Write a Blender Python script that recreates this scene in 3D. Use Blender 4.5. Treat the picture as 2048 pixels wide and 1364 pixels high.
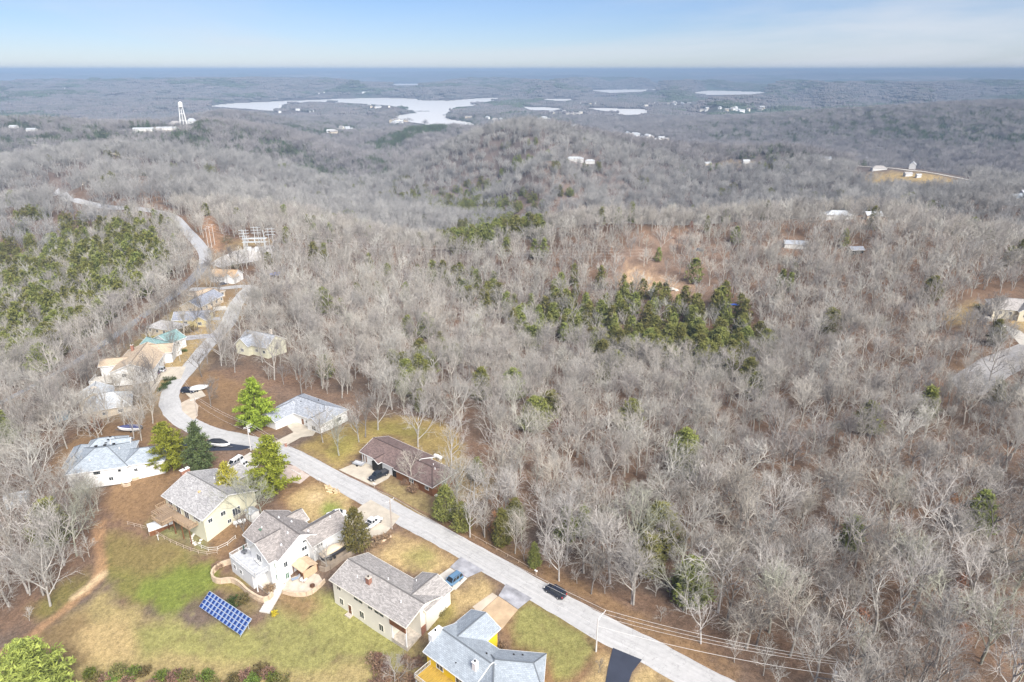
import bpy, bmesh, math, random
import numpy as np
from mathutils import Vector, Matrix

for o in list(bpy.data.objects):
    bpy.data.objects.remove(o)
SC = bpy.context.scene
COL = SC.collection
R = math.radians
random.seed(7)
rng = np.random.default_rng(7)

# ------------------------------------------------------------------ camera
F, CAMH = 1365.0, 100.0                       # focal length in photo pixels, height above the road
TH = math.atan((682 - 139) / F)               # downward pitch
TH0 = math.atan((682 - 134) / F)              # pitch used when the house corners were first measured
cam = bpy.data.cameras.new('camera')
cam.sensor_width = 36.0
cam.lens = 36.0 * F / 2048.0
cam.clip_start = 1.0
cam.clip_end = 90000.0
camo = bpy.data.objects.new('camera', cam)
camo.location = (0, 0, CAMH)
camo.rotation_euler = (math.pi / 2 - TH, 0, 0)
COL.objects.link(camo)
SC.camera = camo

# ------------------------------------------------------------------ sky, sun, exposure
SUN_EL, SUN_AZ = R(43), R(150)                # azimuth from +Y, clockwise: veiled sun behind the camera, to the right
w = bpy.data.worlds.new('World')
SC.world = w
w.use_nodes = True
nt = w.node_tree
bg = nt.nodes['Background']
sky = nt.nodes.new('ShaderNodeTexSky')
sky.sky_type = 'NISHITA'
sky.sun_disc = False
sky.sun_elevation = SUN_EL
sky.sun_rotation = SUN_AZ
sky.altitude = 300
sky.air_density = 1.0
sky.dust_density = 0.0
sky.ozone_density = 4.0
tc = nt.nodes.new('ShaderNodeTexCoord')
sep = nt.nodes.new('ShaderNodeSeparateXYZ')
nt.links.new(tc.outputs['Generated'], sep.inputs[0])
# cloud layer: direction projected on a plane overhead, stretched fractal noise
zc = nt.nodes.new('ShaderNodeMath'); zc.operation = 'ADD'; zc.inputs[1].default_value = 0.10
nt.links.new(sep.outputs['Z'], zc.inputs[0])
zm = nt.nodes.new('ShaderNodeMath'); zm.operation = 'MAXIMUM'; zm.inputs[1].default_value = 0.04
nt.links.new(zc.outputs[0], zm.inputs[0])
dv = []
for ax in ('X', 'Y'):
    d = nt.nodes.new('ShaderNodeMath'); d.operation = 'DIVIDE'
    nt.links.new(sep.outputs[ax], d.inputs[0]); nt.links.new(zm.outputs[0], d.inputs[1])
    dv.append(d)
cmb = nt.nodes.new('ShaderNodeCombineXYZ')
nt.links.new(dv[0].outputs[0], cmb.inputs[0]); nt.links.new(dv[1].outputs[0], cmb.inputs[1])
mp = nt.nodes.new('ShaderNodeMapping')
mp.inputs['Location'].default_value = (5.3, 1.1, 0)
mp.inputs['Scale'].default_value = (0.20, 0.16, 1)
nt.links.new(cmb.outputs[0], mp.inputs['Vector'])
nz = nt.nodes.new('ShaderNodeTexNoise')
nz.inputs['Scale'].default_value = 1.0
nz.inputs['Detail'].default_value = 7
nz.inputs['Roughness'].default_value = 0.55
nz.inputs['Distortion'].default_value = 0.4
nt.links.new(mp.outputs[0], nz.inputs['Vector'])
cr = nt.nodes.new('ShaderNodeMapRange')
cr.interpolation_type = 'SMOOTHSTEP'
cr.inputs['From Min'].default_value = 0.42
cr.inputs['From Max'].default_value = 0.74
cr.inputs['To Max'].default_value = 0.85
nt.links.new(nz.outputs['Fac'], cr.inputs['Value'])
mix = nt.nodes.new('ShaderNodeMix'); mix.data_type = 'RGBA'
nt.links.new(cr.outputs[0], mix.inputs['Factor'])
tint = nt.nodes.new('ShaderNodeMix'); tint.data_type = 'RGBA'; tint.blend_type = 'MULTIPLY'
tint.inputs['Factor'].default_value = 1.0
tint.inputs['B'].default_value = (0.83, 0.91, 1.20, 1)
nt.links.new(sky.outputs[0], tint.inputs['A'])
nt.links.new(tint.outputs['Result'], mix.inputs['A'])
mix.inputs['B'].default_value = (8.2, 8.6, 9.3, 1)
nt.links.new(mix.outputs['Result'], bg.inputs['Color'])
bg.inputs['Strength'].default_value = 0.05

sun = bpy.data.lights.new('sun', 'SUN')
sun.energy = 5.0
sun.angle = R(40)
sun.color = (1.0, 0.95, 0.88)
suno = bpy.data.objects.new('sun', sun)
sd = Vector((math.sin(SUN_AZ) * math.cos(SUN_EL), math.cos(SUN_AZ) * math.cos(SUN_EL), math.sin(SUN_EL)))
suno.rotation_euler = sd.to_track_quat('Z', 'Y').to_euler()
suno.location = (0, 0, 300)
COL.objects.link(suno)

SC.view_settings.view_transform = 'Standard'
SC.view_settings.look = 'None'
SC.view_settings.gamma = 1.0
SC.view_settings.use_curve_mapping = False
SC.view_settings.exposure = 0.94
SC.render.engine = 'CYCLES'
cy = SC.cycles
cy.max_bounces = 4
cy.diffuse_bounces = 2
cy.glossy_bounces = 2
cy.transmission_bounces = 2
cy.transparent_max_bounces = 4
cy.volume_bounces = 0
cy.use_denoising = True
cy.use_adaptive_sampling = True
cy.adaptive_threshold = 0.02
SC.render.use_persistent_data = False


# ------------------------------------------------------------------ photo pixel <-> world
def P(px, py, z=0.0):
    x = (px - 1024) / F
    y = (682 - py) / F
    dy = math.cos(TH) + y * math.sin(TH)
    dz = -math.sin(TH) + y * math.cos(TH)
    t = (z - CAMH) / dz
    return np.array((x * t, dy * t, z))


def W0(x, y, z, ref):
    """carry a first survey point (taken at level ref) over to the corrected camera pitch"""
    zz = ref - CAMH
    d = y * math.cos(TH0) - zz * math.sin(TH0); u = y * math.sin(TH0) + zz * math.cos(TH0)
    q = P(1024 + F * x / d, 682 - F * u / d, ref)
    return (q[0], q[1], z)


# ------------------------------------------------------------------ value noise
_perm = rng.random((256, 256)).astype(np.float32)


def vnoise(x, y):
    xi = np.floor(x).astype(np.int64); yi = np.floor(y).astype(np.int64)
    fx = x - xi; fy = y - yi
    fx = fx * fx * (3 - 2 * fx); fy = fy * fy * (3 - 2 * fy)
    a = _perm[xi & 255, yi & 255]; b = _perm[(xi + 1) & 255, yi & 255]
    c = _perm[xi & 255, (yi + 1) & 255]; d = _perm[(xi + 1) & 255, (yi + 1) & 255]
    return (a * (1 - fx) + b * fx) * (1 - fy) + (c * (1 - fx) + d * fx) * fy


def fbm(x, y, s, octv=4):
    x = np.asarray(x, float) / s; y = np.asarray(y, float) / s
    v = 0; a = 0.5; t = 0
    for k in range(octv):
        v = v + a * vnoise(x + 17.3 * k, y + 9.1 * k); t += a
        a *= 0.5; x = x * 2.03; y = y * 2.03
    return v / t


# ------------------------------------------------------------------ terrain
# (photo x, photo y, ground height, canopy height seen there)
CT = [
    # road and near yards
    (1450, 1364, 0, 0), (1205, 1240, 0, 0), (1010, 1148, 0, 0), (783, 1020, -.5, 0), (600, 905, -1, 0),
    (480, 872, -1.6, 0), (345, 825, -2.5, 0), (350, 765, -3, 0), (400, 710, -3, 0), (460, 640, -3, 0),
    (1300, 1364, -.4, 0), (1100, 1300, -1, 0), (960, 1250, -1, 0), (850, 1364, -4.5, 0), (1000, 1390, -3.5, 0),
    (700, 1300, -4.6, 0), (760, 1240, -3.6, 0), (640, 1180, -3.4, 0), (540, 1180, -4.0, 0), (450, 1230, -5.4, 0),
    (250, 1160, -7, 0), (330, 1240, -6.8, 0), (300, 1300, -7.4, 0), (100, 1280, -9.5, 0), (20, 1150, -12, 4),
    (50, 1000, -11, 4), (190, 1030, -7.5, 0), (330, 1050, -4.8, 0), (420, 1095, -4.4, 0), (400, 1364, -8, 0),
    (700, 1130, -.8, 0), (660, 1030, -.8, 0), (600, 1010, -1, 0), (480, 950, -1.4, 0), (400, 900, -2.0, 0),
    (330, 950, -3.2, 0), (250, 960, -4, 0), (140, 960, -5.5, 0), (260, 855, -4.0, 0), (150, 860, -6, 3), (60, 850, -9, 4),
    (0, 900, -12, 4), (700, 940, -1.2, 0), (780, 960, -.9, 0), (900, 990, -1.6, 0), (640, 850, -2.6, 0), (520, 820, -2.6, 0),
    (850, 860, -4, 0), (920, 930, -3.2, 0), (300, 750, -4, 0), (330, 690, -4.5, 0), (220, 780, -6, 2),
    # highway on the left
    (-60, 830, -14, 0), (0, 805, -13, 0), (100, 752, -11, 0), (190, 695, -9.5, 0), (300, 622, -7.5, 0), (345, 592, -6.5, 0), (385, 560, -5.5, 0),
    (412, 525, -5, 0), (405, 500, -5, 0), (380, 470, -5, 0), (345, 435, -5, 0), (500, 500, -5, 0), (560, 490, -6, 0),
    (425, 460, -6, 0), (450, 550, -4.5, 0), (420, 600, -4, 0), (440, 580, -4.2, 0),
    # slope falling away left of the highway
    (0, 680, -30, 8), (0, 760, -20, 6), (100, 640, -27, 8), (200, 580, -20, 8), (300, 530, -12, 8), (0, 560, -42, 8), (100, 470, -33, 8),
    (200, 440, -19, 8), (300, 430, -9, 8), (0, 430, -50, 8), (-200, 600, -50, 8), (-200, 420, -65, 8),
    (20, 380, -46, 9), (100, 350, -28, 9), (200, 322, -13, 9), (170, 360, -12, 0), (130, 386, -17, 0), (240, 415, -9, 5),
    (300, 340, -13, 9), (260, 318, -14, 3), (150, 298, -27, 3), (40, 286, -28, 3), (0, 318, -45, 8), (0, 262, -20, 9),
    (150, 250, -15, 9), (100, 236, -12, 9), (-150, 250, -20, 9), (255, 264, -9, 0), (320, 258, -6, 0), (372, 252, -5, 0), (400, 246, -6, 4),
    # centre left
    (450, 380, -13, 9), (600, 420, -18, 9), (430, 420, -11, 0), (500, 330, -42, 9), (600, 345, -60, 9), (400, 300, -26, 9), (500, 262, -18, 9), (450, 222, -26, 9),
    (600, 265, -48, 9), (690, 290, -83, 9), (700, 350, -86, 9), (732, 375, -82, 0), (800, 400, -82, 9), (750, 300, -92, 9),
    (680, 265, -98, 3), (700, 450, -46, 9), (820, 470, -53, 9), (900, 480, -47, 9), (850, 540, -36, 9), (700, 560, -20, 9),
    (600, 500, -11, 8), (600, 600, -9, 9), (700, 700, -10, 9), (560, 690, -4, 3),
    # near hill on the right of centre
    (1300, 425, 3, 9), (1500, 428, 2, 9), (1100, 436, -8, 9), (1000, 450, -20, 9), (1300, 470, -8, 5), (1400, 480, -7, 2),
    (1290, 560, -18, 1), (1350, 575, -18, 1), (1150, 530, -21, 8), (1000, 560, -30, 9), (1250, 650, -30, 8), (1100, 640, -30, 8),
    (1400, 660, -29, 8), (1500, 720, -22, 9), (1450, 560, -16, 7), (1700, 500, -6, 9), (1700, 600, -12, 9), (1900, 520, -3, 9),
    (2040, 520, -1, 9), (1950, 450, -6, 9), (1600, 480, -5, 4),
    # right foreground wood
    (2040, 1350, -3, 7), (1700, 1340, -1.5, 4), (1800, 1200, -5, 8), (1500, 1120, -3.5, 8), (2040, 1000, -8, 9), (1500, 900, -11, 9),
    (1120, 1030, -3.5, 8), (1050, 900, -8, 9), (1200, 800, -17, 9), (900, 780, -11, 9), (1600, 760, -16, 9), (1800, 850, -11, 9), (1900, 800, -9, 3),
    (2040, 690, -6, 0), (1985, 650, -5, 0), (2045, 640, -4, 0), (1900, 640, -8, 2),
    # behind the near hill
    (1500, 397, -76, 9), (1200, 397, -80, 9), (1000, 412, -76, 9), (900, 425, -72, 9), (1800, 410, -32, 8), (1730, 385, -50, 4),
    (1900, 375, -28, 2), (1490, 326, -48, 0), (1650, 320, -40, 0), (1740, 334, -41, 0), (1830, 338, -39, 0), (1940, 372, -26, 0),
    (2030, 408, -13, 0), (1675, 436, -2, 0), (1745, 437, -2, 0), (1300, 340, -62, 9), (1600, 300, -38, 2),
    # the rounded hill in the centre
    (1060, 258, 3, 9), (950, 270, -11, 9), (850, 305, -60, 9), (1100, 300, -11, 9), (1200, 292, -22, 9), (1300, 308, -43, 9), (1160, 322, -37, 0),
    (1000, 340, -58, 9), (1430, 296, -50, 8), (1000, 380, -74, 9), (1200, 355, -60, 9),
    (830, 265, -55, 9), (900, 253, -58, 9), (740, 292, -90, 8),
    # big wooded hill far right
    (2046, 206, -12, 9), (1900, 212, -20, 9), (1700, 218, -38, 9), (1500, 240, -72, 9), (1330, 252, -94, 9), (1700, 285, -96, 9),
    (1900, 296, -85, 9), (2046, 312, -70, 9), (1500, 286, -104, 9), (2200, 205, -8, 9), (2200, 300, -60, 9), (1950, 258, -55, 9),
    # lakeside
    (1000, 242, -103, 0), (1300, 262, -104, 0), (1150, 236, -103, 0), (760, 246, -104, 0), (900, 240, -106, 0), (620, 215, -86, 9),
    (720, 218, -92, 9), (560, 232, -95, 5), (1000, 222, -92, 9), (1080, 212, -95, 9), (1400, 222, -100, 4), (1250, 206, -94, 9),
    (1400, 212, -88, 9), (1500, 205, -90, 9), (1600, 228, -98, 3),
    # far ranges
    (760, 186, -85, 9), (720, 176, -60, 9), (900, 180, -62, 9), (960, 188, -85, 9), (1100, 186, -92, 9), (1280, 190, -98, 9),
    (0, 172, -25, 9), (150, 164, -12, 9), (320, 160, -10, 9), (500, 158, -10, 9), (640, 160, -12, 9), (100, 205, -80, 9), (300, 220, -92, 9),
    (400, 190, -70, 9), (550, 185, -75, 9), (-200, 170, -20, 9), (-200, 210, -80, 9),
    (1560, 186, -85, 9), (1720, 171, -40, 9), (1950, 166, -28, 9), (2046, 170, -30, 9), (2300, 168, -30, 9), (1800, 196, -92, 9), (1650, 200, -95, 9),
]
# direct points: azimuth (deg from +Y, clockwise), distance, height - hidden valleys and the far rim
DP = [(-36, 960, -98), (-34, 900, -80), (-28, 1010, -52), (-45, 1000, -110), (10, 2100, -104), (-3, 1900, -100), (22, 1500, -104), (32, 1350, -86), (14, 1750, -102),
      (40, 1200, -60), (-20, 2000, -92), (-12, 1700, -96), (-30, 2300, -92), (-36, 2600, -95), (5, 660, -76), (20, 660, -72), (28, 640, -52)]
for a in range(-60, 61, 12):
    DP.append((a, 10500, -70)); DP.append((a, 15000, -25)); DP.append((a, 23000, -8)); DP.append((a, 32000, -6))
for a in (-60, -50, 50, 60):
    DP.append((a, 100, -9 if a < 0 else -2)); DP.append((a, 300, -25 if a < 0 else -8)); DP.append((a, 900, -60)); DP.append((a, 3000, -90)); DP.append((a, 6000, -60))
for a in (-180, -135, -90, 90, 135, 180):
    for r_, z_ in ((100, -4), (400, -15), (1500, -50), (6000, -60), (20000, -20)):
        DP.append((a, r_, z_))
DP += [(-20, 40, -6), (0, 40, -4), (30, 40, -1), (0, 12, -5)]
cx, cz = [], []
for (px, py, z, c) in CT:
    q = P(px, py, z + c)
    cx.append((math.atan2(q[0], q[1]), math.log(math.hypot(q[0], q[1])))); cz.append(z)
for (a, r_, z) in DP:
    cx.append((R(a), math.log(r_))); cz.append(z)
cx = np.array(cx); cz = np.array(cz, float)


def tps(d2):
    return 0.5 * d2 * np.log(d2 + 1e-12)


n = len(cx)
d2 = ((cx[:, None, :] - cx[None, :, :]) ** 2).sum(-1)
A = np.zeros((n + 3, n + 3))
A[:n, :n] = tps(d2) + np.eye(n) * 4e-4
A[:n, n] = 1; A[:n, n + 1:] = cx; A[n, :n] = 1; A[n + 1:, :n] = cx.T
wts = np.linalg.solve(A, np.concatenate([cz, np.zeros(3)]))


def rbf(u, v):
    out = np.empty(u.shape)
    uf = u.ravel(); vf = v.ravel(); of = out.ravel()
    for i in range(0, uf.size, 20000):
        dd = (uf[i:i + 20000, None] - cx[None, :, 0]) ** 2 + (vf[i:i + 20000, None] - cx[None, :, 1]) ** 2
        of[i:i + 20000] = tps(dd) @ wts[:n] + wts[n] + wts[n + 1] * uf[i:i + 20000] + wts[n + 2] * vf[i:i + 20000]
    return of.reshape(u.shape)


RA = np.concatenate([np.geomspace(12, 80, 16)[:-1], np.geomspace(80, 300, 240)[:-1],
                     np.geomspace(300, 1600, 200)[:-1], np.geomspace(1600, 34000, 190)])
AA = np.concatenate([np.radians(np.arange(-180, -48, 6.0)), np.radians(np.linspace(-47, 47, 720)), np.radians(np.arange(50, 180.1, 6.5))])
AA[-1] = math.pi
LR = np.log(RA)
# coarse evaluation of the smooth surface, then resampled on the fine grid
LC = np.linspace(LR[0], LR[-1], 330)
AC = np.concatenate([np.radians(np.arange(-180, -48, 6.0)), np.radians(np.linspace(-47, 47, 260)), np.radians(np.arange(50, 180.1, 6.5))])
AC[-1] = math.pi
UC, VC = np.meshgrid(AC, LC, indexing='ij')
ZC = rbf(UC, VC)
LAKE = -110.0


def resample(ax, lx, Z, a, l):
    i = np.clip(np.searchsorted(ax, a) - 1, 0, len(ax) - 2)
    j = np.clip(np.searchsorted(lx, l) - 1, 0, len(lx) - 2)
    fa = np.clip((a - ax[i]) / (ax[i + 1] - ax[i]), 0, 1); fl = np.clip((l - lx[j]) / (lx[j + 1] - lx[j]), 0, 1)
    return (Z[i, j] * (1 - fa) + Z[i + 1, j] * fa) * (1 - fl) + (Z[i, j + 1] * (1 - fa) + Z[i + 1, j + 1] * fa) * fl


UU, VV = np.meshgrid(AA, LR, indexing='ij')
RR = np.exp(VV)
GX = np.sin(UU) * RR; GY = np.cos(UU) * RR
ZZ = resample(AC, LC, ZC, UU, VV)
s1 = np.clip((RR - 350) / 900, 0, 1); s2 = np.clip((RR - 2600) / 3000, 0, 1); s3 = np.clip((RR - 9000) / 8000, 0, 1)
ZZ += (fbm(GX, GY, 140, 4) - .5) * 9 * s1 + (fbm(GX, GY, 420, 4) - .5) * 26 * s1 * (0.25 + s2) + (fbm(GX, GY, 1300, 4) - .5) * 135 * s2 + (fbm(GX + 900, GY, 500, 3) - .5) * 40 * s2 + (0.5 - np.abs(fbm(GX * .6 + 4e4, GY * 1.7, 4200, 4) - .5) * 3.2) * 190 * s3 - 60 * s3
# named far ranges: crest seen at these photo points, with the crest height
CREST = [
    ([(-300, 168), (0, 164), (90, 158), (170, 161), (330, 154), (420, 157), (520, 152), (640, 156), (720, 163), (790, 172)], 12, .05),
    ([(660, 186), (700, 178), (760, 173), (800, 178), (850, 175), (900, 182), (960, 190)], -50, .07),
    ([(1440, 178), (1500, 170), (1590, 160), (1660, 167), (1760, 162), (1850, 168), (1950, 156), (2060, 160), (2300, 158)], 0, .05),
    ([(1500, 194), (1545, 187), (1600, 182), (1660, 185), (1740, 190), (1800, 196)], -72, .07),
    ([(860, 160), (980, 155), (1100, 161), (1220, 153), (1350, 160), (1460, 156)], 8, .05),
    ([(0, 190), (120, 182), (240, 188), (330, 196), (420, 200)], -60, .06),
    ([(940, 172), (1040, 168), (1130, 174), (1200, 172)], -40, .06),
    ([(1720, 178), (1830, 174), (1900, 181), (2060, 176), (2300, 178)], -50, .06),
]
for pts_, cz_, sl_ in CREST:
    w_ = [P(x, y, cz_) for x, y in pts_]
    ca = np.array([math.atan2(q[0], q[1]) for q in w_]); crr = np.array([math.hypot(q[0], q[1]) for q in w_])
    rc = np.interp(UU, ca, crr); inr = np.clip(np.minimum(UU - ca[0], ca[-1] - UU) / .03, -3, 1)
    zc_ = cz_ - 45 * (1 - inr) + (fbm(UU * 3000, UU * 0 + 5, 60, 3) - .5) * 14
    rc = rc + (fbm(UU * 4000, UU * 0 + 9, 90, 3) - .5) * .08 * rc
    dr = RR - rc
    zn = zc_ - np.where(dr < 0, -dr * sl_, dr * sl_ * 2.2) - 3e-5 * dr ** 2 * (np.abs(dr) < 400)
    ZZ = np.where((inr > -2.5) & (RR > 2700), np.maximum(ZZ, zn + (fbm(GX, GY, 260, 3) - .5) * 16), ZZ)
ZZ = np.where(RR < 9000, np.maximum(ZZ, LAKE + 3 + 8 * fbm(GX, GY, 300, 3)), ZZ)
ZZ = np.where(RR < 8000, np.minimum(ZZ, 45.0), ZZ)
s4 = np.clip((RR - 15000) / 9000, 0, 1)
ZZ = ZZ * (1 - s4) + s4 * np.minimum(55 + 300 * (fbm(GX * .5 + 2e4, GY * 1.5, 6000, 4) - .5), 117)     # long level ranges along the skyline

# lakes: outlines on the water level
LAKES = [
    [(410, 212), (470, 206), (560, 202), (640, 199), (680, 197), (760, 195.5), (832, 197), (850, 201), (900, 201), (950, 197), (985, 195),
     (1010, 196), (985, 202), (950, 207), (958, 211), (915, 214), (895, 226), (888, 233), (905, 238), (935, 245), (960, 252), (860, 252), (845, 248), (800, 241),
     (790, 231), (830, 226), (826, 221), (780, 211), (700, 206), (620, 203), (572, 208), (550, 222), (470, 216)],
    [(1040, 213.5), (1085, 214), (1130, 217), (1110, 220.5), (1065, 220)],
    [(1170, 215), (1240, 217), (1310, 219.5), (1285, 229), (1250, 230), (1215, 223)],
    [(1075, 199), (1110, 197), (1160, 198.5), (1125, 202)],
    [(1178, 180), (1240, 179), (1325, 178), (1280, 183.5), (1220, 186)],
    [(1382, 185), (1420, 180.5), (1540, 184), (1500, 189), (1400, 190)],
    [(778, 169), (800, 167), (846, 167.5), (840, 170), (800, 171)],
]


def inside(x, y, poly):
    px = np.array([p[0] for p in poly]); py = np.array([p[1] for p in poly])
    res = np.zeros(x.shape, bool)
    m = (x > px.min()) & (x < px.max()) & (y > py.min()) & (y < py.max())
    if not m.any():
        return res
    xs = x[m]; ys = y[m]; c = np.zeros(xs.shape, bool)
    j = len(px) - 1
    for i in range(len(px)):
        if py[i] != py[j]:
            c ^= ((py[i] > ys) != (py[j] > ys)) & (xs < (px[j] - px[i]) * (ys - py[i]) / (py[j] - py[i]) + px[i])
        j = i
    res[m] = c
    return res


def blur2(Z, ka, kr):
    for ax_, k in ((0, ka), (1, kr)):
        for _ in range(2):
            acc = np.zeros_like(Z)
            for s in range(-k, k + 1):
                acc += np.take(Z, np.clip(np.arange(Z.shape[ax_]) + s, 0, Z.shape[ax_] - 1), axis=ax_)
            Z = acc / (2 * k + 1)
    return Z


lake_polys = []
lm = np.zeros(ZZ.shape, bool)
for L in LAKES:
    wp = [tuple(P(x, y, LAKE)[:2]) for x, y in L]
    # roughen the shoreline a little
    pts = []
    for k in range(len(wp)):
        a = np.array(wp[k]); b = np.array(wp[(k + 1) % len(wp)])
        m_ = max(2, int(np.linalg.norm(b - a) / 60))
        for t in range(m_):
            q = a + (b - a) * t / m_
            am = min(22.0, np.linalg.norm(b - a) * .12)
            pts.append((q[0] + (random.random() - .5) * am, q[1] + (random.random() - .5) * am))
    lake_polys.append(pts)
    lm |= inside(GX, GY, pts)
soft = blur2(lm.astype(float), 3, 2)
sm = np.clip((soft - .12) / .55, 0, 1)
wide = blur2(lm.astype(float), 9, 5)
ZZ = np.where(lm, np.minimum(ZZ, LAKE - 1.5), ZZ * (1 - sm) + (LAKE + 1.0) * sm)
ZZ = np.where(~lm, np.maximum(ZZ, LAKE + 0.6), ZZ)
# low shores in front of the water, so that the lake lies open to the south
slope = np.full(ZZ.shape[0], 0.0)
LIM = np.full(ZZ.shape, 1e9)
for j in range(len(RA) - 1, 0, -1):
    if RA[j] > 2300:
        LIM[:, j] = np.where(slope < 0, CAMH + slope * RA[j] - 2.0, 1e9)
        slope = np.where(lm[:, j], (LAKE - CAMH) / RA[j], slope)
LIM = np.where(lm, 1e9, LIM)
red = np.maximum(ZZ - np.maximum(LIM, LAKE + .3), 0)
ZZ = ZZ - np.where(lm, 0, np.maximum(red, np.minimum(blur2(red, 16, 6) * 1.3, np.maximum(ZZ - LAKE - 1, 0))))


def H(x, y):
    x = np.asarray(x, float); y = np.asarray(y, float)
    return resample(AA, LR, ZZ, np.arctan2(x, y), np.log(np.maximum(np.hypot(x, y), 12.01)))


def h1(x, y):
    return float(H(np.array([x]), np.array([y]))[0])


def G(px, py, up=0.0):
    """where the sight line through a photo pixel meets the ground (or a level `up` above it)"""
    a = P(px, py, CAMH - 1.0); d = a - np.array((0, 0, CAMH)); d = d / np.linalg.norm(d)
    t = np.geomspace(40, 30000, 4000)
    x = d[0] * t; y = d[1] * t; z = CAMH + d[2] * t
    g = z - (H(x, y) + up)
    k = np.argmax(g < 0)
    if g[k] >= 0:
        k = len(t) - 1
    t0, t1 = t[max(k - 1, 0)], t[k]
    for _ in range(25):
        tm = .5 * (t0 + t1)
        if CAMH + d[2] * tm - (h1(d[0] * tm, d[1] * tm) + up) < 0:
            t1 = tm
        else:
            t0 = tm
    return Vector((d[0] * t1, d[1] * t1, CAMH + d[2] * t1 - up))


def GP(pts):
    return [tuple(G(x, y)[:2]) for x, y in pts]


# ------------------------------------------------------------------ materials
_mats = {}


def nodes_of(name):
    m = bpy.data.materials.new(name)
    m.use_nodes = True
    t = m.node_tree
    b = t.nodes['Principled BSDF']
    b.inputs['Specular IOR Level'].default_value = 0.25
    return m, t, b


def pm(name, c, rough=.8, var=.15, scale=3.0, bump=0.0, metal=0.0, spec=None, detail=4.0, c2=None, stretch=None):
    """plain procedural material: base colour broken up by fractal noise"""
    if name in _mats:
        return _mats[name]
    m, t, b = nodes_of(name)
    co = t.nodes.new('ShaderNodeTexCoord')
    nz = t.nodes.new('ShaderNodeTexNoise')
    nz.inputs['Scale'].default_value = scale
    nz.inputs['Detail'].default_value = detail
    if stretch:
        mp = t.nodes.new('ShaderNodeMapping'); mp.inputs['Scale'].default_value = stretch
        t.links.new(co.outputs['Object'], mp.inputs[0]); t.links.new(mp.outputs[0], nz.inputs['Vector'])
    else:
        t.links.new(co.outputs['Object'], nz.inputs['Vector'])
    mx = t.nodes.new('ShaderNodeMix'); mx.data_type = 'RGBA'
    a = c2 if c2 else tuple(max(0, v * (1 - var)) for v in c[:3])
    d = c if c2 else tuple(min(1, v * (1 + var)) for v in c[:3])
    mx.inputs['A'].default_value = (*a[:3], 1); mx.inputs['B'].default_value = (*d[:3], 1)
    mr = t.nodes.new('ShaderNodeMapRange')
    mr.inputs['From Min'].default_value = .3; mr.inputs['From Max'].default_value = .7
    t.links.new(nz.outputs['Fac'], mr.inputs['Value'])
    t.links.new(mr.outputs[0], mx.inputs['Factor'])
    t.links.new(mx.outputs['Result'], b.inputs['Base Color'])
    b.inputs['Roughness'].default_value = rough
    b.inputs['Metallic'].default_value = metal
    if spec is not None:
        b.inputs['Specular IOR Level'].default_value = spec
    if bump:
        bp = t.nodes.new('ShaderNodeBump'); bp.inputs['Strength'].default_value = bump
        t.links.new(nz.outputs['Fac'], bp.inputs['Height']); t.links.new(bp.outputs[0], b.inputs['Normal'])
    _mats[name] = m
    return m


def shingle(name, c, course=.22, var=.25, blot=.12):
    """asphalt shingles: courses across the slope plus mottled tabs"""
    if name in _mats:
        return _mats[name]
    m, t, b = nodes_of(name)
    co = t.nodes.new('ShaderNodeUVMap')
    br = t.nodes.new('ShaderNodeTexBrick')
    br.inputs['Scale'].default_value = 1.0
    br.inputs['Brick Width'].default_value = 0.55
    br.inputs['Row Height'].default_value = course
    br.inputs['Mortar Size'].default_value = 0.012
    br.inputs['Bias'].default_value = 0.0
    br.inputs['Color1'].default_value = (*[v * (1 - var) for v in c], 1)
    br.inputs['Color2'].default_value = (*[min(1, v * (1 + var)) for v in c], 1)
    br.inputs['Mortar'].default_value = (*[v * .45 for v in c], 1)
    t.links.new(co.outputs[0], br.inputs['Vector'])
    nz = t.nodes.new('ShaderNodeTexNoise'); nz.inputs['Scale'].default_value = .35; nz.inputs['Detail'].default_value = 6
    t.links.new(co.outputs[0], nz.inputs['Vector'])
    mr = t.nodes.new('ShaderNodeMapRange'); mr.inputs['From Min'].default_value = .3; mr.inputs['From Max'].default_value = .7
    mr.inputs['To Min'].default_value = 1 - blot; mr.inputs['To Max'].default_value = 1 + blot
    t.links.new(nz.outputs['Fac'], mr.inputs['Value'])
    mx = t.nodes.new('ShaderNodeVectorMath'); mx.operation = 'SCALE'
    t.links.new(br.outputs['Color'], mx.inputs[0]); t.links.new(mr.outputs[0], mx.inputs['Scale'])
    t.links.new(mx.outputs[0], b.inputs['Base Color'])
    b.inputs['Roughness'].default_value = .9
    bp = t.nodes.new('ShaderNodeBump'); bp.inputs['Strength'].default_value = .35; bp.inputs['Distance'].default_value = .03
    t.links.new(br.outputs['Fac'], bp.inputs['Height']); bp.invert = True
    t.links.new(bp.outputs[0], b.inputs['Normal'])
    _mats[name] = m
    return m


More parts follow.
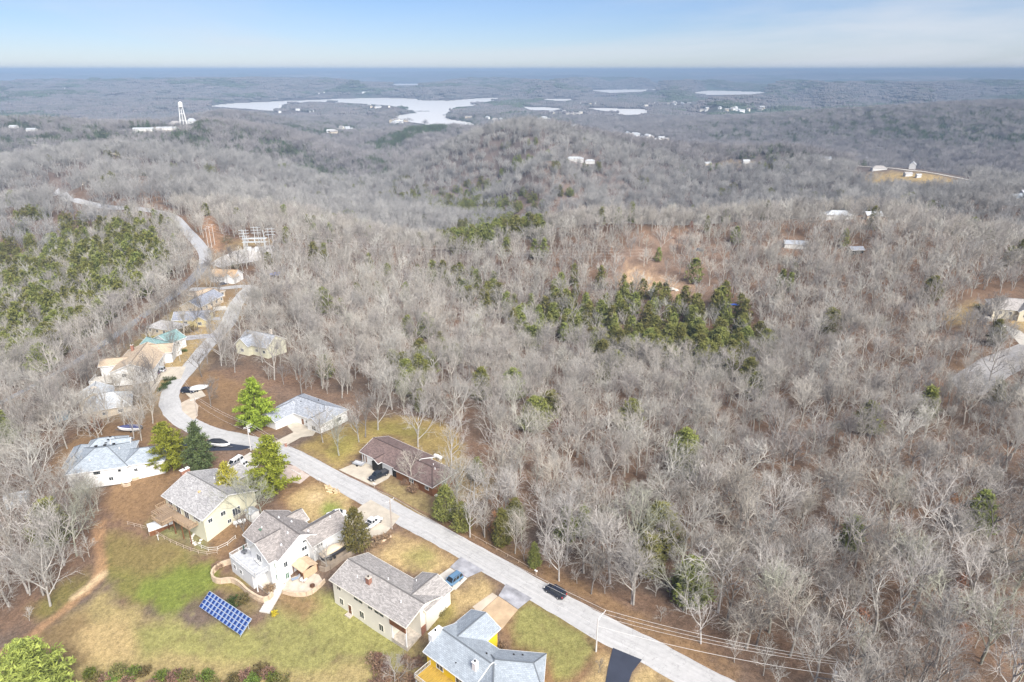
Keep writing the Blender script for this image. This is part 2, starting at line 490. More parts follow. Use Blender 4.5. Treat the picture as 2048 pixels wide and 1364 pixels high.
def siding(name, c, lap=.18):
    """lapped siding: fine horizontal boards"""
    if name in _mats:
        return _mats[name]
    m, t, b = nodes_of(name)
    co = t.nodes.new('ShaderNodeTexCoord')
    sp = t.nodes.new('ShaderNodeSeparateXYZ'); t.links.new(co.outputs['Object'], sp.inputs[0])
    ml = t.nodes.new('ShaderNodeMath'); ml.operation = 'DIVIDE'; ml.inputs[1].default_value = lap
    t.links.new(sp.outputs['Z'], ml.inputs[0])
    fr = t.nodes.new('ShaderNodeMath'); fr.operation = 'FRACT'; t.links.new(ml.outputs[0], fr.inputs[0])
    nz = t.nodes.new('ShaderNodeTexNoise'); nz.inputs['Scale'].default_value = .7; nz.inputs['Detail'].default_value = 5
    t.links.new(co.outputs['Object'], nz.inputs['Vector'])
    mx = t.nodes.new('ShaderNodeMix'); mx.data_type = 'RGBA'
    mx.inputs['A'].default_value = (*[v * .88 for v in c], 1); mx.inputs['B'].default_value = (*[min(.9, v * 1.05) for v in c], 1)
    t.links.new(nz.outputs['Fac'], mx.inputs['Factor'])
    t.links.new(mx.outputs['Result'], b.inputs['Base Color'])
    b.inputs['Roughness'].default_value = .6
    bp = t.nodes.new('ShaderNodeBump'); bp.inputs['Strength'].default_value = .5; bp.inputs['Distance'].default_value = .02
    t.links.new(fr.outputs[0], bp.inputs['Height']); t.links.new(bp.outputs[0], b.inputs['Normal'])
    _mats[name] = m
    return m


def leafy(name, c, var=.35, rnd=.25):
    if name in _mats:
        return _mats[name]
    m, t, b = nodes_of(name)
    co = t.nodes.new('ShaderNodeTexCoord')
    nz = t.nodes.new('ShaderNodeTexNoise'); nz.inputs['Scale'].default_value = .9; nz.inputs['Detail'].default_value = 3
    t.links.new(co.outputs['Object'], nz.inputs['Vector'])
    mr = t.nodes.new('ShaderNodeMapRange'); mr.inputs['From Min'].default_value = .3; mr.inputs['From Max'].default_value = .7
    t.links.new(nz.outputs['Fac'], mr.inputs['Value'])
    mx = t.nodes.new('ShaderNodeMix'); mx.data_type = 'RGBA'
    mx.inputs['A'].default_value = (*[v * (1 - var) for v in c], 1)
    mx.inputs['B'].default_value = (c[0] * (1 + var * 1.25), c[1] * (1 + var), c[2] * (1 + var * .5), 1)
    t.links.new(mr.outputs[0], mx.inputs['Factor'])
    oi = t.nodes.new('ShaderNodeObjectInfo')
    hs = t.nodes.new('ShaderNodeHueSaturation')
    r1 = t.nodes.new('ShaderNodeMapRange'); r1.inputs['To Min'].default_value = 1 - rnd; r1.inputs['To Max'].default_value = 1 + rnd
    t.links.new(oi.outputs['Random'], r1.inputs['Value']); t.links.new(r1.outputs[0], hs.inputs['Value'])
    r2 = t.nodes.new('ShaderNodeMapRange'); r2.inputs['To Min'].default_value = .47; r2.inputs['To Max'].default_value = .52
    t.links.new(oi.outputs['Random'], r2.inputs['Value']); t.links.new(r2.outputs[0], hs.inputs['Hue'])
    t.links.new(mx.outputs['Result'], hs.inputs['Color'])
    t.links.new(hs.outputs[0], b.inputs['Base Color'])
    b.inputs['Roughness'].default_value = .7
    b.inputs['Specular IOR Level'].default_value = .15
    _mats[name] = m
    return m


def bark(name, cols, rnd=True):
    """bark and twigs; colour drawn per tree from a ramp"""
    if name in _mats:
        return _mats[name]
    m, t, b = nodes_of(name)
    oi = t.nodes.new('ShaderNodeObjectInfo')
    rp = t.nodes.new('ShaderNodeValToRGB')
    el = rp.color_ramp.elements
    while len(el) < len(cols):
        el.new(.5)
    for i, c in enumerate(cols):
        el[i].position = i / max(1, len(cols) - 1); el[i].color = (*c, 1)
    t.links.new(oi.outputs['Random'], rp.inputs[0])
    co = t.nodes.new('ShaderNodeTexCoord')
    nz = t.nodes.new('ShaderNodeTexNoise'); nz.inputs['Scale'].default_value = 1.3; nz.inputs['Detail'].default_value = 4
    t.links.new(co.outputs['Object'], nz.inputs['Vector'])
    mr = t.nodes.new('ShaderNodeMapRange'); mr.inputs['From Min'].default_value = .3; mr.inputs['From Max'].default_value = .7
    mr.inputs['To Min'].default_value = .72; mr.inputs['To Max'].default_value = 1.22
    t.links.new(nz.outputs['Fac'], mr.inputs['Value'])
    mx = t.nodes.new('ShaderNodeVectorMath'); mx.operation = 'SCALE'
    t.links.new(rp.outputs[0], mx.inputs[0]); t.links.new(mr.outputs[0], mx.inputs['Scale'])
    t.links.new(mx.outputs[0], b.inputs['Base Color'])
    b.inputs['Roughness'].default_value = .9
    b.inputs['Specular IOR Level'].default_value = .1
    _mats[name] = m
    return m


# ------------------------------------------------------------------ object helpers
def tag(o, label=None, cat=None, group=None, kind=None):
    if label: o['label'] = label
    if cat: o['category'] = cat
    if group: o['group'] = group
    if kind: o['kind'] = kind
    return o


def empty(name, loc, rz=0.0):
    o = bpy.data.objects.new(name, None)
    o.empty_display_size = .3
    COL.objects.link(o)
    o.location = loc; o.rotation_euler = (0, 0, rz)
    return o


def thing(name, label, cat, loc, rz=0.0, group=None):
    return tag(empty(name, loc, rz), label, cat, group)


class MB:
    """collects shapes, builds ONE mesh object"""
    def __init__(s):
        s.v = []; s.f = []; s.uv = []

    def add(s, vs, fs, uvs=None):
        o = len(s.v)
        s.v += [tuple(v) for v in vs]
        for i, f in enumerate(fs):
            s.f.append(tuple(o + k for k in f))
            s.uv.append(uvs[i] if uvs else None)
        return s

    def box(s, x0, x1, y0, y1, z0, z1):
        return s.add([(x0, y0, z0), (x1, y0, z0), (x1, y1, z0), (x0, y1, z0), (x0, y0, z1), (x1, y0, z1), (x1, y1, z1), (x0, y1, z1)],
                     [(3, 2, 1, 0), (4, 5, 6, 7), (0, 1, 5, 4), (1, 2, 6, 5), (2, 3, 7, 6), (3, 0, 4, 7)])

    def bar(s, a, b, r, r2=None, n=6, cap=True):
        a = Vector(a); b = Vector(b); r2 = r if r2 is None else r2
        d = (b - a)
        if d.length < 1e-6: return s
        d.normalize()
        u = d.orthogonal().normalized(); w_ = d.cross(u)
        vs = []
        for (c, rr) in ((a, r), (b, r2)):
            for k in range(n):
                t = 2 * math.pi * k / n
                vs.append(c + (u * math.cos(t) + w_ * math.sin(t)) * rr)
        fs = [(k, (k + 1) % n, n + (k + 1) % n, n + k) for k in range(n)]
        if cap:
            fs += [tuple(range(n - 1, -1, -1)), tuple(range(n, 2 * n))]
        return s.add(vs, fs)

    def beam(s, a, b, w_, h):
        """box-section beam from a to b"""
        a = Vector(a); b = Vector(b); d = (b - a).normalized()
        up = Vector((0, 0, 1))
        if abs(d.z) > .95: up = Vector((1, 0, 0))
        x = d.cross(up).normalized(); y = x.cross(d)
        vs = []
        for c in (a, b):
            for sx, sy in ((-1, -1), (1, -1), (1, 1), (-1, 1)):
                vs.append(c + x * sx * w_ / 2 + y * sy * h / 2)
        return s.add(vs, [(3, 2, 1, 0), (4, 5, 6, 7), (0, 1, 5, 4), (1, 2, 6, 5), (2, 3, 7, 6), (3, 0, 4, 7)])

    def prism(s, poly, z0, z1):
        k = len(poly)
        vs = [(x, y, z0) for x, y in poly] + [(x, y, z1) for x, y in poly]
        fs = [tuple(range(k - 1, -1, -1)), tuple(range(k, 2 * k))] + [(i, (i + 1) % k, k + (i + 1) % k, k + i) for i in range(k)]
        return s.add(vs, fs)

    def lathe(s, prof, n=16, c=(0, 0, 0), axis='z'):
        vs = []; fs = []
        for (r, z) in prof:
            for k in range(n):
                t = 2 * math.pi * k / n
                p = (r * math.cos(t), r * math.sin(t), z)
                if axis == 'x': p = (z, p[0], p[1])
                if axis == 'y': p = (p[0], z, p[1])
                vs.append((c[0] + p[0], c[1] + p[1], c[2] + p[2]))
        for j in range(len(prof) - 1):
            for k in range(n):
                fs.append((j * n + k, j * n + (k + 1) % n, (j + 1) * n + (k + 1) % n, (j + 1) * n + k))
        fs += [tuple(range(n - 1, -1, -1)), tuple(range((len(prof) - 1) * n, len(prof) * n))]
        return s.add(vs, fs)

    def mesh(s, name, smooth=False):
        me = bpy.data.meshes.new(name)
        me.from_pydata(s.v, [], s.f)
        if any(u is not None for u in s.uv):
            ul = me.uv_layers.new(name='UVMap')
            k = 0
            for i, f in enumerate(s.f):
                for j in range(len(f)):
                    ul.data[k].uv = s.uv[i][j] if s.uv[i] else (0, 0)
                    k += 1
        if smooth:
            me.polygons.foreach_set('use_smooth', [True] * len(me.polygons))
        me.update()
        return me

    def build(s, name, mat, parent=None, smooth=False, loc=None, rot=None):
        me = s.mesh(name, smooth)
        me.materials.append(mat)
        o = bpy.data.objects.new(name, me)
        COL.objects.link(o)
        if parent: o.parent = parent
        if loc is not None: o.location = loc
        if rot is not None: o.rotation_euler = rot
        return o


def mesh_obj(name, me, mat=None, parent=None, loc=None, rot=None, scale=None):
    if mat and not me.materials: me.materials.append(mat)
    o = bpy.data.objects.new(name, me)
    COL.objects.link(o)
    if parent: o.parent = parent
    if loc is not None: o.location = loc
    if rot is not None: o.rotation_euler = rot
    if scale is not None: o.scale = (scale,) * 3 if isinstance(scale, (int, float)) else scale
    return o


def copy_tree(o, parent=None):
    c = o.copy(); COL.objects.link(c); c.parent = parent
    for ch in list(o.children):
        copy_tree(ch, c)
    return c


# ------------------------------------------------------------------ ground sheet with its real patches of cover
LITTER = np.array((.195, .124, .068)); LITTER2 = np.array((.185, .118, .08)); WOODFLOOR = np.array((.145, .11, .086))
STRAW = np.array((.37, .275, .135)); LAWN = np.array((.215, .205, .075)); GREEN = np.array((.135, .175, .035)); OLIVE = np.array((.19, .165, .05))
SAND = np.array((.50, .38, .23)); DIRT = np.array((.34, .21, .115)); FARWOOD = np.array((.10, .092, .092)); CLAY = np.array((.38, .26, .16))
nA = fbm(GX, GY, 9, 4); nB = fbm(GX + 500, GY, 2.2, 3); nC = fbm(GX, GY + 900, 40, 3)
FLOORL = np.array((.165, .108, .074))
col = WOODFLOOR * .92 + (FLOORL - WOODFLOOR * .92) * np.clip((nA - .35) / .3, 0, 1)[..., None]
col = col + (LITTER2 - col) * np.clip((nC - .4) / .25, 0, 1)[..., None] * .6
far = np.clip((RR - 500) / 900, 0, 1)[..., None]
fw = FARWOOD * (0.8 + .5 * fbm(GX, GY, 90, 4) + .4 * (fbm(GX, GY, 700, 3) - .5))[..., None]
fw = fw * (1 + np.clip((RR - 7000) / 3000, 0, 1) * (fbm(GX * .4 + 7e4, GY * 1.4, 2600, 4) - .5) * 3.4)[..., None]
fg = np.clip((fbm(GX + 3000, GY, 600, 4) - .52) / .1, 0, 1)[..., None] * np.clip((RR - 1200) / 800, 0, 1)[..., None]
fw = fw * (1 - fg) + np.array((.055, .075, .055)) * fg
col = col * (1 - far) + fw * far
# pale cuts and yards far off
PATCH = [
    (np.array((.235, .175, .11)), .9, 4, [(170, 840), (195, 740), (250, 690), (330, 630), (400, 555), (500, 565), (470, 640), (425, 720), (400, 760), (335, 840), (260, 850)]),
    # yards left of the road
    (np.array((.27, .215, .10)), 1.0, 3, [(0, 1364), (30, 1310), (110, 1240), (195, 1180), (225, 1200), (330, 1230), (440, 1290), (700, 1310), (840, 1290), (900, 1364), (850, 1420), (0, 1420)]),
    (np.array((.17, .16, .05)), .95, 2.5, [(208, 1060), (280, 1075), (400, 1112), (450, 1130), (440, 1170), (390, 1208), (320, 1222), (230, 1185), (205, 1120)]),
    (LITTER, .45, 3, [(205, 1055), (300, 1070), (380, 1120), (300, 1150), (230, 1150)]),
    (GREEN, .7, 4, [(285, 1165), (340, 1130), (425, 1130), (445, 1165), (395, 1205), (330, 1218), (275, 1195)]),
    (OLIVE * .9, .8, 2, [(60, 1225), (110, 1185), (185, 1130), (192, 1150), (150, 1195), (90, 1240)]),
    (LAWN, .95, 3, [(240, 1250), (330, 1240), (430, 1265), (520, 1260), (590, 1200), (660, 1190), (740, 1245), (840, 1285), (800, 1325), (640, 1335), (480, 1320), (330, 1310), (260, 1290)]),
    (LAWN * 1.05, .9, 2, [(560, 1215), (640, 1170), (800, 1262), (830, 1290), (700, 1300)]),
    (LITTER, .6, 2, [(20, 1290), (110, 1235), (170, 1220), (200, 1270), (180, 1330), (110, 1330)]),
    (STRAW, .8, 2, [(150, 1260), (250, 1230), (300, 1300), (230, 1330), (150, 1310)]),
    (LITTER, .85, 2, [(555, 1185), (600, 1180), (650, 1195), (600, 1250), (560, 1230)]),
    (OLIVE, .7, 2, [(420, 1155), (470, 1160), (520, 1210), (500, 1235), (440, 1190)]),
    (LITTER, .95, 2.5, [(200, 1000), (240, 960), (320, 930), (390, 925), (330, 1000), (300, 1060), (220, 1040)]),
    (LITTER * 1.05, .9, 2, [(230, 990), (330, 945), (325, 1000), (240, 1060)]),
    (np.array((.19, .2, .085)), .85, 1, [(300, 1035), (330, 1040), (400, 1065), (440, 1095), (420, 1105), (340, 1075), (290, 1055)]),
    (LITTER, .9, 2, [(430, 1060), (470, 1030), (500, 1050), (470, 1110), (440, 1140), (425, 1110)]),
    (LITTER, .9, 3, [(150, 860), (330, 830), (340, 870), (300, 890), (200, 880), (120, 960), (100, 930)]),
    (LITTER, .9, 3, [(330, 770), (390, 800), (390, 850), (480, 865), (560, 870), (560, 800), (480, 770), (420, 740)]),
    (LITTER, .9, 2, [(555, 960), (600, 925), (660, 960), (745, 1010), (700, 1040), (620, 1030), (560, 1010)]),
    (STRAW, .95, 2, [(580, 1000), (630, 968), (690, 985), (712, 1015), (690, 1045), (650, 1060), (600, 1040)]),
    (GREEN * 1.2, .8, 1.5, [(640, 1015), (678, 1000), (685, 1020), (650, 1048)]),
    (SAND, .7, 1.5, [(605, 1000), (640, 985), (655, 1003), (625, 1012)]),
    (STRAW, .95, 2, [(738, 1110), (800, 1062), (880, 1095), (920, 1118), (895, 1140), (870, 1158), (800, 1140)]),
    (np.array((.225, .205, .075)), .8, 2, [(800, 1105), (850, 1090), (885, 1115), (850, 1145), (815, 1140)]),
    (LITTER, .8, 1.2, [(790, 1062), (812, 1052), (905, 1102), (925, 1120), (910, 1122), (850, 1090)]),
    (STRAW, .9, 2, [(905, 1190), (960, 1142), (1010, 1172), (985, 1195), (945, 1215), (900, 1260), (870, 1300), (840, 1290)]),
    (LITTER, .8, 1, [(962, 1145), (975, 1145), (1012, 1165), (1005, 1180)]),
    (OLIVE, .8, 1.5, [(845, 1262), (905, 1190), (930, 1215), (870, 1285)]),
    (LITTER, .95, 1.5, [(1055, 1200), (1130, 1215), (1230, 1280), (1190, 1364), (1100, 1400), (990, 1270)]),
    (LAWN * .92, .97, 1.5, [(1035, 1240), (1062, 1205), (1120, 1230), (1190, 1280), (1165, 1320), (1120, 1364), (1095, 1310), (1010, 1290)]),
    (STRAW, .8, 1.5, [(1180, 1320), (1222, 1290), (1215, 1400), (1160, 1400)]),
    (STRAW, .9, 1.5, [(1262, 1350), (1285, 1325), (1360, 1364), (1400, 1400), (1262, 1400)]),
    # yards right of the road
    (np.array((.28, .21, .08)), .9, 2, [(595, 895), (690, 850), (800, 830), (900, 850), (935, 905), (940, 960), (912, 940), (770, 868), (720, 910), (680, 940)]),
    (OLIVE * 1.25, .85, 2, [(655, 890), (700, 865), (725, 880), (700, 915), (665, 920)]),
    (OLIVE * 1.2, .7, 2, [(730, 865), (780, 845), (840, 850), (860, 880), (800, 870)]),
    (np.array((.255, .2, .095)), .95, 1.2, [(750, 975), (785, 955), (840, 985), (872, 1000), (868, 1040), (840, 1030)]),
    (STRAW * .8, .8, 2, [(905, 960), (950, 935), (1000, 960), (960, 1000), (900, 1000)]),
    (LITTER, .9, 1.5, [(870, 1040), (1020, 1120), (1110, 1170), (1230, 1235), (1460, 1350), (1480, 1330), (1250, 1215), (1040, 1095), (890, 1010)]),
    (LITTER * 1.1, .9, 1.5, [(1230, 1240), (1320, 1270), (1480, 1364), (1440, 1364)]),
    # upper houses
    (STRAW * .85, .9, 3, [(290, 760), (340, 700), (420, 640), (440, 600), (500, 580), (470, 640), (420, 700), (360, 740), (340, 800), (300, 790)]),
    (np.array((.26, .24, .09)), .9, 3, [(260, 700), (300, 670), (360, 620), (380, 640), (330, 680), (280, 710)]),
    (LITTER, .9, 2, [(430, 590), (500, 582), (495, 600), (440, 612)]),
    (np.array((.30, .22, .13)), .9, 2, [(380, 560), (412, 540), (425, 500), (440, 495), (440, 560), (430, 575)]),
    # power line cut and substation verge
    (np.array((.34, .2, .115)), .95, 4, [(404, 436), (434, 436), (442, 480), (448, 500), (424, 510), (412, 490)]),
    (LITTER * 1.1, .9, 3, [(350, 425), (375, 440), (405, 480), (410, 500), (395, 480)]),
    (np.array((.3, .2, .13)), .9, 4, [(260, 350), (290, 375), (330, 410), (320, 415), (280, 390)]),
    (STRAW * .8, .8, 3, [(440, 490), (560, 478), (562, 490), (470, 503)]),
    # hillside clearing
    (np.array((.20, .14, .105)), .8, 6, [(1180, 560), (1250, 500), (1330, 462), (1440, 462), (1470, 520), (1440, 600), (1300, 610)]),
    (CLAY, .95, 3, [(1225, 565), (1255, 535), (1285, 545), (1330, 560), (1420, 585), (1400, 592), (1330, 588), (1260, 580)]),
    (SAND, .8, 2, [(1240, 560), (1260, 545), (1300, 560), (1290, 572)]),
    (np.array((.5, .42, .34)), .9, 2, [(1335, 475), (1365, 468), (1372, 476), (1345, 485)]),
    (CLAY, .7, 2, [(1265, 520), (1275, 505), (1278, 520), (1262, 540)]),
    # right-hand house
    (STRAW * .9, .95, 3, [(1890, 625), (1960, 598), (1975, 625), (1950, 650), (1890, 650)]),
    (STRAW, .95, 3, [(2000, 645), (2048, 622), (2100, 640), (2100, 670), (2030, 660)]),
    (LITTER * 1.1, .9, 3, [(1880, 750), (1930, 715), (1990, 690), (2000, 700), (1900, 760)]),
    # far ridge yards and fields
    (STRAW * .9, .95, 6, [(1820, 345), (1880, 350), (1950, 368), (1900, 385), (1830, 378), (1750, 375), (1720, 350)]),
    (STRAW * .8, .9, 6, [(1660, 415), (1700, 405), (1740, 395), (1750, 402), (1700, 420)]),
    (STRAW, .9, 5, [(1430, 325), (1520, 322), (1540, 328), (1440, 334)]),
    (np.array((.55, .5, .42)), .9, 6, [(238, 264), (300, 257), (392, 252), (396, 257), (300, 264), (250, 268)]),
    (np.array((.3, .2, .16)), .7, 6, [(155, 285), (250, 278), (280, 285), (180, 296)]),
    (np.array((.04, .07, .045)), .95, 14, [(735, 292), (800, 268), (870, 252), (925, 250), (900, 262), (800, 300), (760, 305)]),
    (np.array((.5, .45, .42)), .8, 8, [(1112, 318), (1160, 314), (1192, 322), (1160, 328)]),
    (np.array((.45, .4, .36)), .8, 3, [(112, 380), (138, 378), (150, 398), (135, 394)]),
]
wobx = fbm(GX + 77, GY, 6, 3) - .5; woby = fbm(GX, GY + 77, 6, 3) - .5
for (c, al, wob, poly) in PATCH:
    wp = GP(poly)
    k = wob * 2.2
    m_ = inside(GX + wobx * k, GY + woby * k, wp).astype(float)
    ia = np.where(m_.any(1))[0]; ir = np.where(m_.any(0))[0]
    if len(ia) == 0: continue
    a0_, a1_, r0_, r1_ = max(ia[0] - 12, 0), ia[-1] + 13, max(ir[0] - 12, 0), ir[-1] + 13
    m_[a0_:a1_, r0_:r1_] = blur2(m_[a0_:a1_, r0_:r1_], 4, 3)
    m_ = np.clip(m_ * 1.5 - .25 + (nB - .5) * .9 * (m_ > .02) * (m_ < .98), 0, 1) * al * np.clip(.6 + 1.0 * nB, 0, 1)
    col = col + (np.asarray(c) - col) * m_[..., None]


def polyline_mask(pts, width):
    best = np.full(GX.shape, 1e9)
    bx0 = min(p[0] for p in pts) - width * 3; bx1 = max(p[0] for p in pts) + width * 3
    by0 = min(p[1] for p in pts) - width * 3; by1 = max(p[1] for p in pts) + width * 3
    m_ = (GX > bx0) & (GX < bx1) & (GY > by0) & (GY < by1)
    x = GX[m_]; y = GY[m_]; d = np.full(x.shape, 1e9)
    for (ax, ay), (bx, by) in zip(pts[:-1], pts[1:]):
        l2 = (bx - ax) ** 2 + (by - ay) ** 2
        t = np.clip(((x - ax) * (bx - ax) + (y - ay) * (by - ay)) / l2, 0, 1)
        d = np.minimum(d, np.hypot(x - ax - t * (bx - ax), y - ay - t * (by - ay)))
    best[m_] = d
    return best


track = polyline_mask(GP([(200, 1050), (196, 1085), (204, 1130), (196, 1160), (165, 1190), (110, 1235), (40, 1285), (-40, 1330)]), 4)
m_ = np.clip(1.5 - track / 1.3 + (nB - .5) * 1.2, 0, 1) * .8
col = col + (np.array((.33, .2, .11)) - col) * m_[..., None]
m_ = np.clip(1.4 - polyline_mask(GP([(150, 1192), (178, 1172), (205, 1150)]), 4) / 1.2 + (nB - .5), 0, 1) * .85
col = col + (SAND - col) * m_[..., None]
col = col * (0.86 + .28 * nB[..., None])
# fine mottling of the lawns
col = np.clip(col, 0.005, .8)

nA_, nR_ = GX.shape
vs = np.stack([GX, GY, ZZ], -1).reshape(-1, 3)
ii, jj = np.meshgrid(np.arange(nA_ - 1), np.arange(nR_ - 1), indexing='ij')
q = np.stack([ii * nR_ + jj, ii * nR_ + jj + 1, (ii + 1) * nR_ + jj + 1, (ii + 1) * nR_ + jj], -1).reshape(-1, 4)
me = bpy.data.meshes.new('ground')
me.vertices.add(len(vs)); me.vertices.foreach_set('co', vs.ravel())
me.loops.add(q.size); me.loops.foreach_set('vertex_index', q.ravel().astype(np.int32))
me.polygons.add(len(q)); me.polygons.foreach_set('loop_start', (np.arange(len(q)) * 4).astype(np.int32))
me.polygons.foreach_set('use_smooth', np.ones(len(q), bool))
me.update(calc_edges=True)
at = me.color_attributes.new('cover', 'FLOAT_COLOR', 'POINT')
at.data.foreach_set('color', np.concatenate([col.reshape(-1, 3), np.ones((len(vs), 1))], 1).ravel().astype(np.float32))


def ground_material():
    m, t, b = nodes_of('ground_cover')
    a = t.nodes.new('ShaderNodeVertexColor'); a.layer_name = 'cover'
    g = t.nodes.new('ShaderNodeNewGeometry')
    n1 = t.nodes.new('ShaderNodeTexNoise'); n1.inputs['Scale'].default_value = 1.1; n1.inputs['Detail'].default_value = 6; n1.inputs['Roughness'].default_value = .7
    t.links.new(g.outputs['Position'], n1.inputs['Vector'])
    mr = t.nodes.new('ShaderNodeMapRange'); mr.inputs['From Min'].default_value = .28; mr.inputs['From Max'].default_value = .72
    mr.inputs['To Min'].default_value = .62; mr.inputs['To Max'].default_value = 1.38
    t.links.new(n1.outputs['Fac'], mr.inputs['Value'])
    n3 = t.nodes.new('ShaderNodeTexNoise'); n3.inputs['Scale'].default_value = 4.5; n3.inputs['Detail'].default_value = 4; n3.inputs['Roughness'].default_value = .75
    t.links.new(g.outputs['Position'], n3.inputs['Vector'])
    mr3 = t.nodes.new('ShaderNodeMapRange'); mr3.inputs['From Min'].default_value = .3; mr3.inputs['From Max'].default_value = .7
    mr3.inputs['To Min'].default_value = .6; mr3.inputs['To Max'].default_value = 1.4
    t.links.new(n3.outputs['Fac'], mr3.inputs['Value'])
    mm = t.nodes.new('ShaderNodeMath'); mm.operation = 'MULTIPLY'
    t.links.new(mr.outputs[0], mm.inputs[0]); t.links.new(mr3.outputs[0], mm.inputs[1])
    mx = t.nodes.new('ShaderNodeVectorMath'); mx.operation = 'SCALE'
    t.links.new(a.outputs['Color'], mx.inputs[0]); t.links.new(mm.outputs[0], mx.inputs['Scale'])
    t.links.new(mx.outputs[0], b.inputs['Base Color'])
    b.inputs['Roughness'].default_value = 1.0
    b.inputs['Specular IOR Level'].default_value = 0.0
    bp = t.nodes.new('ShaderNodeBump'); bp.inputs['Strength'].default_value = .5; bp.inputs['Distance'].default_value = .12
    t.links.new(n1.outputs['Fac'], bp.inputs['Height']); t.links.new(bp.outputs[0], b.inputs['Normal'])
    return m


me.materials.append(ground_material())
ground = bpy.data.objects.new('ground', me); COL.objects.link(ground)
tag(ground, kind='structure')


# ------------------------------------------------------------------ lake
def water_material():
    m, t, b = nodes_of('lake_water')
    b.inputs['Base Color'].default_value = (.60, .59, .57, 1)  # pale diffuse base paints in the sky glare reflected off the water
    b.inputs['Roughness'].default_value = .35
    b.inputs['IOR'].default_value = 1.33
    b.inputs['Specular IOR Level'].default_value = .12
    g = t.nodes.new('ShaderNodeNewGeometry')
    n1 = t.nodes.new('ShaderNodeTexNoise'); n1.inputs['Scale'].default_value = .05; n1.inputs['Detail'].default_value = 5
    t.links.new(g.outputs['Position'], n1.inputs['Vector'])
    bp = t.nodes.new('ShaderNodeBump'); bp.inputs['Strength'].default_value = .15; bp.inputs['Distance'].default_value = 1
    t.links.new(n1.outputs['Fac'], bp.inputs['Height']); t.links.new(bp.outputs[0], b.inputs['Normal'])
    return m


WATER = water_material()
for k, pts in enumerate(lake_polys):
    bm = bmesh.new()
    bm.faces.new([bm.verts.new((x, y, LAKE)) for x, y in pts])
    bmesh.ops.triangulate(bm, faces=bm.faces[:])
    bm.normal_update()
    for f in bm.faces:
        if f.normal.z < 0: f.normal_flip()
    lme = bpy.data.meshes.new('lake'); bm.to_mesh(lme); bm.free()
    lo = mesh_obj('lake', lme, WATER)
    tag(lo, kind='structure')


# ------------------------------------------------------------------ roads and drives
def catmull(pts, step=1.5):
    out = []
    p = [np.array(q[:2], float) for q in pts]
    p = [2 * p[0] - p[1]] + p + [2 * p[-1] - p[-2]]
    for i in range(1, len(p) - 2):
        L = max(1, int(np.linalg.norm(p[i + 1] - p[i]) / step))
        for k in range(L):
            t = k / L
            out.append(.5 * ((2 * p[i]) + (-p[i - 1] + p[i + 1]) * t + (2 * p[i - 1] - 5 * p[i] + 4 * p[i + 1] - p[i + 2]) * t * t + (-p[i - 1] + 3 * p[i] - 3 * p[i + 1] + p[i + 2]) * t ** 3))
    out.append(p[-2])
    return np.array(out)


def strip(name, pix, width, mat, dz=.06, step=1.5, rag=.12, nx=7, world=None):
    c = catmull(world if world is not None else GP(pix), step)
    tg = np.gradient(c, axis=0); tg /= np.linalg.norm(tg, axis=1)[:, None]
    nr = np.stack([tg[:, 1], -tg[:, 0]], 1)
    s = np.concatenate([[0], np.cumsum(np.linalg.norm(np.diff(c, axis=0), axis=1))])
    vs = []; fs = []; uv = []
    for j in range(nx):
        t = j / (nx - 1) - .5
        wv = width + (rag * 2 * (fbm(s, s * 0 + j * 31, 2.5, 3) - .5) * 2 if j in (0, nx - 1) else 0)
        q = c + nr * (t * wv)[:, None] if np.ndim(wv) else c + nr * (t * wv)
        z = H(q[:, 0], q[:, 1]) + dz - (0.05 if j in (0, nx - 1) else 0)
        vs.append(np.concatenate([q, z[:, None]], 1))
    m_ = len(c)
    V = np.concatenate(vs)
    for j in range(nx - 1):
        for i in range(m_ - 1):
            fs.append((j * m_ + i, (j + 1) * m_ + i, (j + 1) * m_ + i + 1, j * m_ + i + 1)[::-1])
            u0, u1 = j / (nx - 1), (j + 1) / (nx - 1)
            uv.append([(u0, s[i]), (u1, s[i]), (u1, s[i + 1]), (u0, s[i + 1])][::-1])
    mb = MB(); mb.add(V, fs, uv)
    o = mb.build(name, mat, smooth=True)
    tag(o, kind='structure')
    return c, s


def sheet(name, pix, mat, dz=.08, cuts=3, world=None, kind='structure', parent=None):
    bm = bmesh.new()
    pts = world if world is not None else GP(pix)
    bm.faces.new([bm.verts.new((x, y, 0)) for x, y in pts])
    bmesh.ops.triangulate(bm, faces=bm.faces[:])
    for _ in range(cuts + 2):
        es = [e for e in bm.edges if e.calc_length() > 1.8]
        if not es or len(bm.verts) > 4000: break
        bmesh.ops.subdivide_edges(bm, edges=es, cuts=1)
        bmesh.ops.triangulate(bm, faces=bm.faces[:])
    for v in bm.verts:
        v.co.z = h1(v.co.x, v.co.y) + dz
    bm.normal_update()
    for f in bm.faces:
        if f.normal.z < 0: f.normal_flip()
        f.smooth = True
    me_ = bpy.data.meshes.new(name); bm.to_mesh(me_); bm.free()
    o = mesh_obj(name, me_, mat, parent)
    if kind: tag(o, kind=kind)
    return o


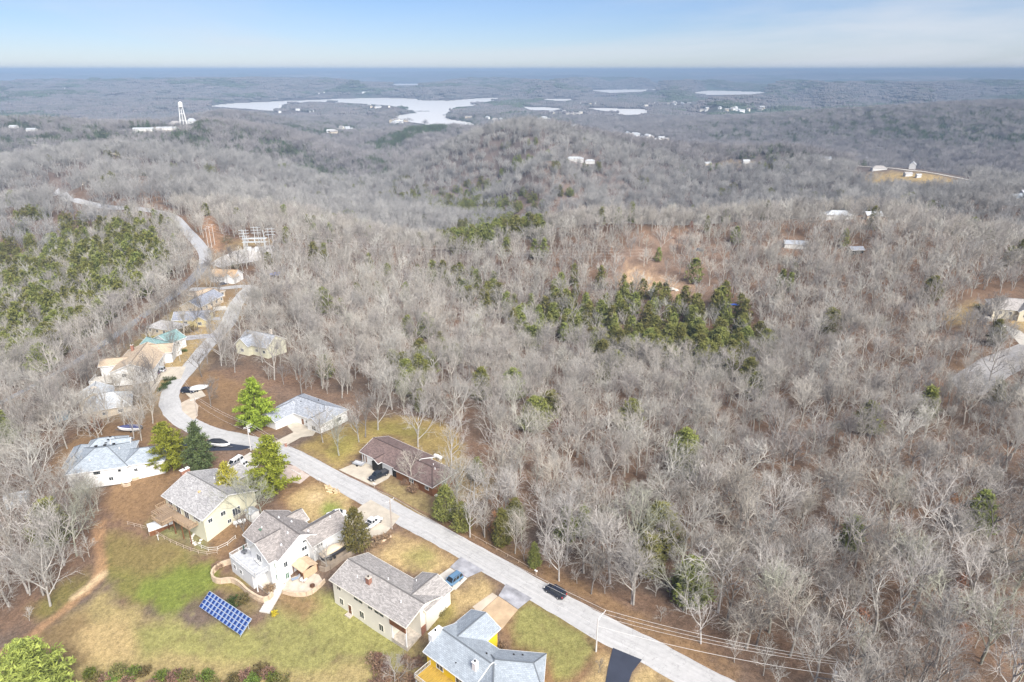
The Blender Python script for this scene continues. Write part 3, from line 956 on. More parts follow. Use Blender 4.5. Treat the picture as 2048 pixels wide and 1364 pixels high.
def road_material(name, c, track=.10, crack=.35):
    m, t, b = nodes_of(name)
    uv = t.nodes.new('ShaderNodeUVMap')
    sp = t.nodes.new('ShaderNodeSeparateXYZ'); t.links.new(uv.outputs[0], sp.inputs[0])
    g = t.nodes.new('ShaderNodeNewGeometry')
    # long streaks along the travel direction
    mp = t.nodes.new('ShaderNodeMapping'); mp.inputs['Scale'].default_value = (9, .05, 1)
    t.links.new(uv.outputs[0], mp.inputs[0])
    n0 = t.nodes.new('ShaderNodeTexNoise'); n0.inputs['Scale'].default_value = 1; n0.inputs['Detail'].default_value = 5
    t.links.new(mp.outputs[0], n0.inputs['Vector'])
    n1 = t.nodes.new('ShaderNodeTexNoise'); n1.inputs['Scale'].default_value = .8; n1.inputs['Detail'].default_value = 7; n1.inputs['Roughness'].default_value = .65
    t.links.new(g.outputs['Position'], n1.inputs['Vector'])
    ad = t.nodes.new('ShaderNodeMath'); ad.operation = 'ADD'
    t.links.new(n0.outputs['Fac'], ad.inputs[0]); t.links.new(n1.outputs['Fac'], ad.inputs[1])
    mr = t.nodes.new('ShaderNodeMapRange'); mr.inputs['From Min'].default_value = .7; mr.inputs['From Max'].default_value = 1.3
    mr.inputs['To Min'].default_value = 1 - track * 2; mr.inputs['To Max'].default_value = 1 + track
    t.links.new(ad.outputs[0], mr.inputs['Value'])
    vo = t.nodes.new('ShaderNodeTexVoronoi'); vo.feature = 'DISTANCE_TO_EDGE'; vo.inputs['Scale'].default_value = .22
    dn = t.nodes.new('ShaderNodeMix'); dn.data_type = 'VECTOR'; dn.inputs['Factor'].default_value = .35
    n2 = t.nodes.new('ShaderNodeTexNoise'); n2.inputs['Scale'].default_value = .5; n2.inputs['Detail'].default_value = 4
    t.links.new(g.outputs['Position'], n2.inputs['Vector'])
    t.links.new(g.outputs['Position'], dn.inputs['A'])
    sc = t.nodes.new('ShaderNodeVectorMath'); sc.operation = 'SCALE'; sc.inputs['Scale'].default_value = 14
    t.links.new(n2.outputs['Color'], sc.inputs[0]); t.links.new(sc.outputs[0], dn.inputs['B'])
    t.links.new(dn.outputs['Result'], vo.inputs['Vector'])
    cm = t.nodes.new('ShaderNodeMapRange'); cm.inputs['From Max'].default_value = .012; cm.inputs['To Min'].default_value = 1 - crack; cm.inputs['To Max'].default_value = 1
    t.links.new(vo.outputs['Distance'], cm.inputs['Value'])
    pr = t.nodes.new('ShaderNodeMath'); pr.operation = 'MULTIPLY'
    t.links.new(mr.outputs[0], pr.inputs[0]); t.links.new(cm.outputs[0], pr.inputs[1])
    mx = t.nodes.new('ShaderNodeVectorMath'); mx.operation = 'SCALE'; mx.inputs[0].default_value = c
    t.links.new(pr.outputs[0], mx.inputs['Scale'])
    t.links.new(mx.outputs[0], b.inputs['Base Color'])
    b.inputs['Roughness'].default_value = .9
    return m


M_ROAD = road_material('worn_asphalt', (.43, .425, .42))
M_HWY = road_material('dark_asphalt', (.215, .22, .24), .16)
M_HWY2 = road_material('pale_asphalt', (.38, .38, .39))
M_CONC = pm('concrete', (.46, .41, .335), .9, .14, .5, .1, detail=7)
M_CONC2 = pm('pale_concrete', (.50, .47, .42), .9, .12, .5, .1, detail=7)
M_TANC = pm('tan_drive', (.42, .31, .20), .9, .18, .6, .1, detail=7)
M_OLDASPH = pm('patched_asphalt', (.30, .30, .32), .9, .38, .45, .1, detail=8)
M_NEWASPH = pm('new_asphalt', (.036, .042, .062), .8, .12, .5, .05, detail=7)
M_GRAVEL = pm('gravel', (.44, .42, .40), .95, .2, 1.2, .3, detail=8)
M_PINKGR = pm('pink_gravel', (.45, .37, .32), .95, .18, .9, .3, detail=8)
M_BROWNGR = pm('brown_gravel', (.27, .22, .17), .95, .2, .9, .3, detail=8)
M_PALEDIRT = pm('pale_dirt', (.46, .39, .31), .95, .15, .5, .2, detail=8)

ROADPIX = [(1560, 1440), (1412, 1364), (1300, 1303), (1198, 1252), (1100, 1196), (1010, 1144), (938, 1103), (870, 1066), (803, 1031), (730, 990), (655, 950), (585, 912),
           (530, 892), (480, 879), (425, 867), (383, 851), (352, 828), (339, 806), (341, 785), (353, 764), (371, 744), (387, 724), (402, 705),
           (418, 687), (434, 670), (449, 655), (459, 640), (465, 622), (476, 603), (492, 584), (506, 572)]
road_c, road_s = strip('road', ROADPIX, 6.3, M_ROAD, .07, rag=.28)
HWYPIX = [(-120, 856), (-60, 830), (0, 805), (60, 774), (130, 736), (190, 698), (250, 657), (300, 622), (345, 592), (375, 567), (398, 543), (409, 526)]
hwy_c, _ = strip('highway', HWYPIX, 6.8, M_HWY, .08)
HWY2PIX = [(409, 526), (411, 515), (408, 503), (398, 489), (380, 468), (362, 448), (346, 434), (322, 425), (280, 418), (240, 416), (188, 409), (152, 400), (129, 390), (112, 381)]
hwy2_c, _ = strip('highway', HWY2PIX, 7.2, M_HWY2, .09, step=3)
side_c, _ = strip('side_street', [(506, 573), (480, 573), (440, 577), (405, 578), (378, 579)], 5.5, M_ROAD, .085)
strip('distant_road', [(262, 318), (230, 309), (190, 302), (150, 298), (95, 292), (45, 288), (38, 283)], 7, M_CONC, .6, step=12)
strip('distant_road', [(38, 283), (60, 277), (120, 274), (190, 269), (245, 265)], 5, M_CONC, .6, step=12)
strip('distant_road', [(0, 316), (60, 317), (130, 316), (185, 318)], 5, M_CONC, .6, step=12)
strip('ridge_road', [(1690, 326), (1740, 334), (1810, 340), (1850, 344), (1890, 351), (1930, 359), (1985, 371)], 6, M_CONC2, .5, step=6)
strip('valley_track', [(731, 383), (733, 374), (733, 364)], 6, M_CONC2, .5, step=6)

sheet('driveway', [(1226, 1296), (1284, 1320), (1264, 1345), (1258, 1364), (1268, 1410), (1202, 1410), (1211, 1364), (1217, 1330)], M_NEWASPH, .085)
sheet('driveway', [(1012, 1168), (1064, 1197), (1036, 1219), (997, 1192)], M_OLDASPH, .085)
sheet('driveway', [(997, 1193), (1036, 1220), (1005, 1258), (985, 1255), (958, 1228)], M_TANC, .075)
sheet('driveway', [(945, 1214), (985, 1186), (996, 1193), (958, 1227)], M_PALEDIRT, .065)
sheet('driveway', [(922, 1114), (968, 1141), (935, 1156), (900, 1135)], M_OLDASPH, .085)
sheet('driveway', [(900, 1136), (935, 1157), (912, 1180), (890, 1178), (868, 1158)], M_CONC2, .075)
sheet('driveway', [(722, 1012), (742, 1000), (800, 1033), (786, 1052), (770, 1068), (730, 1078), (698, 1085), (684, 1060), (694, 1036)], M_CONC, .075)
sheet('boat_pad', [(640, 1108), (690, 1078), (724, 1082), (705, 1108), (660, 1136), (642, 1130)], M_BROWNGR, .07)
sheet('driveway', [(678, 940), (726, 920), (786, 945), (776, 958), (748, 973), (703, 952)], M_CONC, .085)
sheet('driveway', [(546, 886), (587, 865), (574, 852), (602, 838), (642, 850), (626, 872), (602, 875), (572, 892)], M_CONC, .085)
sheet('driveway', [(330, 884), (400, 882), (440, 884), (506, 894), (482, 901), (425, 902), (330, 898)], M_NEWASPH, .085)
sheet('driveway', [(468, 925), (500, 905), (528, 915), (515, 935), (480, 948)], M_CONC2, .085)
sheet('gravel_patch', [(552, 928), (590, 932), (620, 952), (600, 968), (560, 960)], M_PINKGR, .065)
sheet('gravel_patch', [(362, 806), (384, 795), (397, 812), (394, 834), (380, 846), (366, 832)], M_PALEDIRT, .065)
sheet('driveway', [(370, 786), (398, 774), (412, 792), (385, 801)], M_CONC, .075)
sheet('driveway', [(298, 742), (330, 735), (372, 733), (362, 758), (322, 760), (308, 784), (299, 772)], M_CONC, .075)
sheet('driveway', [(362, 673), (440, 667), (446, 674), (366, 682)], M_OLDASPH, .075)
sheet('driveway', [(425, 615), (452, 612), (455, 620), (427, 622)], M_CONC2, .075)
sheet('driveway', [(437, 572), (466, 566), (470, 559), (452, 560), (440, 566)], M_NEWASPH, .1)
sheet('driveway', [(400, 638), (440, 634), (442, 640), (402, 643)], M_OLDASPH, .075)
sheet('substation_yard', [(420, 528), (436, 517), (470, 502), (548, 490), (544, 516), (505, 524), (440, 536)], M_GRAVEL, .12)
sheet('gravel_lot', [(1898, 757), (1960, 718), (2048, 684), (2110, 664), (2110, 705), (2020, 752), (1965, 792), (1922, 785)], pm('dark_gravel', (.31, .30, .295), .95, .2, 1.0, .3, detail=8), .12)
sheet('driveway', [(2000, 648), (2040, 662), (2075, 690), (2040, 690), (2020, 668)], M_CONC2, .14)


# ------------------------------------------------------------------ houses
M_WHITE = pm('white_paint', (.70, .70, .685), .5, .05, 1.5)
M_TRIM = pm('white_trim', (.78, .77, .74), .5, .06, 2)
M_GLASS = pm('window_glass', (.035, .045, .055), .12, .3, .6, spec=.6)
M_GLASSG = pm('green_window_glass', (.10, .17, .12), .15, .3, .8, spec=.6)
M_BRICK = pm('brick', (.26, .13, .09), .9, .25, 4)
M_BROWNWOOD = pm('brown_wood', (.17, .075, .035), .8, .3, 2)
M_DECK = pm('deck_wood', (.30, .22, .15), .85, .25, 2, stretch=(1, 6, 1))
M_GREYDECK = pm('grey_deck', (.42, .43, .45), .8, .2, 1.2)
M_DARK = pm('dark_void', (.02, .018, .016), .9, .2, 2)
M_CREAM = siding('cream_siding', (.74, .70, .60))
M_YELLOWC = siding('pale_yellow_siding', (.64, .62, .47))
M_YELLOW = siding('yellow_siding', (.72, .50, .03))
M_WSIDE = siding('white_siding', (.70, .70, .69))
M_BEIGE = siding('beige_siding', (.55, .47, .36))
M_BRSIDE = siding('brown_siding', (.19, .085, .04), .3)
M_STONE = pm('stone', (.45, .40, .34), .9, .25, 1.6, .3)
M_METALV = pm('vent_metal', (.70, .72, .74), .4, .1, 2)
M_PVC = pm('vent_white', (.8, .8, .8), .5, .05, 2)
ROOF = {
    'taupe': shingle('shingle_taupe', (.325, .305, .29)), 'grey': shingle('shingle_grey', (.36, .35, .345)), 'white_house': shingle('shingle_brown_grey', (.285, .26, .245)),
    'blue': shingle('shingle_pale_blue', (.30, .335, .37), .3, .12), 'bluegrey': shingle('shingle_blue_grey', (.30, .335, .37), .3, .16), 'brown': shingle('shingle_brown', (.165, .118, .108)),
    'slate': shingle('shingle_slate', (.30, .32, .355)), 'tan': shingle('shingle_tan', (.42, .335, .245), .25, .12), 'silver': shingle('shingle_silver', (.42, .44, .46)),
    'teal': shingle('shingle_teal', (.19, .295, .29), .25, .2), 'darkgrey': shingle('shingle_dark_grey', (.245, .26, .30)), 'orange': shingle('shingle_orange', (.40, .28, .17)),
    'white': shingle('shingle_white', (.52, .53, .54)), 'red': shingle('shingle_red', (.45, .22, .17)),
}


def slab_uv(vs):
    """metres along eave / up the slope for one roof face"""
    p = [Vector(v) for v in vs]
    e = (p[1] - p[0]); 
    if e.length < .01: e = p[2] - p[1]
    e.normalize()
    nrm = (p[1] - p[0]).cross(p[2] - p[0])
    if nrm.length < 1e-6: nrm = Vector((0, 0, 1))
    nrm.normalize(); up = nrm.cross(e)
    return [((q - p[0]).dot(e), (q - p[0]).dot(up)) for q in p]


def roof_solid(mb, faces, th=.16):
    """faces: list of top polygons (eave edge first); adds soffit and edges"""
    cnt = {}
    for f in faces:
        mb.add(f, [tuple(range(len(f)))], [slab_uv(f)])
        lo = [(v[0], v[1], v[2] - th) for v in f]
        mb.add(lo, [tuple(range(len(f) - 1, -1, -1))], [[(0, 0)] * len(f)])
        for i in range(len(f)):
            a = tuple(round(c, 3) for c in f[i]); b = tuple(round(c, 3) for c in f[(i + 1) % len(f)])
            cnt.setdefault(frozenset((a, b)), []).append((f[i], f[(i + 1) % len(f)]))
    edges = []
    for k_, l in cnt.items():
        if len(l) == 1:
            a, b = l[0]
            mb.add([a, (a[0], a[1], a[2] - th), (b[0], b[1], b[2] - th), b], [(0, 1, 2, 3)], [[(0, 0)] * 4])
            edges.append((a, b))
    return edges


def fascia(root, edges, mat, w_=.07, h_=.2, drop=.09):
    mb = MB()
    for a, b in edges:
        mb.beam((a[0], a[1], a[2] - drop), (b[0], b[1], b[2] - drop), w_, h_)
    return mb.build('fascia', mat, root)


class House:
    def __init__(s, name, label, loc, ang, roof, wall, trim=None, cat='house', group=None):
        s.r = thing(name, label, cat, loc, R(ang), group)
        s.roof = ROOF[roof]; s.wall = wall; s.trim = trim if trim is not None else M_TRIM
        s.z0 = loc[2]

    def gable(s, x0, x1, y0, y1, zb, ze, zr, ax='x', ov=.45, mid=None, trim=True, walls=True, wallmat=None, cut=None):
        if ax == 'x':
            ym = (y0 + y1) / 2 if mid is None else mid
            fs = [[(x0, y0, ze), (x1, y0, ze), (x1, ym, zr), (x0, ym, zr)], [(x1, y1, ze), (x0, y1, ze), (x0, ym, zr), (x1, ym, zr)]]
        else:
            xm = (x0 + x1) / 2 if mid is None else mid
            fs = [[(x1, y0, ze), (x1, y1, ze), (xm, y1, zr), (xm, y0, zr)], [(x0, y1, ze), (x0, y0, ze), (xm, y0, zr), (xm, y1, zr)]]
        mb = MB(); ed = roof_solid(mb, fs); ro = mb.build('roof', s.roof, s.r)
        cap = MB()
        if ax == 'x': cap.beam((x0, ym, zr + .02), (x1, ym, zr + .02), .3, .06)
        else: cap.beam((xm, y0, zr + .02), (xm, y1, zr + .02), .3, .06)
        cap.build('ridge_cap', s.roof, ro)
        if trim: fascia(s.r, ed, s.trim)
        if walls:
            t = .2
            if ax == 'x':
                k1 = (zr - ze) / (ym - y0); k2 = (zr - ze) / (y1 - ym)
                pr = [(y0 + ov, zb), (y1 - ov, zb), (y1 - ov, ze + ov * k2 - t), (ym, zr - t), (y0 + ov, ze + ov * k1 - t)]
                xa, xb = x0 + ov, x1 - ov
                vs = [(xa, p, z) for p, z in pr] + [(xb, p, z) for p, z in pr]
            else:
                k1 = (zr - ze) / (xm - x0); k2 = (zr - ze) / (x1 - xm)
                pr = [(x0 + ov, zb), (x1 - ov, zb), (x1 - ov, ze + ov * k2 - t), (xm, zr - t), (x0 + ov, ze + ov * k1 - t)]
                ya, yb = y0 + ov, y1 - ov
                vs = [(p, yb, z) for p, z in pr] + [(p, ya, z) for p, z in pr]
            fs = [(0, 4, 3, 2, 1), (5, 6, 7, 8, 9)] + [(i, (i + 1) % 5, 5 + (i + 1) % 5, 5 + i) for i in range(5)]
            MB().add(vs, fs).build('wall', wallmat or s.wall, s.r)
        return ro

    def hip(s, x0, x1, y0, y1, zb, ze, zr, ov=.45, inset=None, wallmat=None, walls=True, inset2=None, trim=True):
        """ridge along the longer side"""
        lx, ly = x1 - x0, y1 - y0
        if lx >= ly:
            i1 = ly / 2 if inset is None else inset; i2 = i1 if inset2 is None else inset2; ym = (y0 + y1) / 2
            a, b = (x0 + i1, ym, zr), (x1 - i2, ym, zr)
        else:
            i1 = lx / 2 if inset is None else inset; i2 = i1 if inset2 is None else inset2; xm = (x0 + x1) / 2
            a, b = (xm, y0 + i1, zr), (xm, y1 - i2, zr)
        c = [(x0, y0, ze), (x1, y0, ze), (x1, y1, ze), (x0, y1, ze)]
        if lx >= ly: fs = [[c[0], c[1], b, a], [c[1], c[2], b], [c[2], c[3], a, b], [c[3], c[0], a]]
        else: fs = [[c[0], c[1], a], [c[1], c[2], b, a], [c[2], c[3], b], [c[3], c[0], a, b]]
        mb = MB(); ed = roof_solid(mb, fs); ro = mb.build('roof', s.roof, s.r)
        cap = MB().beam((a[0], a[1], a[2] + .02), (b[0], b[1], b[2] + .02), .3, .06)
        for f, t in ((c[0], a), (c[3] if lx >= ly else c[1], a), (c[1] if lx >= ly else c[2], b), (c[2] if lx >= ly else c[3], b)):
            cap.beam((f[0], f[1], f[2] + .02), (t[0], t[1], t[2] + .02), .24, .05)
        cap.build('ridge_cap', s.roof, ro)
        if trim: fascia(s.r, ed, s.trim)
        if walls: MB().box(x0 + ov, x1 - ov, y0 + ov, y1 - ov, zb, ze - .02).build('wall', wallmat or s.wall, s.r)
        return ro

    def opening(s, side, u, z, w_, h_, at, kind='window', mat=None, frame=None, mull=1):
        """side: which way the wall faces; u: centre along the wall; at: wall plane"""
        d = {'-y': (0, -1), '+y': (0, 1), '-x': (-1, 0), '+x': (1, 0)}[side]

        def bx(mb, u0, u1, z0, z1, p0, p1):
            if d[0] == 0:
                ya, yb = at + d[1] * p0, at + d[1] * p1
                mb.box(u0, u1, min(ya, yb), max(ya, yb), z0, z1)
            else:
                xa, xb = at + d[0] * p0, at + d[0] * p1
                mb.box(min(xa, xb), max(xa, xb), u0, u1, z0, z1)
            return mb
        f = MB(); e = .09
        bx(f, u - w_ / 2 - e, u + w_ / 2 + e, z + h_ / 2, z + h_ / 2 + e, -.02, .07); bx(f, u - w_ / 2 - e, u + w_ / 2 + e, z - h_ / 2 - e, z - h_ / 2, -.02, .07)
        bx(f, u - w_ / 2 - e, u - w_ / 2, z - h_ / 2, z + h_ / 2, -.02, .07); bx(f, u + w_ / 2, u + w_ / 2 + e, z - h_ / 2, z + h_ / 2, -.02, .07)
        if kind == 'window':
            for m in range(mull):
                c_ = u - w_ / 2 + w_ * (m + 1) / (mull + 1); bx(f, c_ - .03, c_ + .03, z - h_ / 2, z + h_ / 2, -.02, .055)
        fo = f.build(kind, frame or s.trim, s.r)
        bx(MB(), u - w_ / 2, u + w_ / 2, z - h_ / 2, z + h_ / 2, -.02, .03).build('pane' if kind == 'window' else 'door_leaf', mat or M_GLASS, fo)
        if kind == 'door':
            k = MB(); bx(k, u + w_ / 2 - .14, u + w_ / 2 - .07, z - .1, z + .02, .03, .09); k.build('handle', M_METALV, fo)
        return fo

    def garage(s, side, u, z, w_, h_, at, mat=None):
        d = {'-y': (0, -1), '+y': (0, 1), '-x': (-1, 0), '+x': (1, 0)}[side]
        root = None
        for k in range(4):
            mb = MB(); z0 = z - h_ / 2 + k * h_ / 4; z1 = z0 + h_ / 4 - .03
            a, b = sorted((at - d[0] * .02 - d[1] * .02, at + (d[0] + d[1]) * .05))
            if d[0] == 0: mb.box(u - w_ / 2, u + w_ / 2, a, b, z0, z1)
            else: mb.box(a, b, u - w_ / 2, u + w_ / 2, z0, z1)
            o = mb.build('garage_door' if k == 0 else 'panel', mat or M_WHITE, s.r if k == 0 else root)
            if k == 0: root = o

    def chimney(s, x, y, z0, z1, w_=.9, d_=.7, mat=None, capm=None):
        c = MB().box(x - w_ / 2, x + w_ / 2, y - d_ / 2, y + d_ / 2, z0, z1).build('chimney', mat or M_BRICK, s.r)
        MB().box(x - w_ / 2 - .08, x + w_ / 2 + .08, y - d_ / 2 - .08, y + d_ / 2 + .08, z1, z1 + .12).build('chimney_cap', capm or M_STONE, c)
        MB().lathe([(.16, z1 + .12), (.16, z1 + .45)], 8, (x, y, 0)).build('flue', M_DARK, c)

    def vents(s, pts, mat=None, r_=.09, h_=.45):
        for x, y, z in pts:
            MB().lathe([(r_ * 1.5, z - .2), (r_ * 1.5, z), (r_, z + .02), (r_, z + h_)], 8, (x, y, 0)).build('vent_pipe', mat or M_PVC, s.r)

    def part(s, name, mb, mat, parent=None):
        return mb.build(name, mat, parent or s.r)


def rail(mb, pts, z, h_=1.0, post=.1, gap=1.6, pick=.04, pstep=.35):
    for (a, b) in zip(pts[:-1], pts[1:]):
        a = Vector((*a, z)); b = Vector((*b, z)); L = (b - a).length
        mb.beam(a + Vector((0, 0, h_)), b + Vector((0, 0, h_)), .1, .07)
        mb.beam(a + Vector((0, 0, .12)), b + Vector((0, 0, .12)), .06, .05)
        n_ = max(1, int(L / gap))
        for i in range(n_ + 1):
            p = a + (b - a) * i / n_; mb.beam(p, p + Vector((0, 0, h_ + .08)), post, post)
        n_ = max(1, int(L / pstep))
        for i in range(n_):
            p = a + (b - a) * (i + .5) / n_; mb.beam(p + Vector((0, 0, .12)), p + Vector((0, 0, h_)), pick, pick)
    return mb


# --- long cream house with the taupe roof
h = House('ranch_house', 'long cream house with a mottled taupe roof below the road', W0(-37.5, 111.4, 0, 2.6), -36.5, 'taupe', M_CREAM, M_CREAM)
h.gable(0, 22, 0, 10.7, -4.2, 2.6, 4.5, 'x', walls=False)
h.gable(13.8, 22.3, 5.2, 13.2, -2.6, 2.62, 4.35, 'y', .45)
for (x0, x1, y0, y1) in ((.5, 17.2, .5, 10.2), (17.2, 21.5, 4.4, 10.2)):
    k1 = 1.9 / 5.35
    zt = lambda y: 2.6 + (y if y < 5.35 else 10.7 - y) * k1 - .2
    pr = [(y0, -4.4), (y1, -4.4), (y1, zt(y1)), (5.35, zt(5.35)), (y0, zt(y0))]
    vs = [(x0, p, z) for p, z in pr] + [(x1, p, z) for p, z in pr]
    MB().add(vs, [(0, 4, 3, 2, 1), (5, 6, 7, 8, 9)] + [(i, (i + 1) % 5, 5 + (i + 1) % 5, 5 + i) for i in range(5)]).build('wall', M_CREAM, h.r)
MB().box(21.5, 21.62, 4.4, 12.7, -4.4, -1.0).build('brick_base', M_BRICK, h.r)
MB().box(17.2, 21.5, .5, 4.4, -3.9, -2.9).build('porch_floor', M_STONE, h.r)
MB().box(17.2, 21.5, .30, .5, .7, 1.9).build('porch_beam', M_BROWNWOOD, h.r)
for x, y in ((21.3, .6), (17.5, .6)): MB().box(x - .1, x + .1, y - .1, y + .1, -3.0, 2.5).build('porch_post', M_WHITE, h.r)
for u, z, w_, h_ in ((2.4, 1.35, 1.1, .8), (8.2, 1.4, 2.6, .7), (11.7, 1.4, 1.2, .7), (14.2, 1.4, 2.6, .7), (2.8, -1.9, 1.0, 1.5), (8.9, -1.9, 1.2, 1.6), (14.5, -2.0, 1.2, 1.6)):
    h.opening('-y', u, z, w_, h_, .5)
h.opening('-y', 5.3, -2.5, .95, 2.1, .5, 'door', M_BROWNWOOD)
MB().box(4.6, 6.1, -.5, .5, -4.2, -3.55).build('door_step', M_STONE, h.r)
h.opening('+x', 6.6, .6, 1.1, 1.1, 21.5); h.opening('-x', 4, 1.2, 1.0, 1.0, .5)
h.garage('+y', 18.0, -.1, 5.0, 2.2, 12.75)
h.opening('+y', 6, .8, 1.6, 1.2, 10.2)
h.chimney(8.4, 3.4, 3.2, 5.2, 1.0, .8)
h.vents([(5.2, 3.2, 3.75), (11.2, 6.1, 4.25), (17.5, 3.4, 3.85), (15.2, 10, 3.1)])

# --- blue-grey roofed yellow house at the bottom
h = House('yellow_house', 'yellow house with a pale blue-grey many-winged roof at the bottom edge', W0(-15.7, 92.5, 0, 2.8), -40.1, 'blue', M_YELLOW, M_WHITE)
h.gable(-.4, 12, 0, 9.3, -4.2, 2.8, 4.75, 'x', .5)
h.gable(-.8, 6.8, 5.2, 13.2, -1.8, 2.82, 4.4, 'y', .5)
sub = empty('right_wing', (9.6, 9.2, 0), R(33.7)); sub.parent = h.r
hw = House.__new__(House); hw.r = sub; hw.roof = h.roof; hw.wall = h.wall; hw.trim = h.trim
hw.hip(-2.5, 8.7, -8.2, 0, -3.5, 2.78, 4.65, .5, inset=2.5, inset2=2.0)
sub2 = empty('lower_wing', (12.6, 4.6, 0), R(40.1)); sub2.parent = h.r
hv = House.__new__(House); hv.r = sub2; hv.roof = h.roof; hv.wall = h.wall; hv.trim = h.trim
hv.gable(-3.6, 3.6, -10, .6, -4.8, 2.76, 4.5, 'y', .5)
for sb_ in (sub, sub2):
    for ch in list(sb_.children):
        ch.parent = h.r; ch.location = sb_.location; ch.rotation_euler = sb_.rotation_euler
# white chimney on the left gable and the roof stack
h.chimney(-.5, 3.4, -3.5, 4.9, 1.0, 2.6, M_WHITE, M_WHITE)
h.chimney(10.1, 2.6, 3.6, 5.4, .8, .8, pm('stack_render', (.72, .66, .62), .8, .1, 2), M_METALV)
h.vents([(6.4, 1.6, 3.4), (9.6, 6.1, 4.2)], M_DARK, .12, .2)
hw.vents([(3.0, -1.7, 3.6), (4.6, -1.6, 3.55)], M_DARK, .12, .2)
for ch in list(sub.children):
    ch.parent = h.r; ch.location = sub.location; ch.rotation_euler = sub.rotation_euler
bpy.data.objects.remove(sub); bpy.data.objects.remove(sub2)
for u in (3.4, 8.2): h.opening('-y', u, 1.35, 1.6, 1.2, .5)
h.opening('-y', 10.2, 1.2, .9, 1.9, .5, 'door', M_DARK)
h.garage('+y', 3.0, .3, 5.0, 2.2, 12.7)
MB().box(1.0, 11.4, -3.4, .5, .2, .35).build('deck', pm('yellow_deck', (.38, .245, .045), .8, .3, 1.2, stretch=(6, 1, 1)), h.r)
mb = MB(); rail(mb, [(1.0, .4), (1.0, -3.4), (11.4, -3.4)], .35, 1.0, .12, 2.0, .05, .3); mb.build('deck_railing', pm('pale_rail', (.50, .48, .45), .7, .1, 2), h.r)
for x in (1.2, 4.5, 8, 11.2): MB().box(x - .1, x + .1, -3.3, -3.1, -5.4, .2).build('deck_post', M_GREYDECK, h.r)

# --- white house with the roof deck
h = House('white_house', 'white house with brown-grey gables and a roof deck', W0(-60.1, 125.6, 0, 2.5), -39.6, 'white_house', M_WSIDE, M_WHITE)
h.gable(-.6, 13.5, 0, 12.0, -4.2, 2.5, 5.9, 'x', .45)
h.gable(4.3, 12.6, -1.6, 7.0, -4.2, 2.45, 5.3, 'y', .4, mid=7.6)
h.gable(7.6, 15.2, 7.4, 17.8, -2.2, 2.5, 5.0, 'y', .45)
h.gable(.5, 6, 8.5, 13.2, -1, 2.4, 4.2, 'y', .4)
# walled room under the deck
MB().box(.8, 9.6, -4.2, .3, -4.6, -.35).build('wall', M_WSIDE, h.r)
MB().box(.7, 11.2, -4.3, -.2, -.35, -.15).build('roof_deck', M_GREYDECK, h.r)
mb = MB(); rail(mb, [(.8, .2), (.8, -4.2), (11.1, -4.2), (11.1, -.3)], -.15, .95, .12, 2.1, .04, .28); mb.build('deck_railing', M_WHITE, h.r)
for x in (10.9,): MB().box(x - .1, x + .1, -4.2, -4.0, -4.4, -.35).build('deck_post', M_WHITE, h.r)
for u in (2.3, 4.9): h.opening('-y', u, -2.1, 1.0, 1.1, -4.2)
# corner bay with green glass
MB().prism([(11.0, -.2), (13.0, -.2), (13.8, .9), (13.8, 2.2), (11.0, 2.2)], -4.2, 2.2).build('bay', M_WSIDE, h.r)
h.opening('-y', 11.9, 1.0, 1.5, 1.3, -.2, mat=M_GLASSG); h.opening('-y', 11.9, -2.0, 1.7, 1.5, -.2, mat=M_GLASSG)
h.opening('+x', 1.5, -2.0, .8, 1.5, 13.8, mat=M_GLASSG); h.opening('+x', 1.5, 1.0, .8, 1.3, 13.8)
h.opening('+x', 6.8, 1.6, 1.2, .9, 13.05); h.opening('+x', 7.2, 3.4, 1.1, .6, 13.05)
h.opening('+x', 9.8, -1.2, .95, 2.0, 13.05, 'door', M_BROWNWOOD); h.opening('+x', 6.6, -1.0, 1.8, 1.5, 13.05)
h.opening('+x', 9.3, 1.6, .9, .9, 14.75); h.opening('+x', 9.9, 1.6, .8, .8, 14.75)
h.opening('-x', 3, .8, 1.0, 1.2, -.15); h.opening('-y', 8.0, 1.4, 1.8, 1.6, -1.2)
h.garage('+y', 11.4, .4, 4.8, 2.2, 17.35)
h.vents([(2.6, 3.2, 4.3), (4.0, 6.8, 5.6), (6.4, 8.4, 4.7), (10.2, 5.0, 5.5), (11.2, 2.6, 4.2), (11.8, 15.0, 4.8), (12.6, 8.6, 5.0)], M_METALV, .13, .25)
MB().box(2.4, 3.2, 2.4, 3.3, 3.9, 4.15).build('skylight', M_GLASSG, h.r)

# --- cream house with wooden decks
h = House('cream_house', 'cream house with a broad grey roof and wooden decks', W0(-85.9, 141.1, 0, 2.4), -35.1, 'grey', M_YELLOWC, M_WHITE)
h.gable(-.3, 17.3, 0, 15.2, -4.6, 2.4, 5.4, 'x', .6, mid=7.4)
h.gable(1, 9, 12, 19, -1.6, 2.42, 4.4, 'y', .5)
h.chimney(-.9, 7.2, -3.5, 6.0, .9, 2.2, M_BRICK, M_WHITE)
h.opening('+x', 2.2, .9, 1.0, 1.0, 16.7); h.opening('+x', 5.6, .9, 1.2, 1.1, 16.7); h.opening('+x', 9.0, -.4, 2.0, 2.0, 16.7, mull=2); h.opening('+x', 6.8, -2.0, .9, .9, 16.7)
h.opening('-y', 13.8, 1.2, 2.6, 1.0, .6, mull=2)
for u in (2.5, 6, 9.5): h.opening('-y', u, .6, 1.8, 2.0, .6)
h.opening('-y', 5, -2.8, 1.8, 2.0, .6)
MB().box(-.2, 14.0, -1.9, .6, -.55, -.4).build('deck', M_DECK, h.r)
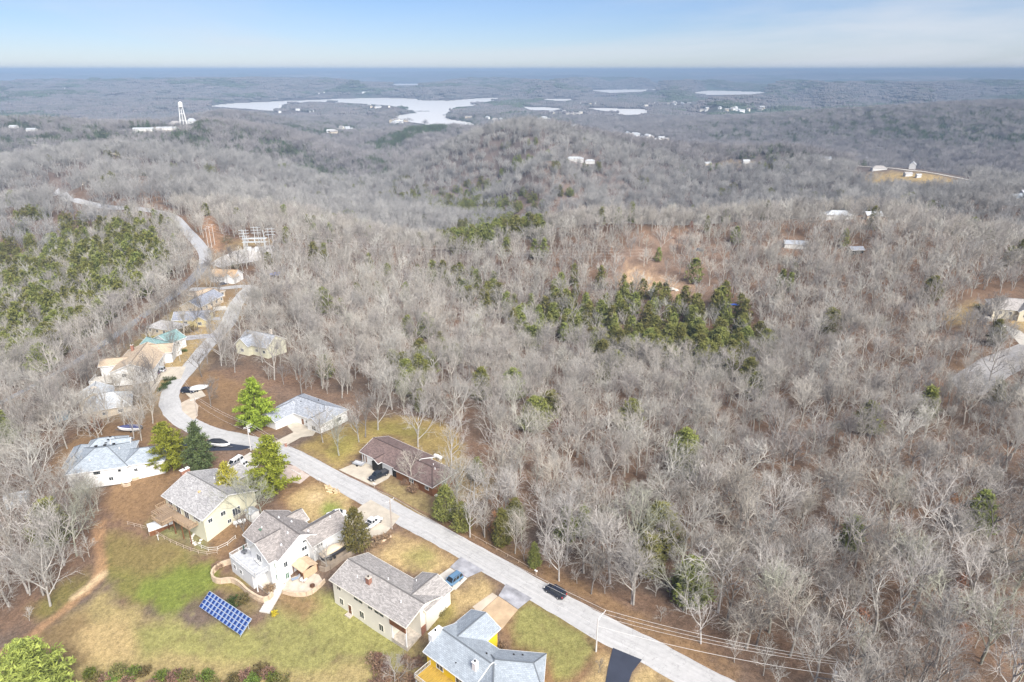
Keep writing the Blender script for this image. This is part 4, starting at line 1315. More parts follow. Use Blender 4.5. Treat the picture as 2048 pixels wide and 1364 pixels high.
mb = MB(); rail(mb, [(-.2, .5), (-.2, -1.9), (2.8, -1.9), (2.8, -4.6), (7.4, -4.6), (7.4, -1.9), (14, -1.9), (14, .4)], -.4, 1.0, .14, 1.7, .05, .4); mb.build('deck_railing', pm('rail_wood', (.42, .30, .19), .8, .2, 2), h.r)
MB().box(2.8, 7.4, -4.6, -1.9, -.6, -.45).build('deck', M_DECK, h.r)
for x in (0, 4, 7, 10.5, 13.8): MB().box(x - .1, x + .1, -1.8, -1.6, -5.2, -.55).build('deck_post', M_BROWNWOOD, h.r)
for k in range(7): MB().box(3.2 + k * .62, 3.32 + k * .62, -4.6, -.2, 1.72, 1.84).build('pergola_slat', M_DECK, h.r)
for x in (3.2, 7.1):
    MB().box(x - .07, x + .07, -4.5, -4.36, -.4, 1.6).build('pergola_post', M_DECK, h.r)
for y in (-4.4, -.4): MB().box(3.0, 7.3, y - .06, y + .06, 1.55, 1.7).build('pergola_beam', M_DECK, h.r)
h.vents([(6.0, 4.6, 4.2), (9.6, 3.6, 3.9), (6.6, 10.4, 4.5), (10.5, 9.5, 4.9)])
MB().box(8.6, 9.2, 4.6, 5.2, 4.1, 4.55).build('roof_vent', pm('gold_vent', (.6, .42, .2), .6, .1, 2), h.r)

# --- pale blue-roofed white house on the left
h = House('blue_roof_house', 'white house with a low pale blue-grey hipped roof and three skylights', W0(-119.5, 159.4, 0, 1), 16.4, 'bluegrey', M_WSIDE, M_WHITE)
h.hip(.5, 15.6, -7.4, 7.2, -4.2, 1.0, 4.0, .4, inset=6.0)
h.hip(2.2, 12.2, 4.5, 11.0, -2.8, 1.02, 3.0, .4, inset=3)
h.hip(13.5, 24.5, -7.0, 2.4, -4.2, 1.01, 3.4, .4, inset=4.4)
h.hip(-1.5, 4, -3, 8.8, -4.5, .7, 2.6, .4)
h.gable(8.8, 14, 3.6, 8.6, -2.6, 1.03, 2.9, 'x', .4)
for x in (6.4, 8.6, 10.8): MB().box(x - .35, x + .35, 1.0, 1.6, 3.72, 3.98).build('skylight', M_DARK, h.r)
for x, y in ((8, 4.2), (8.2, 6.0), (8.4, 7.6)): MB().box(x - .3, x + .3, y - .15, y + .15, 2.9, 3.1).build('roof_vent', M_DARK, h.r)
h.vents([(6.0, -4.2, 2.7), (12.6, -1.0, 3.4)])
for u in (7.4, 8.2): h.opening('-y', u, .1, .6, .7, -7.0, frame=M_DARK)
h.opening('-y', 13.2, -.1, .5, .5, -7.0, frame=M_DARK); h.opening('-y', 10.8, -2.2, 1.0, 1.0, -7.0); h.opening('-y', 17.0, -.8, .8, .9, -6.6)
h.opening('-y', 4.0, -.8, 1.2, 1.0, -7.0); h.garage('+x', -2.4, -1.2, 4.6, 2.2, 24.1)

# --- long brown-roofed house right of the road
h = House('brown_roof_house', 'long low house with a reddish brown roof right of the road', W0(-42.0, 162.6, 0, 2), -37.6, 'brown', M_WHITE, M_WHITE)
h.gable(0, 18.5, 0, 10.9, -1.6, 2.0, 4.0, 'x', .5)
h.hip(14, 28.2, -.4, 9.4, -2.2, 1.96, 3.9, .5, inset=.6, inset2=4.6, wallmat=M_BRSIDE)
h.gable(5.9, 9.0, -1.2, 4, -1.4, 2.02, 2.9, 'y', .3, trim=True, wallmat=M_DARK)
h.garage('-y', 11.2, .0, 4.2, 2.2, .5); h.garage('-y', 3.9, .1, 2.6, 2.2, .5)
for u in (1.2, 2.2): MB().box(u - .18, u + .18, .42, .5, -.8, 1.3).build('shutter', M_BROWNWOOD, h.r)
h.opening('-y', 20.2, .7, 1.4, 1.0, .1); h.opening('-y', 25.8, .7, 1.1, .9, .1); h.opening('-y', 15.6, .3, .95, 2.0, .5, 'door', M_BROWNWOOD)
h.opening('+x', 4.5, .7, 1.6, 1.0, 27.7)
MB().box(27.75, 28.5, .6, 1.5, -1.9, -1.0).build('air_unit', M_METALV, h.r)
h.vents([(22.4, 6.2, 3.2), (24.5, 4.6, 3.6)])
MB().box(12.8, 14.2, .3, .5, -1.4, 1.6).build('porch_screen', M_DARK, h.r)

# --- grey-roofed house with the garage court
h = House('grey_roof_house', 'white house with a slate grey hipped roof facing a wide concrete drive', W0(-70.5, 181.9, 0, 1), 57.2, 'slate', M_WSIDE, M_WHITE)
h.hip(6, 17.2, -12.5, 8.2, -2.9, 1.0, 3.6, .5, inset=4.5, inset2=4)
h.gable(-1.2, 9.0, 0, 7.6, -2.9, 1.02, 3.0, 'x', .5)
h.gable(4.5, 10.5, -12.9, -6.5, -2.9, 1.02, 2.8, 'x', .5)
h.garage('-y', 3.4, -1.4, 5.2, 2.3, .5)
h.opening('-x', -9.8, -.8, 1.6, 1.4, 5.0); h.opening('-x', -3.2, -1.2, 1.0, 2.0, 6.5, 'door', M_BROWNWOOD); h.opening('-y', 13, -.8, 1.8, 1.2, -12.0); h.opening('-x', -5.2, -.6, 1.2, 1.2, 6.5)
h.vents([(10.2, 1.2, 3.0), (13.6, -3, 3.2)], M_DARK, .12, .2)

# --- tan-roofed house
h = House('tan_roof_house', 'long two-storey house with a tan shingle roof by the road bend', W0(-141.5, 219.6, 0, 0), 11.4, 'tan', M_WSIDE, M_WHITE)
h.gable(0, 14.5, -2.2, 19.5, -4.8, .6, 3.4, 'y', .5)
h.gable(6, 17.0, 13.5, 21.5, -4.6, .62, 3.0, 'x', .5)
h.gable(-6.2, 4, 5.4, 12, -5.6, .2, 2.0, 'x', .5)
h.chimney(3.0, 15.5, 1.6, 4.0, .9, .9)
h.opening('-y', 4.5, -1.0, 1.4, 1.2, -1.7); h.opening('-y', 9.8, -1.0, 1.4, 1.2, -1.7); h.garage('+x', 2.4, -3.2, 4.6, 2.2, 14.0)
for u in (6.5, 9.0, 11): h.opening('+x', u, -.8, 1.0, 1.2, 14.0)
for u in (15.4, 17.5, 19.6): h.opening('+x', u, -.8, 1.1, 1.3, 16.5)
h.opening('+x', 11.8, -3.2, .95, 2.0, 14.0, 'door', M_BROWNWOOD)
MB().box(-7.2, 2, -2.0, 4.6, -3.4, -3.2).build('terrace', M_CONC2, h.r)
mb = MB(); rail(mb, [(2, -2), (-7.2, -2), (-7.2, 4.6)], -3.2, .95, .1, 1.8, .04, .4); mb.build('terrace_railing', M_WHITE, h.r)

# --- silver-roofed house below it
h = House('silver_roof_house', 'house with a weathered silver-grey roof behind bare trees', W0(-133.5, 194.5, 0, -2), 24.7, 'silver', M_BEIGE, M_WHITE)
h.hip(-3.5, 10.5, -.5, 11, -6.2, -2.0, 1.4, .5, inset=5)
h.gable(-6, 4.5, 8.5, 18, -6.6, -2.02, .8, 'y', .5)
MB().lathe([(.9, .7), (.9, .9), (.5, 1.15), (.02, 1.2)], 14, (-1.0, 13.0, -.2)).build('roof_turbine', M_STONE, h.r)
h.opening('-y', 2.5, -3.6, 1.4, 1.1, 0); h.opening('-y', 7, -3.6, 1.4, 1.1, 0); h.opening('+x', 5, -3.6, 1.2, 1.1, 10)

# --- teal-roofed house
h = House('teal_roof_house', 'white house with a faded teal roof beside the tan-roofed house', W0(-143.2, 244.9, 0, 0), -26.4, 'teal', M_WSIDE, M_WHITE)
h.gable(-1.8, 9.0, 5.0, 13.2, -4.6, .3, 2.8, 'y', .5, mid=3.2)
h.gable(-1.0, 14.5, -.5, 6.5, -4.6, .28, 2.3, 'x', .5)
h.opening('-y', 4, -1.2, 1.4, 1.2, 0); h.opening('-y', 10, -1.2, 1.4, 1.2, 0); h.opening('+x', 3, -1.4, 1.2, 1.2, 14.0); h.opening('+x', 9, -1.2, 1.4, 1.2, 8.5); h.garage('+y', 5.5, -3.2, 4.4, 2.2, 12.7)


def small_house(name, label, px, py, ang, L, W, wallh, rise, roof, wall, style='gable', wing=None, group=None, chim=False, gface=None, drop=1.2, wins=True):
    p = G(px, py)
    hh = House(name, label, (p.x, p.y, p.z), ang, roof, wall, M_WHITE, group=group)
    if style == 'gable': hh.gable(-L / 2, L / 2, -W / 2, W / 2, -drop, wallh, wallh + rise, 'x', .4)
    else: hh.hip(-L / 2, L / 2, -W / 2, W / 2, -drop, wallh, wallh + rise, .4)
    if wing:
        x0, x1, y0, y1, r_ = wing
        hh.gable(x0, x1, y0, y1, -drop, wallh + .02, wallh + r_, 'y', .4)
    if wins:
        n_ = max(2, int(L / 3.5))
        for i in range(n_):
            u = -L / 2 + L * (i + .5) / n_
            if wing and wing[2] < -W / 2 and wing[0] - .8 < u < wing[1] + .8: continue
            hh.opening('-y', u, wallh * .55, 1.2, 1.1, -W / 2 + .4)
        hh.opening('+x', 0, wallh * .55, 1.2, 1.1, L / 2 - .4); hh.opening('-x', 0, wallh * .55, 1.2, 1.1, -L / 2 + .4)
        if wing and wing[2] < -W / 2: hh.opening('-y', (wing[0] + wing[1]) / 2, wallh * .55, 1.4, 1.2, wing[2] + .4)
    if chim: hh.chimney(L * .2, W * .2, wallh, wallh + rise + 1.0, .9, .7, M_STONE)
    if gface: hh.garage(*gface)
    return hh


# upper street
small_house('grey_roof_bungalow', 'low house with a pale grey roof half hidden behind the teal-roofed house', 338, 664, -20, 15, 9, 3, 2.2, 'grey', M_BEIGE, 'hip')
small_house('yellow_wall_bungalow', 'house with a dark grey roof and a yellow end wall on the upper street', 388, 645, 8, 15, 10, 3, 2.4, 'darkgrey', siding('butter_siding', (.55, .47, .26)), 'gable', (1.5, 7.5, -7.0, 0, 2.0))
small_house('beige_gable_house', 'house with a dark grey roof and a wide beige gable end on the upper street', 407, 614, 78, 19, 10, 3.2, 2.8, 'darkgrey', M_BEIGE, 'gable')
small_house('tan_bungalow', 'low house with a light tan roof just below the side street', 414, 596, 60, 14, 11, 2.8, 2.0, 'tan', M_BEIGE, 'hip')
small_house('orange_roof_house', 'house with an orange-brown roof and white garage above the side street', 455, 560, -8, 14, 10, 3, 3.0, 'orange', M_WSIDE, 'gable', (1.5, 7.5, -6.5, 0, 2.2), gface=('-y', -3.2, 1.1, 4.6, 2.1, -4.6), wins=False)
small_house('hidden_house', 'cream house half hidden by bare trees right of the upper street', 527, 702, -25, 15, 11, 4.5, 3.4, 'slate', M_YELLOWC, 'gable', (-7, 0, -7.5, 0, 3.0), chim=True)
# right edge
p = G(2010, 632)
h = House('beige_house', 'beige house with a grey hipped roof and stone chimney at the right edge', (p.x, p.y, p.z), -20, 'taupe', siding('pale_beige_siding', (.68, .62, .48)), M_WHITE)
h.hip(-7, 17, -5, 9, -3, 4.6, 8.2, .5)
h.gable(2.5, 8.5, -7.2, 2, -3, 4.5, 7.0, 'y', .4)
h.chimney(-6.2, -1.5, -2.5, 7.6, 1.8, 2.2, M_STONE, M_CONC2)
for u in (-3.5, .2, 11, 14.4): h.opening('-y', u, 2.8, 1.2, 1.3, -4.5)
h.opening('-y', 5.5, 2.9, 1.6, 1.3, -6.8); h.opening('-x', 4, 2.6, 1.4, 1.3, -6.5)
MB().box(-10, -6.5, -8, -4, -3, .2).build('terrace', M_CONC2, h.r)

KEEP = []
FARH = [
    # px, py, angle, length, width, wall, rise, roof, wall material, style, label
    (1649, 322, 5, 24, 11, 4.5, 4.0, 'slate', M_WSIDE, 'gable', 'long grey-blue roofed house beside the tall green cedar on the right ridge'),
    (1733, 322, 40, 18, 11, 6.5, 4.5, 'white', M_WSIDE, 'gable', 'white two-storey house with steep gables on the right ridge'),
    (1757, 340, -8, 24, 12, 4.0, 3.6, 'taupe', M_WSIDE, 'hip', 'grey-roofed house in front of the white two-storey house'),
    (1824, 338, 60, 15, 11, 7.5, 5.0, 'white', M_WSIDE, 'gable', 'bright white gabled house at the top of the ridge field'),
    (1815, 352, 0, 12, 9, 4, 2.5, 'grey', M_WSIDE, 'gable', 'small white outbuilding below the bright white gabled house'),
    (1836, 355, 0, 8, 6, 4, 2.0, 'white', M_WSIDE, 'gable', 'small white shed right of the outbuilding below the gabled house'),
    (1600, 304, 12, 16, 9, 4, 3, 'white', M_WSIDE, 'gable', 'white house on the skyline of the right ridge'),
    (1492, 326, 0, 14, 9, 4, 3, 'white', M_WSIDE, 'gable', 'white roofed house at the left end of the right ridge'),
    (1415, 330, 10, 14, 9, 3.5, 3, 'silver', M_BEIGE, 'gable', 'pale house in the trees left of the ridge yard'),
    (1945, 374, -25, 30, 10, 4, 3.2, 'silver', M_WSIDE, 'gable', 'long pale roof at the right end of the ridge road'),
    (2030, 408, 20, 18, 12, 7, 4, 'bluegrey', M_WSIDE, 'gable', 'white houses with steep blue-grey roof on the far right edge'),
    (2052, 402, 0, 16, 11, 8, 4, 'white', M_WSIDE, 'gable', 'bright white house cut by the right picture edge'),
    (1675, 437, -10, 21, 10, 3.5, 3.2, 'silver', M_WSIDE, 'hip', 'pale blue-grey roof peeking over the near wooded hill'),
    (1744, 438, 0, 13, 8, 3.5, 2.8, 'white', M_BEIGE, 'gable', 'small pale roof right of the one peeking over the wooded hill'),
    (1590, 494, -12, 17, 8, 3, 2.2, 'slate', M_WSIDE, 'gable', 'long slate-roofed house hidden in trees on the near hill'),
    (1710, 506, 5, 10, 7, 3, 2, 'darkgrey', M_DARK, 'gable', 'dark roofed shed hidden in trees right of the long slate roof'),
    (1150, 322, -8, 32, 12, 5, 3.0, 'white', M_WSIDE, 'hip', 'pale flat-roofed building on the slope of the round hill'),
    (1180, 326, -8, 18, 10, 4.5, 2.4, 'silver', M_WSIDE, 'hip', 'silver roofed annex right of the pale building on the round hill'),
    (176, 362, 15, 15, 10, 4, 3.2, 'red', M_BEIGE, 'hip', 'pinkish red roofed house on the left ridge'),
    (8, 412, 20, 18, 10, 4, 3, 'white', M_WSIDE, 'gable', 'white roofed house at the left edge below the ridge'),
    (64, 262, 0, 22, 12, 4, 3, 'white', M_WSIDE, 'gable', 'white house at the far bend of the left ridge road'),
    (28, 256, 0, 18, 12, 4, 3, 'silver', M_WSIDE, 'gable', 'pale house left of the far bend of the ridge road'),
    (352, 250, 12, 40, 20, 6, 8, 'taupe', M_BEIGE, 'hip', 'broad tan roofed building left of the water tower'),
    (384, 246, 0, 30, 18, 7, 9, 'silver', M_WSIDE, 'hip', 'pale roofed building right of the water tower'),
    (288, 262, 4, 44, 14, 5, 2.5, 'white', M_WSIDE, 'gable', 'long low white building on the gravel yard left of the water tower'),
    (335, 259, 4, 46, 12, 4, 2.0, 'white', M_WSIDE, 'gable', 'long white shed in front of the water tower'),
]
M_WFAR = siding('weathered_white_siding', (.58, .575, .56))
for (x, y, a, L, W, wh, rs, rf, wl, st, lb) in FARH:
    wl = M_WFAR if wl is M_WSIDE else wl; rf = 'silver' if rf == 'white' else rf
    qk_ = G(x, y); KEEP.append((qk_.x, qk_.y, 9.0, 16.0) if not (x < 420 and y < 275) else (qk_.x, qk_.y, 20.0, 70.0))
    small_house('distant_house', lb, x, y, a, L * .85, W * .85, wh * .85, rs * .85, rf, wl, st, drop=5, wins=False, group='houses on the far ridges')

# lakeside town: many tiny houses
tw = random.Random(5)
TOWN = [((665, 268), (700, 258), 9), ((770, 246), (850, 240), 22), ((560, 226), (640, 222), 3), ((720, 212), (790, 218), 5), ((1040, 246), (1100, 240), 14), ((1130, 262), (1170, 252), 10),
        ((1250, 272), (1340, 284), 16), ((1100, 225), (1180, 232), 8), ((1280, 210), (1380, 206), 14), ((1400, 222), (1560, 218), 18), ((1000, 240), (900, 236), 6), ((1130, 207), (1200, 206), 7), ((640, 186), (760, 184), 4), ((110, 182), (130, 180), 1)]
WA = MB()
tiny = []
for (cm, rf) in ((M_WSIDE, 'white'), (M_BEIGE, 'taupe'), (M_WSIDE, 'silver'), (M_CREAM, 'taupe')):
    mbw = MB().box(-6, 6, -4, 4, -6, 4).add([(-6, -4, 4), (-6, 4, 4), (-6, 0, 6.6), (6, -4, 4), (6, 4, 4), (6, 0, 6.6)], [(0, 2, 1), (3, 4, 5)])
    mbr = MB(); roof_solid(mbr, [[(-6.6, -4.6, 3.9), (6.6, -4.6, 3.9), (6.6, 0, 6.9), (-6.6, 0, 6.9)], [(6.6, 4.6, 3.9), (-6.6, 4.6, 3.9), (-6.6, 0, 6.9), (6.6, 0, 6.9)]], .2)
    a = mbw.mesh('wall'); a.materials.append(cm); b = mbr.mesh('roof'); b.materials.append(ROOF[rf]); tiny.append((a, b))
ORD = ['first', 'second', 'third', 'fourth', 'fifth', 'sixth', 'seventh', 'eighth', 'ninth', 'tenth', 'eleventh', 'twelfth', 'thirteenth', 'fourteenth', 'fifteenth', 'sixteenth', 'seventeenth', 'eighteenth', 'nineteenth']
TENS = ['', '', 'twent', 'thirt', 'fort', 'fift', 'sixt', 'sevent', 'eight', 'ninet']


def ordinal(k):
    k += 1
    if k < 20: return ORD[k - 1]
    if k < 100: return TENS[k // 10] + ('ieth' if k % 10 == 0 else 'y-' + ORD[k % 10 - 1])
    return 'hundredth' if k == 100 else 'hundred-and-' + ordinal(k - 101)


town_list = []
for ti, ((xa, ya), (xb, yb), n_) in enumerate(TOWN):
    for i in range(n_):
        f = tw.random()
        p = G(xa + (xb - xa) * f + tw.uniform(-4, 4), ya + (yb - ya) * f + tw.uniform(-3.5, 3.5))
        if p.z < LAKE + 1: continue
        side_ = 'left of the bay' if xa < 860 else ('right of the bay' if xa < 1240 else 'at far right')
        t = thing('town_house', 'tiny pale house in the hazy lakeside town %s' % side_, 'house', (p.x, p.y, p.z + .5), tw.uniform(0, 3.1), 'lakeside town houses %s' % side_)
        town_list.append((side_, p.x / p.y, t)); KEEP.append((p.x, p.y, 24.0, 70.0))
        t.scale = (tw.uniform(1.2, 2.6), tw.uniform(1.1, 1.9), tw.uniform(1.1, 1.7))
        a, b = tiny[int(tw.random() * 4)]
        mesh_obj('wall', a, None, t); mesh_obj('roof', b, None, t)
for sd_ in set(q[0] for q in town_list):
    for k_, q in enumerate(sorted((q for q in town_list if q[0] == sd_), key=lambda q: q[1])):
        q[2]['label'] = 'tiny pale house, %s from left, in the hazy lakeside town %s' % (ordinal(k_), sd_)


# ------------------------------------------------------------------ vehicles
M_TYRE = pm('tyre', (.02, .02, .02), .9, .2, 4)
M_RIM = pm('rim', (.5, .5, .52), .35, .1, 3, metal=.6)
M_CARGLASS = pm('car_glass', (.02, .025, .03), .08, .2, 1, spec=.7)
M_HEAD = pm('headlight', (.75, .75, .72), .2, .05, 3, spec=.6)
M_TAIL = pm('taillight', (.45, .02, .015), .25, .1, 3, spec=.6)
M_BUMP = pm('bumper_plastic', (.06, .06, .065), .7, .1, 3)
M_TRAILER = pm('trailer_steel', (.12, .12, .13), .6, .2, 3)


def loft(mb, st):
    """rings of (x, halfwidth, z0, z1, crown) -> closed hull"""
    n_ = 10; vs = []; fs = []
    for (x, w_, z0, z1, cr) in st:
        h_ = z1 - z0
        ring = [(-.82 * w_, z0), (.82 * w_, z0), (w_, z0 + .18 * h_), (w_, z0 + .62 * h_), (.94 * w_, z0 + .88 * h_), (.62 * w_, z1), (-.62 * w_, z1), (-.94 * w_, z0 + .88 * h_), (-w_, z0 + .62 * h_), (-w_, z0 + .18 * h_)]
        vs += [(x, y, z) for y, z in ring]
    for i in range(len(st) - 1):
        for k in range(n_):
            a = i * n_ + k; b = i * n_ + (k + 1) % n_
            fs.append((a, b, b + n_, a + n_))
    fs.append(tuple(range(n_ - 1, -1, -1))); fs.append(tuple(range((len(st) - 1) * n_, len(st) * n_)))
    return mb.add(vs, fs)


def paint(name, c):
    if name in _mats: return _mats[name]
    m, t, b = nodes_of(name)
    b.inputs['Base Color'].default_value = (*c, 1); b.inputs['Roughness'].default_value = .3; b.inputs['Coat Weight'].default_value = .5
    nz_ = t.nodes.new('ShaderNodeTexNoise'); nz_.inputs['Scale'].default_value = 2
    mr = t.nodes.new('ShaderNodeMapRange'); mr.inputs['To Min'].default_value = .22; mr.inputs['To Max'].default_value = .42
    t.links.new(nz_.outputs['Fac'], mr.inputs['Value']); t.links.new(mr.outputs[0], b.inputs['Roughness'])
    _mats[name] = m
    return m


def vehicle(kind, name, label, px, py, to, col, cname, cat='car'):
    """front points from (px,py) towards the photo pixel `to`"""
    p = G(px, py); q = G(*to); ang = math.atan2(q.y - p.y, q.x - p.x)
    L, W, Ht = {'suv': (4.8, 1.0, 1.75), 'sedan': (4.7, .93, 1.45), 'pickup': (5.7, 1.02, 1.85), 'van': (5.1, 1.0, 1.95)}[kind]
    r_ = thing(name, label, cat, (p.x, p.y, p.z + .09), ang)
    hL = L / 2; m = paint('paint_' + cname, col)
    belt = {'suv': 1.05, 'sedan': .92, 'pickup': 1.1, 'van': 1.05}[kind]
    st = [(-hL, W * .82, .42, belt * .86, 0), (-hL + .18, W * .97, .30, belt * .98, 0), (-hL + 1.0, W, .26, belt, 0), (0, W, .26, belt, 0), (hL - 1.35, W, .26, belt * .98, 0), (hL - .45, W * .96, .28, belt * .86, 0), (hL - .08, W * .85, .36, belt * .7, 0), (hL, W * .7, .42, belt * .62, 0)]
    body = loft(MB(), st).build('body', m, r_, smooth=False)
    # cabin (x rear base, rear top, front top, front base)
    c = {'suv': (-hL + .12, -hL + .5, .45, 1.2), 'sedan': (-hL + .75, -hL + 1.45, .25, 1.15), 'pickup': (-.75, -.55, .75, 1.45), 'van': (-hL + .08, -hL + .3, .85, 1.75)}[kind]
    wb, wt = W * .92, W * .76
    vs = [(c[0], -wb, belt - .04), (c[3], -wb, belt - .04), (c[3], wb, belt - .04), (c[0], wb, belt - .04), (c[1], -wt, Ht), (c[2], -wt, Ht), (c[2], wt, Ht), (c[1], wt, Ht)]
    MB().add(vs, [(4, 5, 6, 7), (0, 1, 5, 4), (1, 2, 6, 5), (2, 3, 7, 6), (3, 0, 4, 7)]).build('cabin', m, r_)

    def pane(idx, nm, ins=.1, off=.015, split=1):
        a, b_, c_, d_ = [Vector(vs[i]) for i in idx]
        nrm = (b_ - a).cross(d_ - a).normalized()
        for s_ in range(split):
            f0, f1 = s_ / split, (s_ + 1) / split
            A, B = a + (b_ - a) * f0, a + (b_ - a) * f1; D, C = d_ + (c_ - d_) * f0, d_ + (c_ - d_) * f1
            ce = (A + B + C + D) / 4
            pts = [v + (ce - v) * ins * 1.3 + nrm * off for v in (A, B, C, D)]
            MB().add(pts + [v - nrm * .03 for v in pts], [(0, 1, 2, 3), (0, 4, 5, 1), (1, 5, 6, 2), (2, 6, 7, 3), (3, 7, 4, 0)]).build(nm, M_CARGLASS, r_)
    pane((1, 2, 6, 5), 'windshield'); pane((3, 0, 4, 7), 'rear_window')
    sp_ = 3 if kind in ('suv', 'van') else 2
    pane((0, 1, 5, 4), 'side_window', .12, .015, sp_); pane((2, 3, 7, 6), 'side_window', .12, .015, sp_)
    if kind == 'pickup':
        MB().box(-hL + .15, -.85, -W * .78, W * .78, belt + .003, belt + .02).build('bed_liner', M_BUMP, r_)
        mb = MB()
        mb.box(-hL + .05, -.8, -W * .98, -W * .82, belt - .05, belt + .1); mb.box(-hL + .05, -.8, W * .82, W * .98, belt - .05, belt + .1); mb.box(-hL, -hL + .12, -W * .95, W * .95, belt - .2, belt + .1)
        mb.build('bed_rail', m, r_)
    for sx in (-1, 1):
        for sy in (-1, 1):
            x, y = sx * (hL - (.95 if sx > 0 else 1.0)), sy * (W - .09)
            w_ = MB().lathe([(.2, -.13), (.35, -.13), (.37, -.08), (.37, .08), (.35, .13), (.2, .13)], 14, (x, y, .36), 'y').build('wheel', M_TYRE, r_)
            MB().lathe([(.04, -.145), (.2, -.14), (.2, .14), (.04, .145)], 10, (x, y, .36), 'y').build('rim', M_RIM, w_)
    for sy in (-1, 1):
        MB().box(hL - .2, hL - .02, sy * W * .62 - .17, sy * W * .62 + .17, belt * .58, belt * .72).build('headlight', M_HEAD, r_)
        MB().box(-hL - .01, -hL + .12, sy * W * .72 - .12, sy * W * .72 + .12, belt * .62, belt * .9).build('taillight', M_TAIL, r_)
        MB().box(c[3] - .55, c[3] - .35, sy * (W + .02) - .1, sy * (W + .02) + .1, belt + .02, belt + .2).build('mirror', m, r_)
    MB().box(hL - .06, hL + .05, -W * .78, W * .78, .36, .56).build('bumper', M_BUMP, r_)
    MB().box(-hL - .06, -hL + .05, -W * .8, W * .8, .38, .58).build('bumper', M_BUMP, r_)
    if kind in ('suv', 'van'):
        for sy in (-1, 1): MB().box(c[1] + .2, c[2] - .1, sy * wt * .85 - .03, sy * wt * .85 + .03, Ht + .02, Ht + .07).build('roof_rail', M_BUMP, r_)
    return r_


vehicle('suv', 'dark_suv', 'near-black sport utility vehicle driving on the road', 1110, 1188, (1090, 1176), (.012, .016, .03), 'black')
vehicle('suv', 'blue_suv', 'steel blue sport utility vehicle parked by the long cream house', 906, 1166, (897, 1174), (.10, .19, .30), 'steel_blue')
vehicle('pickup', 'white_pickup', 'white pickup truck parked right of the juniper', 744, 1051, (757, 1042), (.78, .78, .78), 'white', 'truck')
vehicle('sedan', 'white_sedan', 'white sedan parked behind the white house garage', 673, 1032, (655, 1035), (.78, .78, .78), 'white')
vehicle('sedan', 'white_sedan', 'white car half hidden behind the juniper', 693, 1041, (706, 1033), (.76, .77, .78), 'white')
vehicle('pickup', 'black_pickup', 'black pickup truck on the drive of the brown-roofed house', 757, 955, (742, 962), (.02, .024, .032), 'charcoal', 'truck')
vehicle('suv', 'black_suv', 'black sport utility vehicle parked beside the road bend', 377, 785, (390, 785), (.012, .014, .02), 'black')
vehicle('suv', 'navy_suv', 'dark navy car nearest the hedges at the tan-roofed house', 306, 750, (293, 752), (.03, .045, .10), 'navy')
vehicle('van', 'silver_van', 'silver van behind the dark navy car at the tan-roofed house', 317, 744, (302, 746), (.50, .53, .56), 'silver', 'van')
vehicle('van', 'white_van', 'white van behind the cream house, farther from the yellow pine', 471, 930, (458, 940), (.78, .78, .78), 'white', 'van')
vehicle('suv', 'white_suv', 'white vehicle behind the cream house, nearer the yellow pine', 481, 938, (468, 948), (.78, .78, .78), 'white')
vehicle('suv', 'blue_car', 'blue car at the garage of the orange-roofed house', 468, 563, (466, 559), (.02, .07, .32), 'blue')


def boat(name, label, px, py, to, L, hullm, coverm, high=.5, stripe=None):
    p = G(px, py); q = G(*to); ang = math.atan2(q.y - p.y, q.x - p.x)
    r_ = thing(name, label, 'boat', (p.x, p.y, p.z + .08), ang)
    h_ = L / 2; W = L * .16
    st = [(-h_, W * .92, .62, 1.35, 0), (-h_ * .5, W, .52, 1.38, 0), (0, W, .50, 1.42, 0), (h_ * .45, W * .86, .56, 1.5, 0), (h_ * .75, W * .52, .74, 1.58, 0), (h_, W * .06, 1.2, 1.64, 0)]
    hull = loft(MB(), st).build('hull', hullm, r_, smooth=True)
    st2 = [(-h_ * .97, W * .86, 1.36, 1.42, 0), (-h_ * .7, W * .9, 1.36, 1.42 + high * .5, 0), (-h_ * .1, W * .9, 1.38, 1.45 + high, 0), (h_ * .2, W * .8, 1.42, 1.48 + high * .8, 0), (h_ * .6, W * .52, 1.5, 1.58 + high * .25, 0), (h_ * .86, W * .2, 1.55, 1.62, 0)]
    loft(MB(), st2).build('cover', coverm, r_, smooth=True)
    if stripe:
        mb = MB()
        for sy in (-1, 1): mb.add([(-h_ * .95, sy * (W * 1.0), 1.05), (0, sy * (W * 1.02), 1.08), (h_ * .45, sy * (W * .885), 1.15), (h_ * .45, sy * (W * .885), 1.28), (0, sy * (W * 1.02), 1.22), (-h_ * .95, sy * (W * 1.0), 1.18)], [(0, 1, 4, 5), (1, 2, 3, 4)])
        mb.build('hull_stripe', stripe, r_)
    MB().box(-h_ - .45, -h_, -.25, .25, .7, 1.5).build('outboard_motor', M_BUMP, r_)
    mb = MB()
    for sy in (-1, 1): mb.beam((-h_ * .9, sy * W * .7, .45), (h_ * .5, sy * W * .5, .5), .1, .12); mb.beam((h_ * .5, sy * W * .5, .5), (h_ * 1.25, 0, .5), .1, .1)
    mb.beam((-h_ * .4, -W, .4), (-h_ * .4, W, .4), .1, .1)
    mb.build('trailer', M_TRAILER, r_)
    for x in (-h_ * .5, -h_ * .25):
        for sy in (-1, 1):
            MB().lathe([(.12, -.1), (.3, -.1), (.3, .1), (.12, .1)], 12, (x, sy * (W + .05), .3), 'y').build('wheel', M_TYRE, r_)
    return r_


